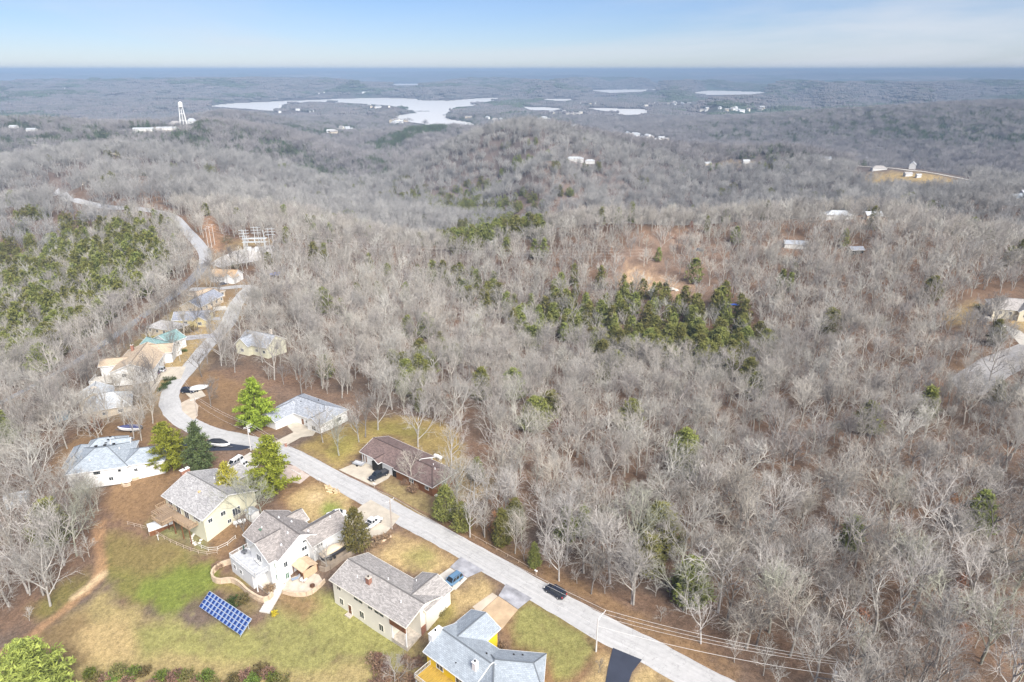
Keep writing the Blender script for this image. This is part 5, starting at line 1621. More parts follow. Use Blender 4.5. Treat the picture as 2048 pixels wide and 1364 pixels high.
M_HULLW = paint('hull_white', (.75, .75, .74)); M_HULLK = paint('hull_black', (.03, .03, .035))
boat('boat', 'boat under a tan cover on its trailer beside the white house', 672, 1108, (700, 1090), 7.4, M_HULLK, pm('tan_canvas', (.60, .49, .36), .9, .1, 1.5), .75)
boat('boat', 'white boat under a black cover on the dark asphalt drive', 440, 893, (465, 896), 7.2, M_HULLW, pm('black_canvas', (.03, .033, .04), .8, .2, 2), .7, M_HULLK)
boat('boat', 'white speedboat with a blue cover in the brown leaves', 260, 862, (238, 865), 7.0, M_HULLW, pm('blue_canvas', (.08, .09, .20), .8, .2, 2), .45, pm('navy_stripe', (.03, .035, .09), .5, .1, 2))
boat('boat', 'small white boat in the trees inside the road bend', 400, 781, (412, 779), 6.0, M_HULLW, pm('white_canvas', (.66, .67, .68), .8, .1, 2), .4)

# utility trailer by the brown-roofed house
p = G(718, 930)
t = thing('utility_trailer', 'small grey utility trailer on the drive of the brown-roofed house', 'trailer', (p.x, p.y, p.z + .09), R(155))
MB().box(-1.6, 1.6, -.85, .85, .5, .6).build('bed', M_GREYDECK, t)
mb = MB()
for a_ in ((-1.6, -.85, 1.6, -.85), (-1.6, .85, 1.6, .85), (-1.6, -.85, -1.6, .85), (1.6, -.85, 1.6, .85)): mb.beam((a_[0], a_[1], .85), (a_[2], a_[3], .85), .05, .05)
for x in (-1.6, 0, 1.6):
    for y in (-.85, .85): mb.beam((x, y, .5), (x, y, .87), .05, .05)
mb.build('side_rail', M_TRAILER, t)
MB().beam((1.6, 0, .5), (2.9, 0, .45), .08, .08).build('tongue', M_TRAILER, t)
for sy in (-1, 1): MB().lathe([(.1, -.09), (.32, -.09), (.32, .09), (.1, .09)], 12, (-.1, sy * 1.0, .32), 'y').build('wheel', M_TYRE, t)

# ------------------------------------------------------------------ utility poles and wires
M_POLE = pm('pole_wood', (.36, .31, .27), .9, .2, 2, stretch=(6, 6, .5))
M_POLEPALE = pm('pole_weathered', (.52, .50, .48), .9, .12, 2, stretch=(6, 6, .5))
M_INS = pm('insulator', (.75, .76, .78), .3, .05, 3)
M_WIRE = pm('wire_aluminium', (.62, .60, .57), .5, .1, 1, metal=.2)
M_TRANS = pm('transformer_grey', (.62, .64, .66), .5, .08, 2)


def pole(label, base, top, arms, pale=False, trans=False, name='utility_pole', group=None, height=None, lamp=False):
    p = G(*base)
    if height is None:
        d = math.hypot(p.x, p.y)
        a = P(top[0], top[1], CAMH - 1) - np.array((0, 0, CAMH)); k = d / math.hypot(a[0], a[1])
        height = CAMH + a[2] * k - p.z
    t = thing(name, label, 'utility pole', (p.x, p.y, p.z), 0, group)
    MB().bar((0, 0, -1), (0, 0, height), .17, .11, 8).build('pole', M_POLEPALE if pale else M_POLE, t)
    tips = []
    for (dx, dy, z, back) in arms:
        a = Vector((-dx * back, -dy * back, height - z)); b = Vector((dx, dy, height - z))
        ar = MB().beam(a, b, .1, .13).build('crossarm', M_POLEPALE, t)
        MB().bar((0, 0, height - z - .7), (dx * .5, dy * .5, height - z), .025, None, 5).build('brace', M_TRANS, ar)
        for f in (1.0, .62, .25) if back == 0 else (1.0, .45, -.45 * back - .3 * (back > .5), -back):
            q = Vector((dx * f, dy * f, height - z + .07))
            MB().lathe([(.03, 0), (.06, .04), (.06, .09), (.035, .12), (.055, .16), (.02, .22)], 8, q).build('insulator', M_INS, ar)
            tips.append(Vector((p.x, p.y, p.z)) + q + Vector((0, 0, .2)))
    if trans: MB().lathe([(.02, 0), (.24, .03), (.26, .1), (.26, .8), (.2, .9), (.02, .92)], 12, (.35, .1, height - 2.3)).build('transformer', M_TRANS, t)
    return t, Vector((p.x, p.y, p.z + height)), tips


rn = Vector((.62, .785, 0))                       # across the road, away from the houses
pu1, t1, w1 = pole('pale utility pole with a long side arm beside the lawn of the yellow house', (1192, 1303), (1200, 1237), [(rn.x * 2.6, rn.y * 2.6, .25, 0)], True)
pu2, t2, w2 = pole('grey utility pole at the roadside between the driveways of the white house', (784, 1058), (779, 999), [(rn.x * 1.2, rn.y * 1.2, .35, 1.0)])
pu3, t3, w3 = pole('utility pole with a wide crossarm and transformer beside the tall pine', (502, 901), (495, 850), [(.55, 1.25, .4, 1.0), (.9, .75, .9, .6)], True, True)
pu4, t4, w4 = pole('grey utility pole inside the road bend', (395, 832), (387, 797), [(.9, .8, .4, 1.0)], False)
pu5, t5, w5 = pole('white-topped utility pole at the bottom right wood', (1656, 1398), (1666, 1329), [(rn.x * 1.6, rn.y * 1.6, .3, 0)], True, True)


def wire(label, pts, sag=.8, r_=.022, group=None, name='power_wire'):
    mb = MB()
    for a, b in zip(pts[:-1], pts[1:]):
        prev = None; n_ = 14
        for i in range(n_ + 1):
            f = i / n_; q = Vector(a) + (Vector(b) - Vector(a)) * f; q.z -= sag * 4 * f * (1 - f)
            if prev is not None: mb.bar(prev, q, r_, None, 5, False)
            prev = q
    o = mb.build(name, M_WIRE)
    return tag(o, label, 'power line', group)


off = lambda v, k: v + Vector((0, 0, -k))
far4 = Vector(G(300, 700, 0)) + Vector((0, 0, 9)); end5 = Vector((62, 60, 9))
wire('topmost power wire strung along the right side of the road', [far4, w4[0], w3[0], w2[0], w1[0], w5[0], end5 + Vector((2, 2, 0))], .9, .026)
wire('second power wire from the top along the road', [far4 + Vector((0, 0, -.3)), w4[1], w3[1], w2[1], w1[1], w5[1], end5], 1.0, .024)
wire('lower power wire slung between the near poles and the bottom right wood', [w1[2], w5[2], end5 + Vector((-2, -2, -.5))], 1.1, .024)
wire('lowest telephone cable slung under the power wires at bottom right', [off(t2, 2.2), off(t1, 1.8), off(t5, 2.0), end5 + Vector((-2, -2, -2.5))], 1.0, .034)
wire('thin cable between the two poles at the road bend', [off(t4, 1.6), off(t3, 1.9), off(t2, 2.2)], .9, .022)
# service drop posts and far poles
POLES2 = [((358, 516), (357, 497), 'grey pole in the trees left of the highway curve'), ((344, 530), (342, 510), 'shorter grey pole in the trees left of the highway curve'),
          ((424, 496), (421, 452), 'tall pale pole at the foot of the power line cut'), ((430, 490), (428, 448), 'pale pole just right of the one at the foot of the cut'),
          ((417, 494), (414, 456), 'leftmost pale pole at the foot of the power line cut'),
          ((1957, 366), (1959, 340), 'pale pole beside the right ridge road'), ((424, 430), (421, 418), 'pale pole higher up in the power line cut')]
far_tips = {}
for (b_, tp_, lb) in POLES2:
    o_, tt, ww = pole(lb, b_, tp_, [(1.3, .2, .5, 1.0)], True)
    far_tips[lb] = (tt, ww)

# ------------------------------------------------------------------ substation
M_STEEL = pm('galvanised_steel', (.58, .62, .64), .5, .1, 2, metal=.3)
p = G(512, 500)
t = thing('substation_frame', 'pale steel switchyard frame standing on the gravel yard', 'substation', (p.x, p.y, p.z), R(4))
mb = MB()
for x in (-6, 6):
    for y in (-1.2, 1.2): mb.beam((x, y, 0), (x, y, 7.5), .35, .35)
    mb.beam((x, 0, 7), (x - .3, 0, 12.5), .3, .3)
mb.build('column', M_STEEL, t)
mb = MB()
for z in (5.2, 7.4): mb.beam((-7.5, -1.2, z), (7.5, -1.2, z), .3, .35); mb.beam((-7.5, 1.2, z), (7.5, 1.2, z), .3, .35)
for x in (-6, -2, 2, 6): mb.beam((x, -1.2, 7.4), (x, 1.2, 7.4), .25, .25)
mb.build('girder', M_STEEL, t)
for x in (-4, 0, 4): MB().lathe([(.1, 5.4), (.25, 5.6), (.12, 5.9), (.25, 6.2), (.12, 6.5), (.2, 6.9), (.05, 7.2)], 8, (x, 0, 0)).build('insulator', M_INS, t)
for x in (-3, 1.5): MB().box(x - 1, x + 1, -3.4, -1.8, 0, 2.6).build('cabinet', M_TRANS, t)
for (bx_, tpx, lb) in (((545, 503), (541, 455), 'tall H-frame pylon right of the switchyard'), ((493, 503), (490, 458), 'tall pale pylon left of the switchyard'), ((515, 488), (513, 452), 'tall pale pylon behind the switchyard')):
    p = G(*bx_); d = math.hypot(p.x, p.y); a = P(tpx[0], tpx[1], CAMH - 1) - np.array((0, 0, CAMH)); hh = CAMH + a[2] * d / math.hypot(a[0], a[1]) - p.z
    t = thing('pylon', lb, 'pylon', (p.x, p.y, p.z), R(6))
    for x in (-1.2, 1.2): MB().bar((x, 0, -.5), (x, 0, hh), .16, .1, 7).build('pole', M_STEEL, t)
    for z in (hh - .8, hh - 2.6, hh - 4.4): MB().beam((-3, 0, z), (3, 0, z), .16, .2).build('crossarm', M_STEEL, t)
    MB().beam((-1.2, 0, hh - 8), (1.2, 0, hh - 5), .08, .08).build('brace', M_STEEL, t)
p1_ = G(545, 503); hw_ = Vector((p1_.x, p1_.y, p1_.z + 13)); p0_ = G(493, 503); hw0 = Vector((p0_.x, p0_.y, p0_.z + 13))
tt_ = far_tips['tall pale pole at the foot of the power line cut'][0]
for k, dz_ in enumerate((0, -1.8, -3.6)):
    wire(('upper', 'middle', 'lower')[k] + ' transmission wire crossing the wood behind the substation', [tt_ + Vector((0, 0, dz_)), hw0 + Vector((0, 0, dz_)), hw_ + Vector((0, 0, dz_)), hw_ + Vector((110, -14, dz_ - 6)), hw_ + Vector((230, -30, dz_ - 4))], 2.0, .02)

# ------------------------------------------------------------------ ground-mounted solar array
M_CELL = pm('solar_cells', (.020, .045, .17), .18, .25, 2.5, spec=.6)
M_CELL2 = pm('solar_cell_strip', (.16, .24, .42), .25, .15, 2.5, spec=.6)
M_ALU = pm('panel_frame', (.55, .57, .60), .4, .06, 2, metal=.3)
a0 = Vector(P(398, 1213, -4.7)); a1 = Vector(P(482, 1271, -4.7)); b0 = Vector(P(420, 1180, -2.7)); b1 = Vector(P(506, 1241, -2.7))
ex = (a1 - a0); wid = ex.length; ex.normalize(); ey = ((b0 - a0) + (b1 - a1)) / 2; ey = ey - ex * ey.dot(ex); slope = ey.length; ey.normalize(); en = ex.cross(ey)
base = thing('solar_array', 'ground-mounted array of dark blue solar panels on the lawn', 'solar panels', (a0.x, a0.y, h1(a0.x, a0.y)))
rotm = Matrix((ex, ey, en)).transposed().to_euler()
NC, NR = 12, 4
pw, ph = wid / NC, slope / NR
fr = MB(); e = .028
fr.box(0, pw - .02, 0, e, 0, .05); fr.box(0, pw - .02, ph - .06 - e, ph - .06, 0, .05); fr.box(0, e, e, ph - .06 - e, 0, .05); fr.box(pw - .02 - e, pw - .02, e, ph - .06 - e, 0, .05)
frm = fr.mesh('panel'); frm.materials.append(M_ALU)
cm_ = MB().box(e, pw * .64, e, ph - .06 - e, .01, .035).mesh('cells'); cm_.materials.append(M_CELL)
cm2 = MB().box(pw * .64, pw - .02 - e, e, ph - .06 - e, .01, .036).mesh('cells'); cm2.materials.append(M_CELL2)
for i in range(NC):
    for j in range(NR):
        q = a0 + ex * (i * pw) + ey * (j * ph) - Vector(base.location)
        o = mesh_obj('panel', frm, None, base, q, rotm)
        mesh_obj('cells', cm_, None, o); mesh_obj('cells', cm2, None, o)
bk = MB(); bk.add([a0 - en * .05, a1 - en * .05, a1 + ey * slope - en * .05, a0 + ey * slope - en * .05], [(3, 2, 1, 0)]); bk.v = [tuple(Vector(v) - Vector(base.location)) for v in bk.v]
bk.build('backing', M_ALU, base)
for i in (.08, .36, .64, .92):
    for j in (.15, .85):
        q = a0 + ex * wid * i + ey * slope * j - en * .1; g0 = h1(q.x, q.y)
        MB().bar((q.x - base.location.x, q.y - base.location.y, g0 - .3 - base.location.z), q - Vector(base.location), .06, None, 6).build('support_post', M_STEEL, base)
for j in (.15, .85):
    MB().beam(a0 + ey * slope * j - en * .12 - Vector(base.location), a1 + ey * slope * j - en * .12 - Vector(base.location), .08, .12).build('support_rail', M_STEEL, base)

# ------------------------------------------------------------------ walls, steps, patio round the white house
M_BLOCK = pm('tan_block', (.50, .39, .28), .9, .2, 1.4, .25, detail=7)
M_PATIO = pm('patio_stone', (.45, .39, .32), .9, .2, .8, .15, detail=7)
M_CONCW = pm('step_concrete', (.54, .52, .49), .9, .1, 1.2)


def wallrun(name, label, pix, hgt, thick, mat, blk=None):
    pts = catmull(GP(pix), .5)
    c = Vector((pts[0][0], pts[0][1], h1(*pts[0])))
    root = thing(name, label, 'wall', c)
    L = blk or 1.4
    s = np.concatenate([[0], np.cumsum(np.linalg.norm(np.diff(pts, axis=0), axis=1))])
    n_ = max(1, int(s[-1] / L))
    for i in range(n_):
        u0, u1 = s[-1] * i / n_, s[-1] * (i + 1) / n_
        a = np.array([np.interp(u0, s, pts[:, 0]), np.interp(u0, s, pts[:, 1])]); b = np.array([np.interp(u1, s, pts[:, 0]), np.interp(u1, s, pts[:, 1])])
        d = (b - a) / np.linalg.norm(b - a); nn = np.array((-d[1], d[0])) * thick / 2
        za, zb_ = h1(*a), h1(*b); g_ = .012
        for row in range(2):
            z0, z1 = (-.5, hgt * .5 - .01) if row == 0 else (hgt * .5, hgt)
            k_ = 1.0 if row == 0 else .86
            q = [a + d * g_ - nn * k_, b - d * g_ - nn * k_, b - d * g_ + nn * k_, a + d * g_ + nn * k_]
            zz = [za, zb_, zb_, za]
            vs = [(q[m][0] - c.x, q[m][1] - c.y, zz[m] + z0 - c.z) for m in range(4)] + [(q[m][0] - c.x, q[m][1] - c.y, zz[m] + z1 - c.z) for m in range(4)]
            MB().add(vs, [(3, 2, 1, 0), (4, 5, 6, 7), (0, 1, 5, 4), (1, 2, 6, 5), (2, 3, 7, 6), (3, 0, 4, 7)]).build('block', mat, root)
    return root


wallrun('retaining_wall', 'curved tan retaining wall below the roof deck', [(466, 1126), (444, 1133), (427, 1146), (426, 1160), (440, 1167), (462, 1164), (480, 1172), (497, 1188), (520, 1202), (536, 1204), (546, 1193)], 1.3, .5, M_BLOCK, 1.2)
wallrun('garden_wall', 'straight grey garden wall beside the white house steps', [(476, 1142), (500, 1160), (522, 1176), (543, 1192)], .7, .35, M_CONCW, 1.4)
wallrun('patio_wall', 'low tan wall along the patio edge', [(566, 1186), (590, 1192), (618, 1190), (636, 1178), (650, 1164)], .9, .4, M_BLOCK, 1.0)
wallrun('retaining_wall', 'curved grey wall under the boat pad', [(640, 1140), (655, 1142), (680, 1124), (705, 1110), (722, 1096)], 1.1, .4, M_BROWNGR, 1.3)
wallrun('planter_wall', 'small curved tan planter wall at the blue-roofed house', [(246, 958), (243, 968), (250, 974), (262, 970)], .7, .35, M_BLOCK, .9)
wallrun('planter_wall', 'second tan planter wall nearer the blue-roofed house garage', [(256, 948), (260, 958), (270, 961), (290, 951)], .7, .35, M_BLOCK, .9)
sheet('patio', [(571, 1160), (566, 1184), (592, 1190), (617, 1187), (646, 1163), (638, 1150), (622, 1146), (600, 1150)], M_PATIO, .14)
sheet('patio', [(500, 1158), (520, 1172), (540, 1180), (566, 1166), (560, 1156), (530, 1150)], M_CONC, .12)
# steps: each tread a part
sa, sb = G(563, 1168), G(529, 1226)
st_ = thing('garden_steps', 'flight of white concrete steps running down to the lawn', 'steps', sa)
d = Vector((sb.x - sa.x, sb.y - sa.y, 0)); L = d.length; d.normalize(); nn = Vector((-d.y, d.x, 0)) * 1.15
for i in range(15):
    f = (i + .5) / 15; c = sa + (sb - sa) * f; zt = h1(c.x, c.y) + .28
    q = [c - d * L / 34 - nn, c + d * L / 34 - nn, c + d * L / 34 + nn, c - d * L / 34 + nn]
    vs = [(v.x - sa.x, v.y - sa.y, zt - .5 - sa.z) for v in q] + [(v.x - sa.x, v.y - sa.y, zt - sa.z) for v in q]
    MB().add(vs, [(3, 2, 1, 0), (4, 5, 6, 7), (0, 1, 5, 4), (1, 2, 6, 5), (2, 3, 7, 6), (3, 0, 4, 7)]).build('step', M_CONCW, st_)


def simple(name, label, cat, px, py, rz=0.0, dz=0.0, group=None):
    p = G(px, py)
    return thing(name, label, cat, (p.x, p.y, p.z + dz), R(rz), group)


t = simple('hot_tub_gazebo', 'tan-roofed gazebo beside the white house patio', 'gazebo', 612, 1146, -39.6, .1)
mb = MB(); roof_solid(mb, [[(-2, -2, 2.3), (2, -2, 2.3), (2, .0, 3.0), (-2, .0, 3.0)], [(2, 2, 2.3), (-2, 2, 2.3), (-2, .0, 3.0), (2, .0, 3.0)]], .1); mb.build('roof', pm('gazebo_canvas', (.50, .38, .26), .8, .12, 1.5), t)
for x in (-1.8, 1.8):
    for y in (-1.8, 1.8): MB().box(x - .07, x + .07, y - .07, y + .07, -.6, 2.35).build('post', M_BROWNWOOD, t)
MB().box(-1.3, 1.3, -1.2, 1.2, -.5, .85).build('tub', M_BROWNWOOD, t)
MB().box(1.75, 1.85, -1.7, 1.7, .2, 2.2).build('curtain', pm('gazebo_side', (.46, .34, .22), .9, .1, 2), t)
t = simple('patio_table', 'round white table on the patio', 'table', 608, 1164, 0, .14)
MB().lathe([(.75, .70), (.78, .72), (.75, .76)], 18).build('table_top', M_WHITE, t); MB().lathe([(.3, 0), (.05, .06), (.05, .7)], 10).build('leg', M_WHITE, t)
t = simple('lounge_chair', 'blue-grey lounge chair on the patio', 'chair', 592, 1160, 30, .14)
MB().box(-.9, .5, -.35, .35, .3, .42).build('seat', pm('lounge_fabric', (.25, .30, .38), .9, .15, 2), t); MB().add([(.5, -.35, .32), (.5, .35, .32), (1.0, .35, .95), (1.0, -.35, .95), (.44, -.35, .4), (.44, .35, .4), (.92, .35, 1.0), (.92, -.35, 1.0)], [(3, 2, 1, 0), (4, 5, 6, 7), (0, 1, 5, 4), (1, 2, 6, 5), (2, 3, 7, 6), (3, 0, 4, 7)]).build('backrest', M_GREYDECK, t)
for x in (-.8, .45):
    for y in (-.3, .3): MB().box(x - .03, x + .03, y - .03, y + .03, 0, .3).build('leg', M_TRAILER, t)
t = simple('fire_pit', 'dark round fire pit at the patio corner', 'fire pit', 625, 1174, 0, .14)
MB().lathe([(.5, 0), (.55, .3), (.55, .42), (.42, .42), (.40, .2), (.02, .18)], 14).build('bowl', pm('rust_iron', (.10, .05, .03), .9, .3, 3), t); MB().lathe([(.62, -.02), (.62, .05), (.5, .05), (.5, -.02)], 14).build('ring', M_BLOCK, t)
# furniture on the roof deck
hd = bpy.data.objects['white_house'].matrix_world
for (lx, ly, nm, lb) in ((2.4, -1.6, 'deck_table', 'dark round table with a folded parasol on the roof deck'),):
    a = R(-39.6); o3 = W0(-60.1, 125.6, 0, 2.5); q = Vector((o3[0] + lx * math.cos(a) - ly * math.sin(a), o3[1] + lx * math.sin(a) + ly * math.cos(a), -.14))
    t = thing(nm, lb, 'table', q)
    MB().lathe([(.65, .68), (.68, .7), (.65, .74)], 16).build('table_top', M_TRAILER, t); MB().lathe([(.3, 0), (.05, .05), (.05, .7)], 8).build('leg', M_TRAILER, t); MB().lathe([(.03, .7), (.12, 1.2), (.2, 1.8), (.05, 2.5)], 8).build('parasol', pm('parasol_green', (.04, .07, .06), .9, .2, 2), t)
for k, (lx, ly) in enumerate(((6.4, -1.2), (7.4, -1.3), (8.4, -1.4))):
    a = R(-39.6); o3 = W0(-60.1, 125.6, 0, 2.5); q = Vector((o3[0] + lx * math.cos(a) - ly * math.sin(a), o3[1] + lx * math.sin(a) + ly * math.cos(a), -.14))
    t = thing('deck_chair', ('white cushioned chair nearest the table on the roof deck', 'middle white cushioned chair on the roof deck', 'white cushioned chair farthest from the table on the roof deck')[k], 'chair', q, a)
    MB().box(-.3, .3, -.3, .3, .3, .45).build('seat', M_WHITE, t); MB().box(-.3, .3, .22, .32, .45, .95).build('backrest', M_WHITE, t)
    for x in (-.26, .26):
        for y in (-.26, .26): MB().box(x - .03, x + .03, y - .03, y + .03, 0, .3).build('leg', M_TRAILER, t)


def propane(label, px, py, rz):
    t = simple('propane_tank', label, 'gas tank', px, py, rz)
    MB().lathe([(.05, -1.5), (.35, -1.42), (.5, -1.15), (.52, -.6), (.52, .6), (.5, 1.15), (.35, 1.42), (.05, 1.5)], 14, (0, 0, .85), 'x').build('tank', M_WHITE, t, smooth=True)
    MB().lathe([(.2, 1.33), (.2, 1.5), (.05, 1.56)], 10).build('dome', M_WHITE, t)
    for x in (-.9, .9): MB().box(x - .12, x + .12, -.4, .4, -.2, .42).build('saddle', M_CONCW, t)


propane('white propane tank in the brown leaves right of the cream house', 480, 1049, 30)
propane('white propane tank behind the brown-roofed house', 876, 918, -37)


def shed(name, label, px, py, rz, L, W, hh, rise, wm, rm, drop=.6):
    t = simple(name, label, 'shed', px, py, rz)
    MB().box(-L / 2, L / 2, -W / 2, W / 2, -drop, hh).add([(-L / 2, -W / 2, hh), (-L / 2, W / 2, hh), (-L / 2, 0, hh + rise - .1), (L / 2, -W / 2, hh), (L / 2, W / 2, hh), (L / 2, 0, hh + rise - .1)], [(0, 2, 1), (3, 4, 5)]).build('wall', wm, t)
    mb = MB(); roof_solid(mb, [[(-L / 2 - .2, -W / 2 - .2, hh - .05), (L / 2 + .2, -W / 2 - .2, hh - .05), (L / 2 + .2, 0, hh + rise), (-L / 2 - .2, 0, hh + rise)], [(L / 2 + .2, W / 2 + .2, hh - .05), (-L / 2 - .2, W / 2 + .2, hh - .05), (-L / 2 - .2, 0, hh + rise), (L / 2 + .2, 0, hh + rise)]], .08); mb.build('roof', rm, t)
    d_ = MB().box(-.5, .5, -W / 2 - .05, -W / 2 + .02, -.1, hh - .3).build('door', M_TRIM, t); MB().box(.3, .38, -W / 2 - .09, -W / 2 - .05, .8, .95).build('handle', M_TRAILER, d_)
    return t


shed('metal_shed', 'grey metal shed in the wood at the left edge', 38, 1004, 28, 5.5, 3.6, 2.3, .9, pm('shed_metal', (.52, .56, .60), .5, .1, 2), ROOF['silver'])
shed('blue_shed', 'small pale blue shed in the trees on the left', 126, 838, 20, 4.0, 3.2, 2.2, .9, pm('shed_blue', (.30, .42, .50), .7, .12, 2), ROOF['slate'])
shed('tool_shed', 'small whitish shed under the bare tree between two houses', 506, 1036, -36, 2.6, 2.2, 2.2, .5, pm('shed_white', (.62, .62, .60), .7, .12, 2), ROOF['silver'])
# half-barrel shelter by the cream house
t = simple('barrel_shed', 'half-barrel shed with a white roof on the cream house lawn', 'shed', 322, 1056, 36)
vs = []; fs = []
for k in range(9):
    an = math.pi * k / 8
    for x in (-2.8, 2.8): vs.append((x, -math.cos(an) * 1.5, 1.0 + math.sin(an) * 1.1))
for k in range(8): fs.append((2 * k, 2 * k + 1, 2 * k + 3, 2 * k + 2)[::-1])
MB().add(vs, fs).build('roof', M_WHITE, t, smooth=True)
MB().box(-2.7, 2.7, -1.45, 1.45, -.4, 1.05).build('wall', M_BROWNWOOD, t); MB().box(-2.85, -2.72, -1.3, 1.3, -.3, 1.9).build('end_panel', M_DECK, t)

# ------------------------------------------------------------------ fences, stones, logs, hedges, mailboxes


def fence(label, pix, hgt, mat, gap=2.4, rails=2):
    pts = catmull(GP(pix), .4); c = Vector((*pts[0], h1(*pts[0])))
    t = thing('fence', label, 'fence', c)
    s = np.concatenate([[0], np.cumsum(np.linalg.norm(np.diff(pts, axis=0), axis=1))]); n_ = max(1, int(s[-1] / gap)); P_ = []
    for i in range(n_ + 1):
        x, y = np.interp(s[-1] * i / n_, s, pts[:, 0]), np.interp(s[-1] * i / n_, s, pts[:, 1]); P_.append(Vector((x, y, h1(x, y))))
    for q in P_: MB().bar(q - c - Vector((0, 0, .3)), q - c + Vector((0, 0, hgt)), .06, None, 6).build('post', mat, t)
    for a, b in zip(P_[:-1], P_[1:]):
        for k in range(rails): z = hgt * (k + 1) / rails - .08; MB().beam(a - c + Vector((0, 0, z)), b - c + Vector((0, 0, z)), .05, .09).build('rail', mat, t)
    return t


M_FENCE = pm('fence_wood', (.46, .37, .29), .9, .2, 2)
fence('weathered rail fence along the lower edge of the cream house lawn', [(256, 1050), (300, 1062), (335, 1082), (375, 1100), (410, 1110), (435, 1108)], 1.1, M_FENCE)
fence('pale wire fence curving from the lawn up to the white house', [(392, 1090), (415, 1102), (440, 1100), (458, 1090), (472, 1078)], 1.1, pm('fence_pale', (.6, .57, .52), .8, .1, 2), 2.0)
fence('long low rail fence along the right verge of the road', [(872, 1032), (940, 1070), (1000, 1104), (1060, 1138)], .6, M_FENCE, 3.0, 1)
fence('short rail fence in front of the brown-roofed house lawn', [(752, 978), (790, 998), (830, 1020), (860, 1034)], .7, pm('fence_brown', (.27, .16, .11), .9, .2, 2), 2.2)
t = simple('gate_post', 'white post marker on the field side of the lawn fence', 'post', 317, 1080, 0)
MB().bar((0, 0, -.2), (0, 0, 1.6), .07, None, 8).build('post', M_WHITE, t); MB().beam((-.3, 0, 1.4), (.3, .0, 1.5), .06, .06).build('arm', M_WHITE, t)
M_FLAG = pm('flagstone', (.60, .58, .53), .9, .12, 1.5)
for k, (x, y) in enumerate(((388, 1068), (385, 1072), (383, 1077), (384, 1082), (387, 1086), (391, 1089), (399, 1086), (402, 1080))):
    t = simple('stepping_stone', 'pale round stepping stone, %s along the arc on the cream house lawn' % ordinal(k), 'stone', x, y, k * 40, .04, 'stepping stones on the cream house lawn')
    MB().lathe([(.38, -.1), (.40, .03), (.36, .07), (.02, .08)], 9).build('slab', M_FLAG, t)
lg = random.Random(3)
t = simple('log_pile', 'heap of tan firewood logs beside the road', 'logs', 661, 980, -35)
M_LOG = pm('firewood', (.52, .40, .24), .9, .25, 2)
for k in range(26):
    x, y, z = lg.uniform(-2.6, 2.6), lg.uniform(-1.0, 1.0), lg.choice((.18, .18, .45)); a = lg.uniform(-.7, .7)
    v = Vector((math.cos(a), math.sin(a), lg.uniform(-.1, .1))) * lg.uniform(.35, .6)
    MB().bar(Vector((x, y, z)) - v, Vector((x, y, z)) + v, lg.uniform(.14, .24), None, 7).build('log', M_LOG, t)
t = simple('rock_heap', 'row of pale rocks between the drive and the lawn', 'rocks', 742, 1086, 20)
for k in range(22):
    x = lg.uniform(-4.5, 4.5); y = lg.uniform(-.5, .5) + .04 * x * x; s_ = lg.uniform(.25, .5)
    MB().lathe([(.05, -.1), (s_, .0), (s_ * .9, s_ * .5), (s_ * .4, s_ * .8), (.02, s_ * .85)], 7, (x, y, 0)).build('rock', M_BLOCK, t)
t = simple('stone_mailbox', 'brick mailbox pillar at the end of the wide concrete drive', 'mailbox', 572, 893, 20)
MB().box(-.35, .35, -.35, .35, -.2, 1.3).build('pillar', M_BRICK, t); MB().box(-.4, .4, -.4, .4, 1.3, 1.42).build('cap', M_STONE, t)


def mailbox(label, px, py, rz):
    t = simple('mailbox', label, 'mailbox', px, py, rz)
    MB().box(-.06, .06, -.06, .06, -.2, 1.0).build('post', M_FENCE, t); b = MB().lathe([(.02, -.32), (.17, -.31), (.17, .31), (.02, .32)], 10, (0, 0, 1.15), 'x').build('box', M_WHITE, t); MB().box(.1, .14, .16, .2, 1.1, 1.4).build('flag', M_TAIL, b)


mailbox('white mailbox on the right verge above the dark car', 1072, 1150, -37); mailbox('white mailbox at the corner of the brown-roofed house drive', 749, 975, -37); mailbox('white mailbox near the gravel by the tall pine', 640, 966, -37)
t = simple('timber_edging', 'pale timber beam lying on the gravel by the tall pine', 'beam', 592, 945, -37); MB().box(-2, 2, -.12, .12, 0, .25).build('beam', M_CONCW, t); MB().box(-2, -1.9, -.14, .14, 0, .26).build('end', M_CONCW, t)
t = simple('air_conditioner', 'grey air conditioner on the lawn by the long cream house', 'air conditioner', 731, 1238, -36)
MB().box(-.45, .45, -.45, .45, 0, .95).build('casing', M_TRANS, t); MB().lathe([(.4, .95), (.4, 1.0), (.05, 1.02)], 12).build('fan_grille', M_TRAILER, t)


def shrub(label, px, py, w_, hh, leafm, name='shrub', n_=160, size=.35, rz=0, box=False, at=None, group=None):
    g = np.random.default_rng(int(px * 7 + py)); p = G(px, py) if at is None else Vector((*at, h1(*at)))
    t = thing(name, label, 'shrub', (p.x, p.y, p.z), R(rz), group)
    cs = []
    for _ in range(n_):
        if box: cs.append((g.uniform(-w_, w_), g.uniform(-.55, .55), g.uniform(.1, hh)))
        else:
            v = g.normal(0, 1, 3); v /= np.linalg.norm(v); r_ = g.random() ** .4; cs.append((v[0] * w_ * r_, v[1] * w_ * r_, hh * .5 + v[2] * hh * .5 * r_))
    V, Fc = leaf_cloud_s(g, cs, 4, size)
    mesh_obj('foliage', np_mesh_s('foliage', V, Fc, leafm), None, t)
    mb = MB()
    for k in range(6):
        a = k * 1.05; mb.bar((0, 0, -.1), (math.cos(a) * w_ * .6, math.sin(a) * (w_ if not box else .5) * .6, hh * .7), .03, .012, 4)
    mb.build('stem', M_BROWNWOOD, t)


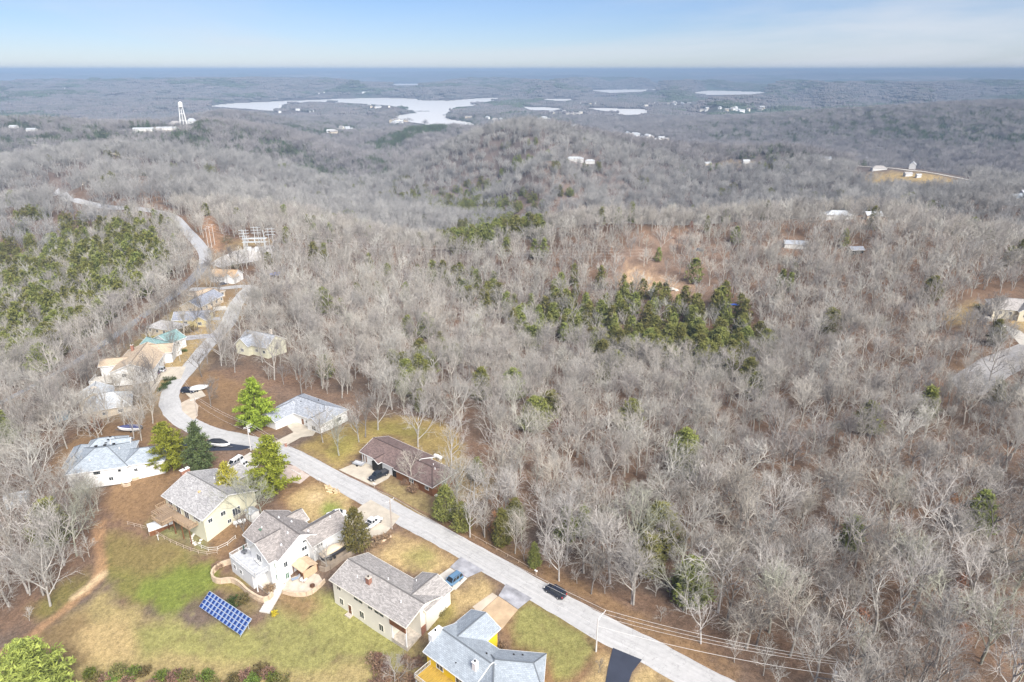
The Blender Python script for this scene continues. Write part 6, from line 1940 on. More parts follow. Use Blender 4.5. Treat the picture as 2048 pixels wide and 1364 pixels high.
def leaf_cloud_s(g, centers, per, size):
    V = []; Fc = []
    for c in centers:
        for _ in range(per):
            q = np.asarray(c) + g.normal(0, .15, 3); a = g.random() * 6.28; el = g.normal(0, .6)
            d_ = np.array((math.cos(a) * math.cos(el), math.sin(a) * math.cos(el), math.sin(el))); s_ = np.cross(d_, (0, 0, 1.0)) + g.normal(0, .3, 3); s_ /= np.linalg.norm(s_)
            L_ = size * (.6 + .8 * g.random()); b = len(V)
            V += [q - s_ * L_ * .25, q + d_ * L_, q + s_ * L_ * .25, q - d_ * L_ * .2]; Fc += [(b, b + 3, b + 1), (b + 3, b + 2, b + 1)]
    return V, Fc


def np_mesh_s(name, V, Fc, mat):
    m_ = bpy.data.meshes.new(name); m_.from_pydata([tuple(v) for v in V], [], Fc); m_.materials.append(mat); m_.update(); return m_


LF_G = leafy('shrub_green', (.10, .14, .03)); LF_D = leafy('hedge_green', (.05, .09, .025)); LF_B = leafy('shrub_brown', (.20, .135, .095)); LF_Y = leafy('shrub_yellow', (.40, .34, .03)); LF_O = leafy('shrub_olive', (.135, .125, .05))
shrub('clipped dark green hedge block nearest the tan-roofed house', 340, 761, 2.2, 1.5, LF_D, 'hedge', 220, .3, 10, True)
shrub('clipped dark green hedge block in the middle of the row', 333, 771, 1.6, 1.3, LF_D, 'hedge', 180, .3, 55, True)
shrub('clipped dark green hedge block nearest the road bend', 326, 780, 1.6, 1.3, LF_D, 'hedge', 180, .3, 55, True)
shrub('dark green bush beside the solar array', 468, 1212, 1.9, 2.2, LF_D); shrub('second dark green bush between the solar array and the wall', 486, 1205, 1.6, 2.0, LF_O)
shrub('round brown bush at the top of the white steps', 540, 1182, 1.2, 1.6, LF_B); shrub('yellow bush beside the bottom of the white steps', 549, 1230, .6, .9, LF_Y, n_=60)
shrub('brown hedge between the white pickup and the lawn', 748, 1096, 1.8, 1.5, LF_B, 'hedge', 150, .4, 30, True); shrub('brown hedge beside the pole and the drive', 765, 1080, 1.8, 1.4, LF_B, 'hedge', 150, .4, 20, True)
shrub('dark green bush behind the white boat', 316, 862, 1.5, 1.7, LF_D); shrub('reddish brown bush below the roof deck lawn', 436, 1136, 1.2, 1.4, LF_B)
shrub('brown shrub by the yellow house door', 1006, 1296, .9, 1.3, LF_B, n_=80); shrub('brown shrub in front of the brown-roofed house', 826, 983, 1.6, 1.8, LF_B); shrub('reddish shrub beside the brown-roofed house path', 812, 968, 1.3, 1.4, LF_B)
shrub('dark green shrub in front of the teal-roofed house', 352, 704, 1.8, 1.8, LF_D); shrub('low dark hedge beside the teal-roofed house', 362, 704, 2.4, 1.2, LF_D, 'hedge', 150, .35, 5, True); shrub('dark rounded evergreen behind the teal-roofed house', 362, 668, 3.0, 4.0, LF_O)
shrub('olive evergreen bush beside the drive of the teal-roofed house', 384, 664, 2.4, 3.4, LF_O); shrub('dark bush at the corner of the beige gable house', 432, 606, 1.8, 2.2, LF_D); shrub('dark bush at the end of the yellow-walled house', 418, 632, 1.6, 2.4, LF_D)
shrub('dark evergreen bush in front of the substation yard', 472, 538, 3.6, 4.4, LF_D); shrub('dark evergreen bush at the back of the substation yard', 455, 488, 5.0, 5.5, LF_D); shrub('clipped green bush on the beige house lawn', 1957, 616, 2.8, 2.0, LF_D)
shrub('brown bush under the porch of the long cream house', 838, 1250, 1.1, 1.6, LF_B, n_=90); shrub('olive bush on the slope right of the long cream house', 880, 1225, 1.4, 1.0, LF_O, n_=90)
bs = random.Random(9)
for k in range(26):
    x = 180 + k * 15.5 + bs.uniform(-6, 6); y = 1352 + bs.uniform(-8, 22) + (12 if 300 < x < 520 else 0)
    shrub(('green', 'olive', 'brown')[k % 3] + ' scrub bush, %s from left, in the rough strip along the bottom lawn edge' % ordinal(k), x, y, bs.uniform(1.1, 2.0), bs.uniform(1.0, 2.2), (LF_G, LF_O, LF_B)[k % 3], 'scrub_bush', 110, .4, group='scrub along the bottom lawn edge')
for k, x in enumerate(sorted(770 + bs.uniform(-40, 70) for _ in range(14))):
    y = 1345 + bs.uniform(-25, 30)
    shrub('brown leafless scrub bush, %s from left, below the long cream house porch' % ordinal(k), x, y, bs.uniform(.9, 1.7), bs.uniform(1.0, 2.2), LF_B, 'scrub_bush', 90, .4, group='scrub below the cream porch')

# blue tarpaulins and clearing debris
M_TARP = pm('blue_tarp', (.05, .12, .50), .5, .2, 2)
for (x, y, a, L, W, hh, lb) in ((551, 553, 10, 2.6, 2.2, 2.6, 'bright blue tarpaulin over a frame in the wood right of the orange roof'), (1466, 611, -8, 5.0, 1.3, 1.2, 'long blue tarpaulin at the right end of the cedar stand')):
    t = simple('tarpaulin', lb, 'tarp', x, y, a)
    mb = MB(); roof_solid(mb, [[(-L, -W, hh * .6), (L, -W, hh * .5), (L, 0, hh), (-L, 0, hh * .9)], [(L, W, hh * .5), (-L, W, hh * .6), (-L, 0, hh * .9), (L, 0, hh)]], .04); mb.build('sheet', M_TARP, t)
    for px_ in (-L * .9, L * .9): MB().bar((px_, 0, -.3), (px_, 0, hh * .9), .06, None, 5).build('prop', M_FENCE, t)
t = simple('rubble_heap', 'pale rubble heap at the foot of the hillside clearing', 'rubble', 1344, 580, 0)
for k in range(30):
    x, y = lg.gauss(0, 2.2), lg.gauss(0, 1.4); s_ = lg.uniform(.4, .9); z = max(0, 1.5 - .5 * abs(x) - .4 * abs(y))
    MB().lathe([(.05, -.3), (s_, .0), (s_ * .9, s_ * .5), (s_ * .4, s_ * .8), (.02, s_ * .85)], 7, (x, y, z)).build('rock', M_CONC2, t)
vehicle('pickup', 'white_pickup', 'tiny white truck at the foot of the hillside clearing', 1306, 584, (1300, 586), (.72, .72, .72), 'white', 'truck')
vehicle('suv', 'dark_suv', 'tiny dark vehicle at the top of the hillside clearing', 1400, 502, (1410, 502), (.03, .035, .05), 'navy')

# ------------------------------------------------------------------ water tower
p = G(368, 253); d = math.hypot(p.x, p.y); a = P(358, 203, CAMH - 1) - np.array((0, 0, CAMH)); TT = CAMH + a[2] * d / math.hypot(a[0], a[1]) - p.z
t = thing('water_tower', 'white water tower on four legs above the far left ridge', 'water tower', (p.x, p.y, p.z), R(20))
zt = TT - 11
MB().lathe([(.4, zt - 1.5), (2.6, zt), (4.0, zt + 1.4), (4.1, zt + 2), (4.1, zt + 8), (3.9, zt + 8.4), (2.2, zt + 10.2), (.3, zt + 11)], 24).build('tank', M_WHITE, t, smooth=False)
MB().lathe([(4.1, zt + 1.7), (4.9, zt + 1.7), (4.9, zt + 1.9), (4.1, zt + 1.9)], 24).build('walkway', M_STEEL, t)
legs = [((sx * 6.2, sy * 6.2, -1), (sx * 3.0, sy * 3.0, zt + 1.6)) for sx, sy in ((-1, -1), (1, -1), (1, 1), (-1, 1))]
for a_, b_ in legs: MB().bar(a_, b_, .6, .5, 8).build('leg', M_WHITE, t)
for f in (.34, .67):
    for i in range(4):
        q0 = Vector(legs[i][0]).lerp(Vector(legs[i][1]), f); q1 = Vector(legs[(i + 1) % 4][0]).lerp(Vector(legs[(i + 1) % 4][1]), f)
        MB().beam(q0, q1, .4, .4).build('strut', M_WHITE, t)
for f0, f1 in ((0.02, .34), (.34, .67), (.67, .97)):
    for i in range(4):
        q0 = Vector(legs[i][0]).lerp(Vector(legs[i][1]), f0); q1 = Vector(legs[(i + 1) % 4][0]).lerp(Vector(legs[(i + 1) % 4][1]), f1)
        MB().bar(q0, q1, .12, None, 5).build('brace_rod', M_WHITE, t)
MB().bar((0, 0, -1), (0, 0, zt - 1), .7, None, 10).build('riser', M_WHITE, t)
p = G(561, 222); t = thing('radio_mast', 'thin white tower far off near the left lake shore', 'tower', (p.x, p.y, p.z)); MB().bar((0, 0, 0), (0, 0, 30), 3.2, 1.6, 8).build('shaft', M_WHITE, t); MB().lathe([(1.6, 30), (3.2, 31), (3.2, 34), (.3, 36)], 10).build('head', M_WHITE, t)
# docks on the bay
M_DOCK = pm('dock_grey', (.30, .31, .33), .8, .2, .2)
for k, (x, y, a, L, lb) in enumerate(((835, 223.5, 8, 130, 'long boat dock off the point left of the bay'), (897, 231, -30, 60, 'boat dock at the tip of the right-hand point'), (912, 236, -20, 90, 'covered boat dock along the right shore of the bay'), (930, 241, -8, 70, 'nearest boat dock on the right shore of the bay'))):
    q = P(x, y, LAKE); t = thing('boat_dock', lb, 'dock', (q[0], q[1], LAKE), R(a))
    MB().box(-L / 2, L / 2, -8, 8, .2, 1.0).build('deck', M_DOCK, t)
    for i in range(4): MB().box(-L / 2 + i * L / 4 + 2, -L / 2 + (i + 1) * L / 4 - 2, -10, 10, 4.0, 5.0).build('roof', M_DOCK if i % 2 else ROOF['silver'], t)
    for i in range(5): MB().box(-L / 2 + i * L / 4 - .4, -L / 2 + i * L / 4 + .4, -1, 1, .5, 4.2).build('post', M_DOCK, t)


# ------------------------------------------------------------------ trees: shapes
def grow_tube(V, Fc, pts, rad, n):
    base = len(V)
    for i, p in enumerate(pts):
        d = (pts[min(i + 1, len(pts) - 1)] - pts[max(i - 1, 0)])
        d = d / (np.linalg.norm(d) + 1e-9)
        u = np.cross(d, (0.31, 0.77, 0.55)); u /= np.linalg.norm(u) + 1e-9
        w_ = np.cross(d, u)
        for k in range(n):
            t = 2 * math.pi * k / n
            V.append(p + (u * math.cos(t) + w_ * math.sin(t)) * rad[i])
    for i in range(len(pts) - 1):
        for k in range(n):
            a = base + i * n + k; b = base + i * n + (k + 1) % n
            Fc.append((a, b, b + n, a + n))


def spike(V, Fc, p, q, r):
    d = q - p; d = d / (np.linalg.norm(d) + 1e-9)
    u = np.cross(d, (0.31, 0.77, 0.55)); u /= np.linalg.norm(u) + 1e-9
    w_ = np.cross(d, u); b = len(V)
    for k in range(3):
        t = 2.0944 * k
        V.append(p + (u * math.cos(t) + w_ * math.sin(t)) * r)
    V.append(q)
    Fc.extend([(b, b + 1, b + 3), (b + 1, b + 2, b + 3), (b + 2, b, b + 3)])


def bare_tree(seed, h=14.0, spread=.75, kids=(7, 6, 6, 4), thick=1.0, twig=.016, droop=0.0, fork=.32, last=4):
    """returns (trunk verts/faces, crown verts/faces)"""
    g = np.random.default_rng(seed)
    TV, TF, CV, CF = [], [], [], []

    def path(p, d, L, nseg, wander, up):
        pts = [p]
        for _ in range(nseg):
            d = d + g.normal(0, wander, 3); d[2] += up; d = d / np.linalg.norm(d)
            pts.append(pts[-1] + d * L / nseg)
        return pts, d

    def side(d, ang, phi):
        u = np.cross(d, (0.2, 0.3, 0.93)); 
        if np.linalg.norm(u) < .1: u = np.cross(d, (1, 0, 0))
        u /= np.linalg.norm(u); w_ = np.cross(d, u)
        return d * math.cos(ang) + (u * math.cos(phi) + w_ * math.sin(phi)) * math.sin(ang)

    def rec(p, d, L, r, lvl):
        if lvl == last:
            spike(CV, CF, p, p + (d + g.normal(0, .12, 3) + np.array((0, 0, .08 - droop * .4))) * L, max(r, twig)); return
        nseg = (5, 5, 3, 2)[lvl]
        pts, _ = path(p, d, L, nseg, (.05, .11, .14, .16)[lvl], (.0, .10 - droop * .1, .05 - droop * .2, .03 - droop * .3)[lvl])
        rad = [r * (1 - .68 * i / nseg) for i in range(nseg + 1)]
        if lvl == last - 1 and lvl >= 3: rad[-1] = r * .15
        grow_tube(TV if lvl < 2 else CV, TF if lvl < 2 else CF, pts, rad, (7, 5, 3, 3)[lvl])
        nk = kids[lvl]
        phi0 = g.random() * 6.28
        for k in range(nk):
            t = (fork + (1 - fork) * (k + .6 * g.random()) / nk) if lvl == 0 else (.25 + .75 * (k + .7 * g.random()) / nk)
            t = min(t, 1.0)
            i = min(int(t * nseg), nseg - 1); ft = t * nseg - i
            q = pts[i] * (1 - ft) + pts[i + 1] * ft
            dd = pts[i + 1] - pts[i]; dd = dd / np.linalg.norm(dd)
            ang = ((.75 - .35 * (t - fork)) * spread * 1.25, .62, .7, .6)[lvl] * (.75 + .5 * g.random())
            nd = side(dd, ang, phi0 + k * 2.4 + g.normal(0, .3))
            Lk = (h * .50 * (1.12 - .55 * (t - fork)), L * .52 * (1.15 - .5 * t), L * .52 * (1.2 - .5 * t), L * .62)[lvl] * (.75 + .5 * g.random())
            rk = (r * .5, r * .46, r * .5, twig)[lvl]
            rec(q, nd, Lk, rk, lvl + 1)

    rec(np.zeros(3), np.array((g.normal(0, .04), g.normal(0, .04), 1.0)), h * .66, .018 * h * thick, 0)
    return (np.array(TV), TF), (np.array(CV), CF)


def np_mesh(name, V, Fc, mat, smooth=False):
    m_ = bpy.data.meshes.new(name)
    m_.from_pydata([tuple(v) for v in V], [], Fc)
    if smooth: m_.polygons.foreach_set('use_smooth', [True] * len(m_.polygons))
    m_.materials.append(mat); m_.update()
    return m_


def leaf_cloud(g, centers, per, size, flat=.5, spread=.35):
    """small bent leaf sprays round each centre"""
    V = []; Fc = []
    for c in centers:
        for _ in range(per):
            p = np.asarray(c) + g.normal(0, spread, 3) * np.array((1, 1, .6))
            a = g.random() * 6.28; el = g.normal(0, flat)
            d = np.array((math.cos(a) * math.cos(el), math.sin(a) * math.cos(el), math.sin(el)))
            s = np.cross(d, (0, 0, 1.0)) + g.normal(0, .3, 3); s /= np.linalg.norm(s)
            L = size * (.6 + .8 * g.random()); b = len(V)
            V += [p - s * L * .22, p + d * L, p + s * L * .22, p - d * L * .15 + np.array((0, 0, -.12 * L))]
            Fc += [(b, b + 3, b + 1), (b + 3, b + 2, b + 1)]
    return V, Fc


def pine_tree(seed, h, rad, whorls=15, per=9, size=.5, top=.55, gap=.22, skirt=.1):
    g = np.random.default_rng(seed)
    TV, TF = [], []
    pts = [np.array((0, 0, 0.)), np.array((g.normal(0, .1), g.normal(0, .1), h * .5)), np.array((g.normal(0, .15), g.normal(0, .15), h))]
    grow_tube(TV, TF, pts, [.02 * h, .012 * h, .01], 6)
    cs = []
    for w_ in range(whorls):
        t = skirt + (1 - skirt) * (w_ + .3 * g.random()) / whorls
        z = h * t
        env = rad * (min(1, (t - skirt + .25) / .35)) * max(.04, 1 - ((t - .25) / .78) ** 1.5 if t > .25 else 1)
        nb = 5 + int(g.random() * 2)
        ph = g.random() * 6.28
        for b in range(nb):
            if g.random() < gap: continue
            a = ph + b * 6.283 / nb + g.normal(0, .2)
            L = env * (.65 + .55 * g.random())
            q = np.array((math.cos(a) * L, math.sin(a) * L, z + L * (.10 + .25 * (t - .4))))
            o = np.array((0, 0, z))
            grow_tube(TV, TF, [o, q], [.012 * h * (1 - t) + .02, .012], 3)
            for k in range(max(2, int(L / .42))):
                f = .3 + .7 * k / max(1, int(L / .42) - 1) if L > .5 else .8
                cs.append(o + (q - o) * f + g.normal(0, .10, 3))
    V, Fc = leaf_cloud(g, cs, per, size, .55, .34)
    return (TV, TF), (V, Fc)


def cedar_tree(seed, h, rad, nleaf=900, size=.5, per=3, lean=.25):
    g = np.random.default_rng(seed)
    TV, TF = [], []
    grow_tube(TV, TF, [np.zeros(3), np.array((0, 0, h * .55)), np.array((0, 0, h * .97))], [.018 * h, .012 * h, .02], 5)
    cs = []
    lob = g.normal(0, .16, 8)
    for _ in range(nleaf):
        t = g.random() ** 1.25
        z = h * (.07 + .93 * t)
        env = rad * 1.15 * ((1 - t) ** .58) * (.4 + .6 * min(1, (t + .04) / .18)) + .1
        a = g.random() * 6.283
        env *= 1 + lob[int(a / 6.283 * 8) % 8] + .16 * math.sin(t * 19 + a * 2)
        rr = env * (1 - .55 * g.random() ** 2)
        cs.append((math.cos(a) * rr, math.sin(a) * rr, z + rr * .25))
    V, Fc = leaf_cloud(g, cs, per, size, .7, .22)
    # branches
    for k in range(14):
        a = g.random() * 6.28; z = h * (.12 + .7 * g.random()); L = rad * (1 - z / h) * .8
        grow_tube(TV, TF, [np.array((0, 0, z)), np.array((math.cos(a) * L, math.sin(a) * L, z + L * .4))], [.04, .012], 3)
    return (TV, TF), (V, Fc)


def merge(*parts):
    V = []; Fc = []
    for v, f in parts:
        o = len(V); V.extend(v); Fc.extend([tuple(o + k for k in q) for q in f])
    return V, Fc


BARKS = {
    'grey': bark('bark_grey', [(0.348, 0.329, 0.299), (0.311, 0.291, 0.264)]),
    'tan': bark('bark_tan', [(0.384, 0.351, 0.300), (0.341, 0.313, 0.270)]),
    'pale': bark('bark_pale', [(.43, .405, .375), (.37, .345, .32)]),
    'olive': bark('bark_olive', [(0.342, 0.345, 0.272), (0.292, 0.286, 0.236)]),
    'dark': bark('bark_dark', [(0.170, 0.153, 0.140), (0.205, 0.186, 0.165)]),
}
BARK_MIX = bark('bark_wood', [(0.242, 0.221, 0.205), (0.383, 0.361, 0.323), (0.323, 0.303, 0.272), (0.411, 0.380, 0.334), (0.283, 0.257, 0.237), (0.467, 0.452, 0.409), (0.263, 0.241, 0.227), (0.384, 0.373, 0.322)])
BARK_FAR = bark('bark_far', [(0.252, 0.244, 0.238), (0.333, 0.325, 0.307), (0.223, 0.218, 0.213), (0.365, 0.357, 0.339), (0.282, 0.272, 0.261)])
M_TRUNK = pm('conifer_bark', (.16, .115, .085), .95, .3, 2.0)
LEAF = {
    'pine': leafy('needles_bright', (.20, .26, .035)),
    'yellow': leafy('needles_yellow', (.30, .29, .04)),
    'olive': leafy('needles_olive', (.21, .235, .06)),
    'spruce': leafy('needles_dark', (.085, .12, .05)),
    'cedar': leafy('cedar_scales', (.15, .165, .05)),
    'juniper': leafy('juniper_scales', (.13, .13, .04)),
}
KIND_SPEC = [dict(seed=11, spread=.72), dict(seed=12, spread=.95, fork=.25), dict(seed=13, spread=.6, kids=(8, 6, 6, 4)), dict(seed=14, spread=.85, droop=.15, kids=(6, 7, 6, 4)),
             dict(seed=15, spread=.68, fork=.42), dict(seed=16, spread=1.05, kids=(6, 7, 7, 4), fork=.22),
             dict(seed=17, spread=.5, kids=(9, 6, 5, 4), fork=.35), dict(seed=18, spread=1.2, kids=(5, 8, 6, 4), fork=.18, thick=1.35), dict(seed=19, spread=.8, kids=(4, 6, 6, 3), fork=.3, thick=1.2), dict(seed=20, spread=.9, kids=(7, 5, 5, 3), fork=.5)]
NEAR = []
for s_ in KIND_SPEC:
    NEAR.append(bare_tree(h=14.0, **s_))
NEARMESH = {}


def near_meshes(k, bk):
    if (k, bk) not in NEARMESH:
        (tv, tf), (cv, cf) = NEAR[k]
        NEARMESH[(k, bk)] = (np_mesh('trunk', tv, tf, BARKS[bk], True), np_mesh('crown', cv, cf, BARKS[bk]))
    return NEARMESH[(k, bk)]


def put_bare(px, py, h, bk, kind, label, rz=None, group=None, at=None, name='bare_tree'):
    p = Vector((at[0], at[1], h1(at[0], at[1]))) if at is not None else G(px, py)
    t = thing(name, label, 'tree', (p.x, p.y, p.z - .1), random.random() * 6.28 if rz is None else rz, group)
    t.scale = (h / 14.0,) * 3
    a, b = near_meshes(kind, bk)
    mesh_obj('trunk', a, None, t); mesh_obj('crown', b, None, t)
    return t


# ------------------------------------------------------------------ conifers near the houses
PINES = [pine_tree(21, 15, 5.0, whorls=19, gap=.12, per=15, size=.6), pine_tree(22, 15, 5.4, whorls=17, gap=.2, per=15, size=.6), pine_tree(23, 15, 3.9, whorls=22, gap=.05, per=13, size=.55)]
CEDARS = [cedar_tree(31, 9, 2.1), cedar_tree(32, 9, 2.6), cedar_tree(33, 9, 1.7), cedar_tree(34, 9, 2.3)]
CONMESH = {}


def put_conifer(px, py, h, shape, leafk, label, name, group=None, at=None, sx=1.0):
    lib, base = (PINES, 15.0) if shape[0] == 'p' else (CEDARS, 9.0)
    key = (shape, leafk)
    if key not in CONMESH:
        (tv, tf), (cv, cf) = lib[int(shape[1])]
        CONMESH[key] = (np_mesh('trunk', tv, tf, M_TRUNK, True), np_mesh('crown', cv, cf, LEAF[leafk]))
    p = Vector((at[0], at[1], h1(at[0], at[1]))) if at is not None else G(px, py)
    t = thing(name, label, 'tree', (p.x, p.y, p.z - .1), random.random() * 6.28, group)
    s = h / base
    t.scale = (s * sx, s * sx, s)
    mesh_obj('trunk', CONMESH[key][0], None, t); mesh_obj('crown', CONMESH[key][1], None, t)
    return t


put_conifer(516, 856, 17, 'p0', 'pine', 'bright green pine standing left of the grey-roofed house with the open garage', 'pine_tree')
put_conifer(343, 938, 15, 'p1', 'pine', 'loose-crowned bright green pine between the pale blue roof and the dark spruce', 'pine_tree')
put_conifer(404, 942, 15.5, 'p2', 'spruce', 'dark green cone-shaped spruce behind the cream house', 'spruce_tree', sx=.95)
put_conifer(548, 990, 17.5, 'p1', 'pine', 'tall bright green pine beside the road, right of the cream house', 'pine_tree')
put_conifer(462, 1008, 12.5, 'p0', 'yellow', 'yellow-green pine overhanging the roof of the cream house', 'pine_tree', sx=.85)
put_conifer(714, 1104, 11.5, 'c1', 'juniper', 'dark olive juniper standing beside the covered boat and white house', 'juniper_tree', sx=.82)
put_conifer(78, 1405, 15, 'p0', 'olive', 'pale green pine in the bottom left corner of the lawn', 'pine_tree', sx=1.35)
CED = [(893, 1040, 9.5, 'c1', 'bushy yellow-green cedar at the corner of the brown-roofed house lawn'),
       (925, 1062, 8, 'c3', 'lower green cedar tucked behind the bushy one at the roadside'),
       (1003, 1092, 10, 'c2', 'slim green cedar standing by the road, left of the leaning pale tree'),
       (1030, 1065, 9.5, 'c0', 'olive green cedar in the wood edge behind the slim roadside cedar'),
       (1068, 1135, 6.5, 'c2', 'small dark green cedar at the roadside left of the dark car'),
       (1130, 1085, 10, 'c0', 'green cedar among pale trunks uphill of the dark car'),
       (1165, 1075, 9, 'c2', 'green cedar half hidden by twigs above the dark car'),
       (835, 800, 11, 'c0', 'green cedar behind the lawn of the brown-roofed house'),
       (808, 790, 10, 'c3', 'green cedar left of its twin behind the brown-roofed house lawn'),
       (842, 825, 9, 'c2', 'narrow dark cedar at the lawn edge behind the brown-roofed house'),
       (955, 960, 7, 'c1', 'dark green cedar at the wood edge right of the brown-roofed house')]
for (x, y, h_, k_, lb) in CED:
    put_conifer(x, y, h_, k_, 'cedar', lb, 'cedar_tree')

# ------------------------------------------------------------------ single bare trees in the yards
YARD = [
    (500, 1042, 13.5, 'olive', 1, 'wide olive-barked bare tree between the cream house and the white house'),
    (524, 1030, 11, 'olive', 5, 'olive-barked bare tree just right of the wide one behind the white house'),
    (655, 1140, 7.5, 'grey', 0, 'thin grey bare tree at the corner of the white house by the boat'),
    (492, 1085, 8, 'dark', 4, 'dark leaning bare tree against the left side of the white house'),
    (154, 1112, 15, 'olive', 5, 'big spreading bare tree at the left edge of the mown field'),
    (120, 1060, 13, 'grey', 1, 'grey bare tree behind the big spreading tree at the field edge'),
    (836, 894, 15, 'pale', 1, 'pale forked bare tree on the lawn behind the brown-roofed house'),
    (903, 932, 14, 'pale', 0, 'pale bare tree behind the right end of the brown-roofed house'),
    (678, 911, 13, 'olive', 2, 'mossy bare tree on the lawn between the two driveways'),
    (646, 885, 11, 'tan', 5, 'tan bare tree leaning over the wide concrete drive'),
    (718, 884, 12, 'grey', 0, 'grey bare tree on the green lawn, first from the road'),
    (731, 874, 13, 'dark', 4, 'dark-trunked bare tree on the green lawn, middle of three'),
    (756, 860, 14, 'grey', 1, 'grey bare tree on the green lawn, farthest of three from the road'),
    (604, 792, 16, 'dark', 0, 'tall dark-trunked bare tree directly behind the grey garage roof'),
    (645, 778, 14, 'tan', 3, 'tan bare tree behind the right half of the grey garage roof'),
    (684, 796, 13, 'grey', 2, 'grey bare tree right of the grey-roofed garage house'),
    (940, 1074, 11, 'pale', 0, 'pale leaning bare tree at the roadside beside the bushy cedars'),
    (822, 972, 10, 'tan', 5, 'spreading tan bare tree in front of the brown roof'),
    (1118, 1162, 12, 'pale', 0, 'pale-trunked bare tree at the roadside just above the dark car'),
    (1263, 1208, 13, 'pale', 2, 'bushy pale bare tree at the wood edge behind the nearest power pole'),
    (202, 889, 13, 'tan', 1, 'tan bare tree rising behind the pale blue roof'),
    (283, 881, 11, 'tan', 0, 'tan bare tree beside the white boat'),
    (268, 876, 10, 'grey', 4, 'grey bare tree left of its twin beside the white boat'),
    (100, 862, 12, 'dark', 2, 'dark bare tree left of the small blue shed'),
    (118, 868, 11, 'tan', 0, 'tan bare tree in front of the small blue shed'),
    (10, 925, 14, 'olive', 5, 'fan-shaped olive bare tree at the left picture edge'),
    (404, 754, 11, 'dark', 3, 'dark bare tree with drooping limbs over the road bend'),
    (422, 814, 10, 'dark', 0, 'dark bare tree on the inside of the road bend'),
    (245, 810, 12, 'tan', 2, 'tan bare tree in front of the silver-grey roof'),
    (302, 810, 12, 'grey', 0, 'grey bare tree beside the clipped hedges'),
    (280, 815, 10, 'tan', 3, 'tan bare tree between the silver-grey roof and the hedges'),
    (240, 716, 13, 'dark', 4, 'dark bare tree on the strip of grass left of the tan roof'),
    (262, 700, 12, 'grey', 0, 'grey bare tree on the grass behind the tan roof'),
    (300, 690, 10, 'dark', 1, 'dark bare tree between the tan roof and the teal roof'),
    (345, 712, 10, 'dark', 0, 'dark forked bare tree in front of the teal-roofed house'),
    (396, 660, 11, 'dark', 4, 'dark bare tree in front of the yellow-walled house'),
    (350, 615, 10, 'dark', 2, 'dark bare tree beside the highway left of the grey roofs'),
    (430, 575, 11, 'grey', 0, 'grey bare tree by the side street in front of the orange roof'),
    (414, 577, 9, 'grey', 1, 'grey bare tree at the highway junction of the side street'),
    (548, 672, 12, 'grey', 1, 'grey bare tree over the half hidden house in the wood'),
    (500, 700, 12, 'tan', 0, 'tan bare tree in front of the half hidden house in the wood'),
    (525, 725, 13, 'grey', 2, 'grey bare tree below the half hidden house in the wood'),
    (560, 730, 12, 'tan', 3, 'tan bare tree right of the half hidden house in the wood'),
    (470, 745, 11, 'grey', 5, 'grey bare tree at the wood corner right of the road bend'),
    (1197, 1345, 3.2, 'dark', 0, 'small dark bare shrub tree at the foot of the nearest power pole'),
    (1980, 640, 12, 'dark', 4, 'dark-trunked bare tree in front of the beige house at the right edge'),
    (1992, 645, 13, 'grey', 2, 'grey leaning bare tree in front of the beige house at the right edge'),
    (790, 1370, 7, 'grey', 1, 'grey bare tree below the porch of the long cream house'),
    (60, 1190, 12, 'grey', 2, 'grey bare tree in the wood left of the worn track'),
    (35, 1130, 13, 'tan', 0, 'tan bare tree in the wood left of the worn track'),
    (25, 1080, 13, 'grey', 3, 'grey bare tree above the worn track at the left edge'),
    (90, 1010, 12, 'grey', 1, 'grey bare tree beside the metal shed in the left wood'),
    (150, 985, 11, 'tan', 0, 'tan bare tree below the pale blue-roofed house'),
    (185, 1010, 10, 'grey', 2, 'grey bare tree nearest the gravel heap below the pale blue roof'),
]
for (x, y, h_, bk, kd, lb) in YARD:
    put_bare(x, y, h_, bk, kd, lb)

# ------------------------------------------------------------------ more bare trees in the upper yards
bpy.context.view_layer.update()
FOOT = []
for o in list(COL.objects):
    if o.name.split('.')[0] == 'wall' and o.type == 'MESH':
        c8 = [o.matrix_world @ Vector(c) for c in o.bound_box]
        FOOT.append((sum(c.x for c in c8) / 8, sum(c.y for c in c8) / 8, max(math.hypot(c.x - c8[6].x, c.y - c8[6].y) for c in c8) / 2))
yp = GP([(150, 850), (170, 790), (200, 735), (250, 690), (330, 630), (370, 585), (425, 530), (490, 535), (505, 600), (465, 605), (440, 660), (425, 700), (395, 740), (330, 800), (330, 845), (260, 868)])
yg = np.random.default_rng(44)
ylist = []
x0_, x1_, y0_, y1_ = min(p[0] for p in yp), max(p[0] for p in yp), min(p[1] for p in yp), max(p[1] for p in yp)
for _ in range(4000):
    if len(ylist) >= 64: break
    x, y = yg.uniform(x0_, x1_), yg.uniform(y0_, y1_)
    if not inside(np.array([x]), np.array([y]), yp)[0]: continue
    if any(math.hypot(x - f[0], y - f[1]) < f[2] * .8 + 1.5 for f in FOOT): continue
    if min(np.hypot(road_c[:, 0] - x, road_c[:, 1] - y).min(), np.hypot(hwy_c[:, 0] - x, hwy_c[:, 1] - y).min(), np.hypot(side_c[:, 0] - x, side_c[:, 1] - y).min()) < 5: continue
    if any(math.hypot(x - q[0], y - q[1]) < 5 for q in ylist): continue
    ylist.append((x, y))
for k_, (x, y) in enumerate(sorted(ylist, key=lambda q: q[0] / q[1])):
    bk = ('grey', 'tan', 'dark')[k_ % 3]
    put_bare(0, 0, 8 + 5 * yg.random(), bk, int(yg.random() * 10), '%s-barked bare tree, %s from left, in the yards along the upper street' % (bk, ordinal(k_)), None, 'bare trees in the upper yards', at=(x, y))

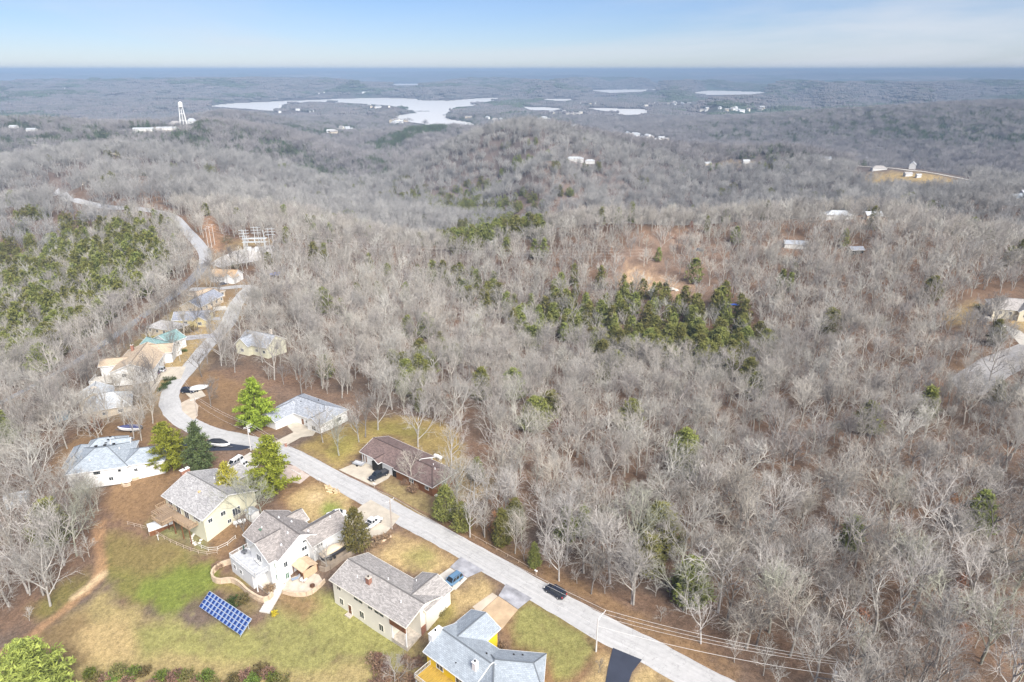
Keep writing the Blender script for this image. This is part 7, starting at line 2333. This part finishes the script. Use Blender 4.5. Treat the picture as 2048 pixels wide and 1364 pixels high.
# ------------------------------------------------------------------ the woods
OPEN = [
    [(-160, 1640), (-40, 1300), (90, 1225), (188, 1135), (192, 1045), (215, 1000), (112, 962), (140, 885), (240, 868), (320, 846), (345, 836), (480, 872), (620, 895), (800, 1000), (1010, 1118),
     (1200, 1225), (1500, 1380), (1600, 1640)],
    [(480, 885), (545, 800), (560, 785), (690, 790), (800, 825), (935, 885), (985, 950), (880, 1030), (800, 1010), (600, 895)],
    [(330, 850), (320, 800), (335, 765), (375, 735), (440, 745), (480, 765), (560, 770), (560, 880), (420, 860)],
    [(150, 850), (170, 790), (200, 735), (250, 690), (330, 630), (370, 585), (400, 555), (425, 525), (490, 528), (510, 570), (500, 600), (465, 600), (440, 660), (425, 700), (395, 740), (330, 800), (330, 845), (260, 868)],
    [(415, 545), (405, 490), (440, 482), (562, 482), (552, 520), (480, 532)],
    [(402, 434), (434, 434), (446, 500), (412, 500)],
    [(258, 350), (270, 345), (335, 410), (320, 420)],
    [(1890, 622), (1960, 590), (2100, 580), (2100, 720), (2010, 668), (1960, 650), (1890, 652)],
    [(1225, 570), (1250, 535), (1290, 540), (1340, 560), (1425, 583), (1400, 597), (1300, 590)],
    [(225, 268), (300, 254), (395, 244), (400, 258), (300, 268)],
    [(1720, 355), (1690, 328), (1840, 325), (1960, 366), (1900, 388), (1820, 382)],
    [(2000, 415), (2060, 395), (2060, 420), (1960, 425)],
    [(1425, 330), (1520, 320), (1545, 328), (1440, 336)],
    [(1110, 320), (1160, 312), (1195, 322), (1160, 330)],
    [(112, 384), (125, 376), (160, 396), (140, 402)], [(155, 366), (175, 354), (195, 358), (180, 370)],
]
OPENW = [GP(p) for p in OPEN]
SPARSE = [([(1885, 760), (1960, 705), (2048, 670), (2110, 655), (2110, 725), (1970, 805), (1915, 790)], .3), ([(1180, 560), (1250, 490), (1330, 455), (1440, 455), (1480, 520), (1450, 605), (1300, 612)], .45),
          ([(1640, 690), (1900, 640), (1990, 690), (1880, 800), (1760, 780)], .8),
          ([(225, 300), (150, 300), (160, 282), (260, 280)], .3)]
SPARSEW = [(GP(p), d) for p, d in SPARSE]
GREENZ = [([(1045, 645), (1120, 615), (1230, 625), (1300, 612), (1400, 622), (1480, 625), (1495, 690), (1500, 745), (1420, 748), (1330, 735), (1200, 705), (1120, 685)], .72), ([(960, 640), (1100, 590), (1300, 590), (1520, 600), (1540, 720), (1500, 780), (1330, 760), (1100, 720)], .22),
          ([(850, 485), (900, 460), (1000, 445), (1100, 452), (1090, 478), (1010, 490), (900, 515)], .92),
          ([(840, 425), (900, 398), (1010, 398), (1100, 414), (1100, 434), (950, 434)], .8),
          ([(730, 395), (850, 378), (1000, 348), (1210, 338), (1220, 352), (1000, 384), (800, 408)], .6),
          ([(0, 500), (110, 440), (250, 470), (330, 500), (300, 560), (200, 650), (100, 690), (-60, 760), (-60, 560)], .7), ([(-60, 470), (100, 410), (300, 440), (370, 520), (240, 640), (100, 730), (-60, 790)], .4),
          ([(880, 545), (940, 560), (1010, 600), (1045, 645), (980, 645), (900, 590)], .5),
          ([(735, 295), (800, 268), (870, 250), (930, 248), (900, 264), (800, 302), (760, 308)], .95),
          ([(540, 254), (640, 236), (725, 256), (700, 275), (600, 275)], .5),
          ([(700, 330), (760, 290), (800, 310), (740, 400), (700, 380)], .35),
          ([(1330, 258), (1500, 238), (1700, 220), (1900, 215), (2060, 225), (2060, 300), (1800, 280), (1600, 290), (1450, 290)], .42),
          ([(1480, 325), (1560, 330), (1560, 350), (1400, 350), (1350, 330)], .2),
          ([(780, 770), (850, 760), (860, 800), (800, 810)], .3),
          ([(1540, 560), (1580, 540), (1600, 580), (1560, 600)], .4)]
GREENW = [(GP(p), d) for p, d in GREENZ]
for c_ in (hwy_c[:55:3], hwy_c[100::3], hwy2_c[:70:3]):
    for q_ in c_: KEEP.append((q_[0], q_[1], 4.5, 17.0))
KEEP.append((*G(527, 702)[:2], 10.0, 16.0))
roads_all = [road_c, hwy_c, hwy2_c, side_c]


def scatter(r0, r1, spacing, amax, seed):
    """jittered points on the terrain between two distances"""
    g = np.random.default_rng(seed)
    x1 = r1 * math.sin(R(amax))
    xs = np.arange(-x1, x1, spacing); ys = np.arange(0, r1, spacing)
    X, Y = np.meshgrid(xs, ys); X = X.ravel() + g.uniform(-.48, .48, X.size) * spacing; Y = Y.ravel() + g.uniform(-.48, .48, Y.size) * spacing
    rr = np.hypot(X, Y); az = np.abs(np.degrees(np.arctan2(X, Y)))
    k = (rr > r0) & (rr < r1) & (az < amax)
    return X[k], Y[k], g


def keep_open(X, Y, g, road_gap):
    k = np.ones(len(X), bool)
    for p in OPENW: k &= ~inside(X, Y, p)
    for (hx, hy, hr, hl) in KEEP:
        d_ = math.hypot(hx, hy); ux, uy = -hx / d_, -hy / d_
        b_ = np.where((np.abs(X - hx) < hl + hr) & (np.abs(Y - hy) < hl + hr) & k)[0]
        if len(b_):
            t_ = np.clip((X[b_] - hx) * ux + (Y[b_] - hy) * uy, 0, hl)
            k[b_[np.hypot(X[b_] - hx - ux * t_, Y[b_] - hy - uy * t_) < hr]] = False
    for p, d in SPARSEW: k &= ~(inside(X, Y, p) & (g.random(len(X)) > d))
    for c in roads_all:
        near = (X > c[:, 0].min() - 12) & (X < c[:, 0].max() + 12) & (Y > c[:, 1].min() - 12) & (Y < c[:, 1].max() + 12) & k
        idx = np.where(near)[0]
        if len(idx):
            dmin = np.full(len(idx), 1e9)
            for s in range(0, len(c), 2): dmin = np.minimum(dmin, np.hypot(X[idx] - c[s, 0], Y[idx] - c[s, 1]))
            k[idx[dmin < road_gap]] = False
    return k


def greenness(X, Y, base=.02):
    d = np.full(len(X), base)
    for p, v in GREENW: d = np.where(inside(X, Y, p), np.maximum(d, v), d)
    return d


def project(X, Y, Z):
    zz = Z - CAMH
    d = Y * math.cos(TH) - zz * math.sin(TH); u = Y * math.sin(TH) + zz * math.cos(TH)
    return 1024 + F * X / d, 682 - F * u / d, d


def mass(name, label, protos, X, Y, rot, scl, idx, cat=None, dz=-.15):
    """one uncountable stand: points carrying instances of a few tree shapes"""
    pc = bpy.data.collections.new(name + '_shapes')
    for i, m_ in enumerate(protos):
        o = bpy.data.objects.new('%s_%02d' % (name, i), m_); pc.objects.link(o)
    Z = H(X, Y) + dz
    m_ = bpy.data.meshes.new(name)
    m_.vertices.add(len(X)); m_.vertices.foreach_set('co', np.stack([X, Y, Z], 1).ravel())
    for nm, tp, dat in (('rot', 'FLOAT_VECTOR', np.stack([rot * 0, rot * 0, rot], 1)), ('scl', 'FLOAT_VECTOR', scl), ('idx', 'INT', idx)):
        a = m_.attributes.new(nm, tp, 'POINT')
        if tp == 'FLOAT_VECTOR': a.data.foreach_set('vector', np.ascontiguousarray(dat, dtype=np.float32).ravel())
        else: a.data.foreach_set('value', np.ascontiguousarray(dat, dtype=np.int32).ravel())
    m_.update()
    o = bpy.data.objects.new(name, m_); COL.objects.link(o)
    ng = bpy.data.node_groups.new(name, 'GeometryNodeTree')
    ng.interface.new_socket('Geometry', in_out='INPUT', socket_type='NodeSocketGeometry')
    ng.interface.new_socket('Geometry', in_out='OUTPUT', socket_type='NodeSocketGeometry')
    gi = ng.nodes.new('NodeGroupInput'); go = ng.nodes.new('NodeGroupOutput')
    ci = ng.nodes.new('GeometryNodeCollectionInfo'); ci.inputs['Collection'].default_value = pc
    ci.inputs['Separate Children'].default_value = True; ci.inputs['Reset Children'].default_value = True
    ip = ng.nodes.new('GeometryNodeInstanceOnPoints'); ip.inputs['Pick Instance'].default_value = True

    def att(nm, tp):
        a = ng.nodes.new('GeometryNodeInputNamedAttribute'); a.data_type = tp; a.inputs['Name'].default_value = nm
        return [s for s in a.outputs if s.enabled and s.name == 'Attribute'][0]
    ng.links.new(gi.outputs[0], ip.inputs['Points'])
    ng.links.new(ci.outputs[0], ip.inputs['Instance'])
    ng.links.new(att('idx', 'INT'), ip.inputs['Instance Index'])
    ng.links.new(att('rot', 'FLOAT_VECTOR'), ip.inputs['Rotation'])
    ng.links.new(att('scl', 'FLOAT_VECTOR'), ip.inputs['Scale'])
    ng.links.new(ip.outputs[0], go.inputs[0])
    md = o.modifiers.new('scatter', 'NODES'); md.node_group = ng
    tag(o, label, cat, kind='stuff')
    return o


# shapes for the masses
MIDB = []
for i, s_ in enumerate(KIND_SPEC):
    a, b = NEAR[i]
    MIDB.append(np_mesh('wood_tree', *merge(a, b), BARK_MIX))
LOWB = []
for i in range(6):
    a, b = bare_tree(60 + i, h=14.0, spread=(.7, .95, .65, .85, .75, 1.0)[i], kids=(7, 6, 6, 4), last=3, twig=.05)
    LOWB.append(np_mesh('wood_tree', *merge(a, b), BARK_MIX))
LOWE = []
for i in range(4):
    a, b = cedar_tree(70 + i, 9, (2.1, 2.5, 1.8, 2.3)[i], nleaf=330, size=.85, per=2)
    LOWE.append(np_mesh('wood_cedar', b[0], b[1], LEAF['cedar']))


def clump(seed, ntree, width, evergreen=0.0, fine=False):
    g = np.random.default_rng(seed)
    parts = []
    for k in range(ntree):
        x, y = g.uniform(-width / 2, width / 2, 2); s = .8 + .5 * g.random()
        if evergreen and fine: (_, b) = cedar_tree(seed * 50 + k, 10 * s, 2.6 * s, nleaf=150, size=1.15, per=2); pr = [b]
        elif fine: pr = [q for q in bare_tree(seed * 50 + k, h=13.5 * s, spread=.6 + .5 * g.random(), kids=(6, 6, 5, 4), last=3, twig=.07)]
        elif evergreen: (_, b) = cedar_tree(seed * 50 + k, 11 * s, 3.0 * s, nleaf=70, size=1.7, per=1); pr = [b]
        else: pr = [q for q in bare_tree(seed * 50 + k, h=14 * s, spread=.85, kids=(6, 8, 4, 4), last=2, twig=.17, fork=.45)]
        for v, f in pr:
            v = np.array(v) + np.array((x, y, 0)); parts.append((v, f))
    return merge(*parts)


CLM = [np_mesh('wood_clump', *clump(110 + i, 5, 15, 0, True), BARK_FAR) for i in range(5)]
CLC = [np_mesh('wood_clump', *clump(120 + i, 5, 14, 1.0, True), LEAF['cedar']) for i in range(3)]
BARK_FAR2 = bark('bark_farther', [(.225, .21, .21), (.28, .265, .26), (.19, .18, .185), (.30, .285, .28)])
CLB = [np_mesh('wood_clump', *clump(80 + i, 8, 24), BARK_FAR2) for i in range(5)]
CLE = [np_mesh('wood_clump', *clump(90 + i, 9, 24, 1.0), leafy('far_needles', (.085, .115, .07))) for i in range(3)]

# nearest trees: individual things; the rest of the wood: masses
X, Y, g_ = scatter(84, 620, 6.3, 46, 5)
k = keep_open(X, Y, g_, 5.5)
X, Y = X[k], Y[k]
gr = g_.random(len(X)) < greenness(X, Y, .025)
X = X + np.where(gr, g_.normal(0, 1.9, len(X)), 0); Y = Y + np.where(gr, g_.normal(0, 1.9, len(X)), 0)
Zb = H(X, Y)
u_, v_, dep = project(X, Y, Zb + 6)
inframe = (u_ > -20) & (u_ < 2068) & (v_ < 1400)
rr = np.hypot(X, Y)
order = np.argsort(dep + np.where(inframe, 0, 1e6))
bare_i = [i for i in order if not gr[i]][:182]
ced_i = [i for i in order if gr[i]][:150]


def zone(i):
    x, y = u_[i], v_[i]
    side_r = x > 1000 or y < 800
    if x < 420 and y > 800: return 'in the brown wood along the left picture edge', 'wood along the left edge'
    if x > 1500 and y > 1150: return 'in the bottom right wood behind the power lines', 'wood behind the power lines'
    if x > 1250 and y > 1000: return 'in the wood right of the nearest power pole', 'wood right of the near pole'
    if x > 1250: return 'in the middle of the wide right wood', 'middle of the right wood'
    if y > 980: return 'in the wood edge beside the dark car', 'wood edge by the dark car'
    if x > 880: return 'in the wood right of the brown-roofed house', 'wood right of the brown roof'
    return 'in the wood behind the grey-roofed garage', 'wood behind the grey garage'


bks = ['grey', 'grey', 'tan', 'pale', 'pale', 'olive', 'dark']
word = {'grey': 'grey-barked', 'tan': 'tan-barked', 'pale': 'pale-barked', 'olive': 'olive-tinged', 'dark': 'dark-barked'}
tlist = []
for i in bare_i:
    bk = bks[int(g_.random() * len(bks))]
    zl, zg = zone(i)
    big = g_.random() < .5
    h_ = (13.5 + 3 * g_.random()) if big else (9 + 3 * g_.random())
    o_ = put_bare(0, 0, h_, bk, int(g_.random() * 10), 'bare tree', None, '%s %s trees of the %s' % ('tall' if big else 'lower', word[bk], zg), at=(X[i], Y[i]))
    tlist.append((('tall' if big else 'lower', word[bk], zl), u_[i], o_))
for key in set(q[0] for q in tlist):
    for k_, q in enumerate(sorted((q for q in tlist if q[0] == key), key=lambda q: q[1])):
        q[2]['label'] = '%s %s bare tree, %s from left %s' % (key[0], key[1], ordinal(k_), key[2])
clist = []
for i in ced_i:
    x, y = u_[i], v_[i]
    if 1030 < x < 1520 and 590 < y < 760: z_ = ('yellow-green cedar in the dense stand below the hillside clearing', 'cedars below the clearing')
    elif x < 350: z_ = ('dark green cedar on the slope left of the highway', 'cedars left of the highway')
    elif x > 1520: z_ = ('lone green cedar among bare trees of the right-hand wood', 'lone cedars in the right wood')
    elif y > 760: z_ = ('lone green cedar among bare trees of the near wood', 'lone cedars in the near wood')
    else: z_ = ('green cedar in the hollow left of the clearing', 'cedars in the hollow')
    o_ = put_conifer(0, 0, 9 + 4.5 * g_.random(), 'c%d' % int(g_.random() * 4), 'cedar', z_[0], 'cedar_tree', z_[1], at=(X[i], Y[i]), sx=1.35)
    clist.append((z_[0], x, o_))
for key in set(q[0] for q in clist):
    for k_, q in enumerate(sorted((q for q in clist if q[0] == key), key=lambda q: q[1])):
        q[2]['label'] = key.replace(' cedar ', ' cedar, %s from left, ' % ordinal(k_), 1)
used = np.zeros(len(X), bool); used[bare_i] = True; used[ced_i] = True
used |= (rr < 240) & (g_.random(len(X)) < .22)
rest = ~used


def sv(n_, lo, hi, gg):
    s = lo + (hi - lo) * gg.random(n_); return np.stack([s * (.9 + .2 * gg.random(n_)), s * (.9 + .2 * gg.random(n_)), s], 1)


k = rest & ~gr & (rr < 330); nk = k.sum()
mass('bare_woodland', 'grey leafless woodland covering the right foreground slopes', MIDB, X[k], Y[k], g_.random(nk) * 6.28, sv(nk, .5, 1.2, g_), g_.integers(0, 10, nk), 'woodland')
k = rest & ~gr & (rr >= 330); nk = k.sum()
mass('bare_woodland', 'grey leafless woodland on the middle hillsides round the clearing', LOWB, X[k], Y[k], g_.random(nk) * 6.28, sv(nk, .62, 1.15, g_), g_.integers(0, 6, nk), 'woodland')
k = rest & gr; nk = k.sum()
mass('cedar_woodland', 'green cedar stands scattered over the middle hillsides', LOWE, X[k], Y[k], g_.random(nk) * 6.28, sv(nk, 1.0, 1.7, g_), g_.integers(0, 4, nk), 'woodland')
# understorey saplings and brush in the near wood
X, Y, g_ = scatter(84, 330, 4.6, 46, 15)
k = keep_open(X, Y, g_, 4.8) & (g_.random(len(X)) < .38); X, Y = X[k], Y[k]; nk = len(X)
mass('understorey', 'thin grey saplings and brush between the trees of the near wood', LOWB, X, Y, g_.random(nk) * 6.28, sv(nk, .22, .5, g_), g_.integers(0, 6, nk), 'brush')
# young oaks still holding rusty leaves
X, Y, g_ = scatter(90, 560, 9, 44, 25)
k = keep_open(X, Y, g_, 5) & (g_.random(len(X)) < .035); X, Y = X[k], Y[k]; nk = len(X)
RUST = [np_mesh('rusty_oak', *merge(cedar_tree(150 + i, 6, 1.9, nleaf=260, size=.5, per=2)[1]), leafy('rusty_leaves', (.23, .12, .07))) for i in range(2)]
mass('rusty_oaks', 'low young oaks holding rusty brown leaves under the bare trees', RUST, X, Y, g_.random(nk) * 6.28, sv(nk, .5, 1.0, g_), g_.integers(0, 2, nk), 'brush')
# second belt
X, Y, g_ = scatter(620, 1250, 14.0, 44, 6)
k = keep_open(X, Y, g_, 9); X, Y = X[k], Y[k]
gr = g_.random(len(X)) < greenness(X, Y, .03); nk = (~gr).sum()
mass('distant_woodland', 'grey leafless woodland over the ridges and round hill beyond', CLM, X[~gr], Y[~gr], g_.random(nk) * 6.28, sv(nk, .8, 1.15, g_), g_.integers(0, 5, nk), 'woodland', dz=-.7)
nk = gr.sum()
mass('distant_cedars', 'dark green cedars on the ridges beyond', CLC, X[gr], Y[gr], g_.random(nk) * 6.28, sv(nk, .8, 1.2, g_), g_.integers(0, 3, nk), 'woodland', dz=-.7)
# far belt of clumps
X, Y, g_ = scatter(1250, 3300, 19, 43, 8)
k = keep_open(X, Y, g_, 6) & (H(X, Y) > LAKE + 1.5)
lim = resample(AA, LR, np.minimum(LIM, 500.0), np.arctan2(X, Y), np.log(np.hypot(X, Y)))
k &= (H(X, Y) + 15 < lim)
X, Y = X[k], Y[k]
gr = g_.random(len(X)) < np.maximum(greenness(X, Y, .10), .45 * np.clip((fbm(X + 3000, Y, 600, 4) - .5) / .1, 0, 1)); nk = (~gr).sum()
mass('far_woodland', 'hazy grey woodland on the far hills towards the lake', CLB, X[~gr], Y[~gr], g_.random(nk) * 6.28, sv(nk, .8, 1.15, g_), g_.integers(0, 5, nk), 'woodland', dz=-1)
nk = gr.sum()
mass('far_evergreens', 'hazy dark evergreen wood on the far hills towards the lake', CLE, X[gr], Y[gr], g_.random(nk) * 6.28, sv(nk, .8, 1.15, g_), g_.integers(0, 3, nk), 'woodland', dz=-1)
# canopy of the farthest hills: broad low crowns


def crowns(seed, n_, width, hgt):
    g = np.random.default_rng(seed); V = []; Fc = []
    for _ in range(n_):
        x, y = g.uniform(-width / 2, width / 2, 2); r_ = g.uniform(4, 8); h_ = hgt * g.uniform(.7, 1.2); b = len(V); m = 6
        for zf, rf in ((.15, .8), (.6, 1.0), (.9, .55)):
            for q in range(m): V.append((x + math.cos(q * 6.283 / m) * r_ * rf * g.uniform(.8, 1.2), y + math.sin(q * 6.283 / m) * r_ * rf * g.uniform(.8, 1.2), h_ * zf))
        V.append((x, y, h_))
        for l in range(2):
            for q in range(m): Fc.append((b + l * m + q, b + l * m + (q + 1) % m, b + (l + 1) * m + (q + 1) % m, b + (l + 1) * m + q))
        for q in range(m): Fc.append((b + 2 * m + q, b + 2 * m + (q + 1) % m, b + 3 * m))
    return V, Fc


CROWN = [np_mesh('crown_patch', *crowns(130 + i, 26, 62, 13), bark('far_crowns', [(.13, .12, .125), (.17, .155, .155), (.10, .105, .10), (.15, .14, .14)])) for i in range(4)] + [np_mesh('crown_patch', *crowns(140 + i, 26, 62, 14), leafy('farthest_needles', (.06, .08, .055))) for i in range(2)]
X, Y, g_ = scatter(3250, 9000, 56, 42, 18)
lim = resample(AA, LR, np.minimum(LIM, 500.0), np.arctan2(X, Y), np.log(np.hypot(X, Y)))
k = (H(X, Y) > LAKE + 2) & (H(X, Y) + 14 < lim)
for pl in lake_polys: k &= ~inside(X, Y, pl)
for (hx, hy, hr, hl) in KEEP: k &= np.hypot(X - hx * .985, Y - hy * .985) > 62
X, Y = X[k], Y[k]; nk = len(X)
gi_ = np.where((fbm(X + 3000, Y, 600, 4) > .54) & (g_.random(nk) < .7), g_.integers(4, 6, nk), g_.integers(0, 4, nk))
mass('farthest_woodland', 'blue hazy woodland on the ranges beyond the lake', CROWN, X, Y, g_.random(nk) * 6.28, sv(nk, .8, 1.2, g_), gi_, 'woodland', dz=-2)
print('TREES', len(bare_i), len(ced_i))


# ------------------------------------------------------------------ haze: one closed box of even, pale air
hb = MB().box(-36500, 36500, -36500, 36500, LAKE - 160, CAMH + 24)
hm = bpy.data.materials.new('haze_air'); hm.use_nodes = True
ht = hm.node_tree
for n_ in list(ht.nodes):
    if n_.type == 'BSDF_PRINCIPLED': ht.nodes.remove(n_)
pv = ht.nodes.new('ShaderNodeVolumePrincipled')
pv.inputs['Color'].default_value = (.26, .365, .52, 1)
pv.inputs['Density'].default_value = 0.00014
pv.inputs['Anisotropy'].default_value = -0.25
ht.links.new(pv.outputs[0], ht.nodes['Material Output'].inputs['Volume'])
hz = hb.build('haze', hm)
tag(hz, kind='stuff')
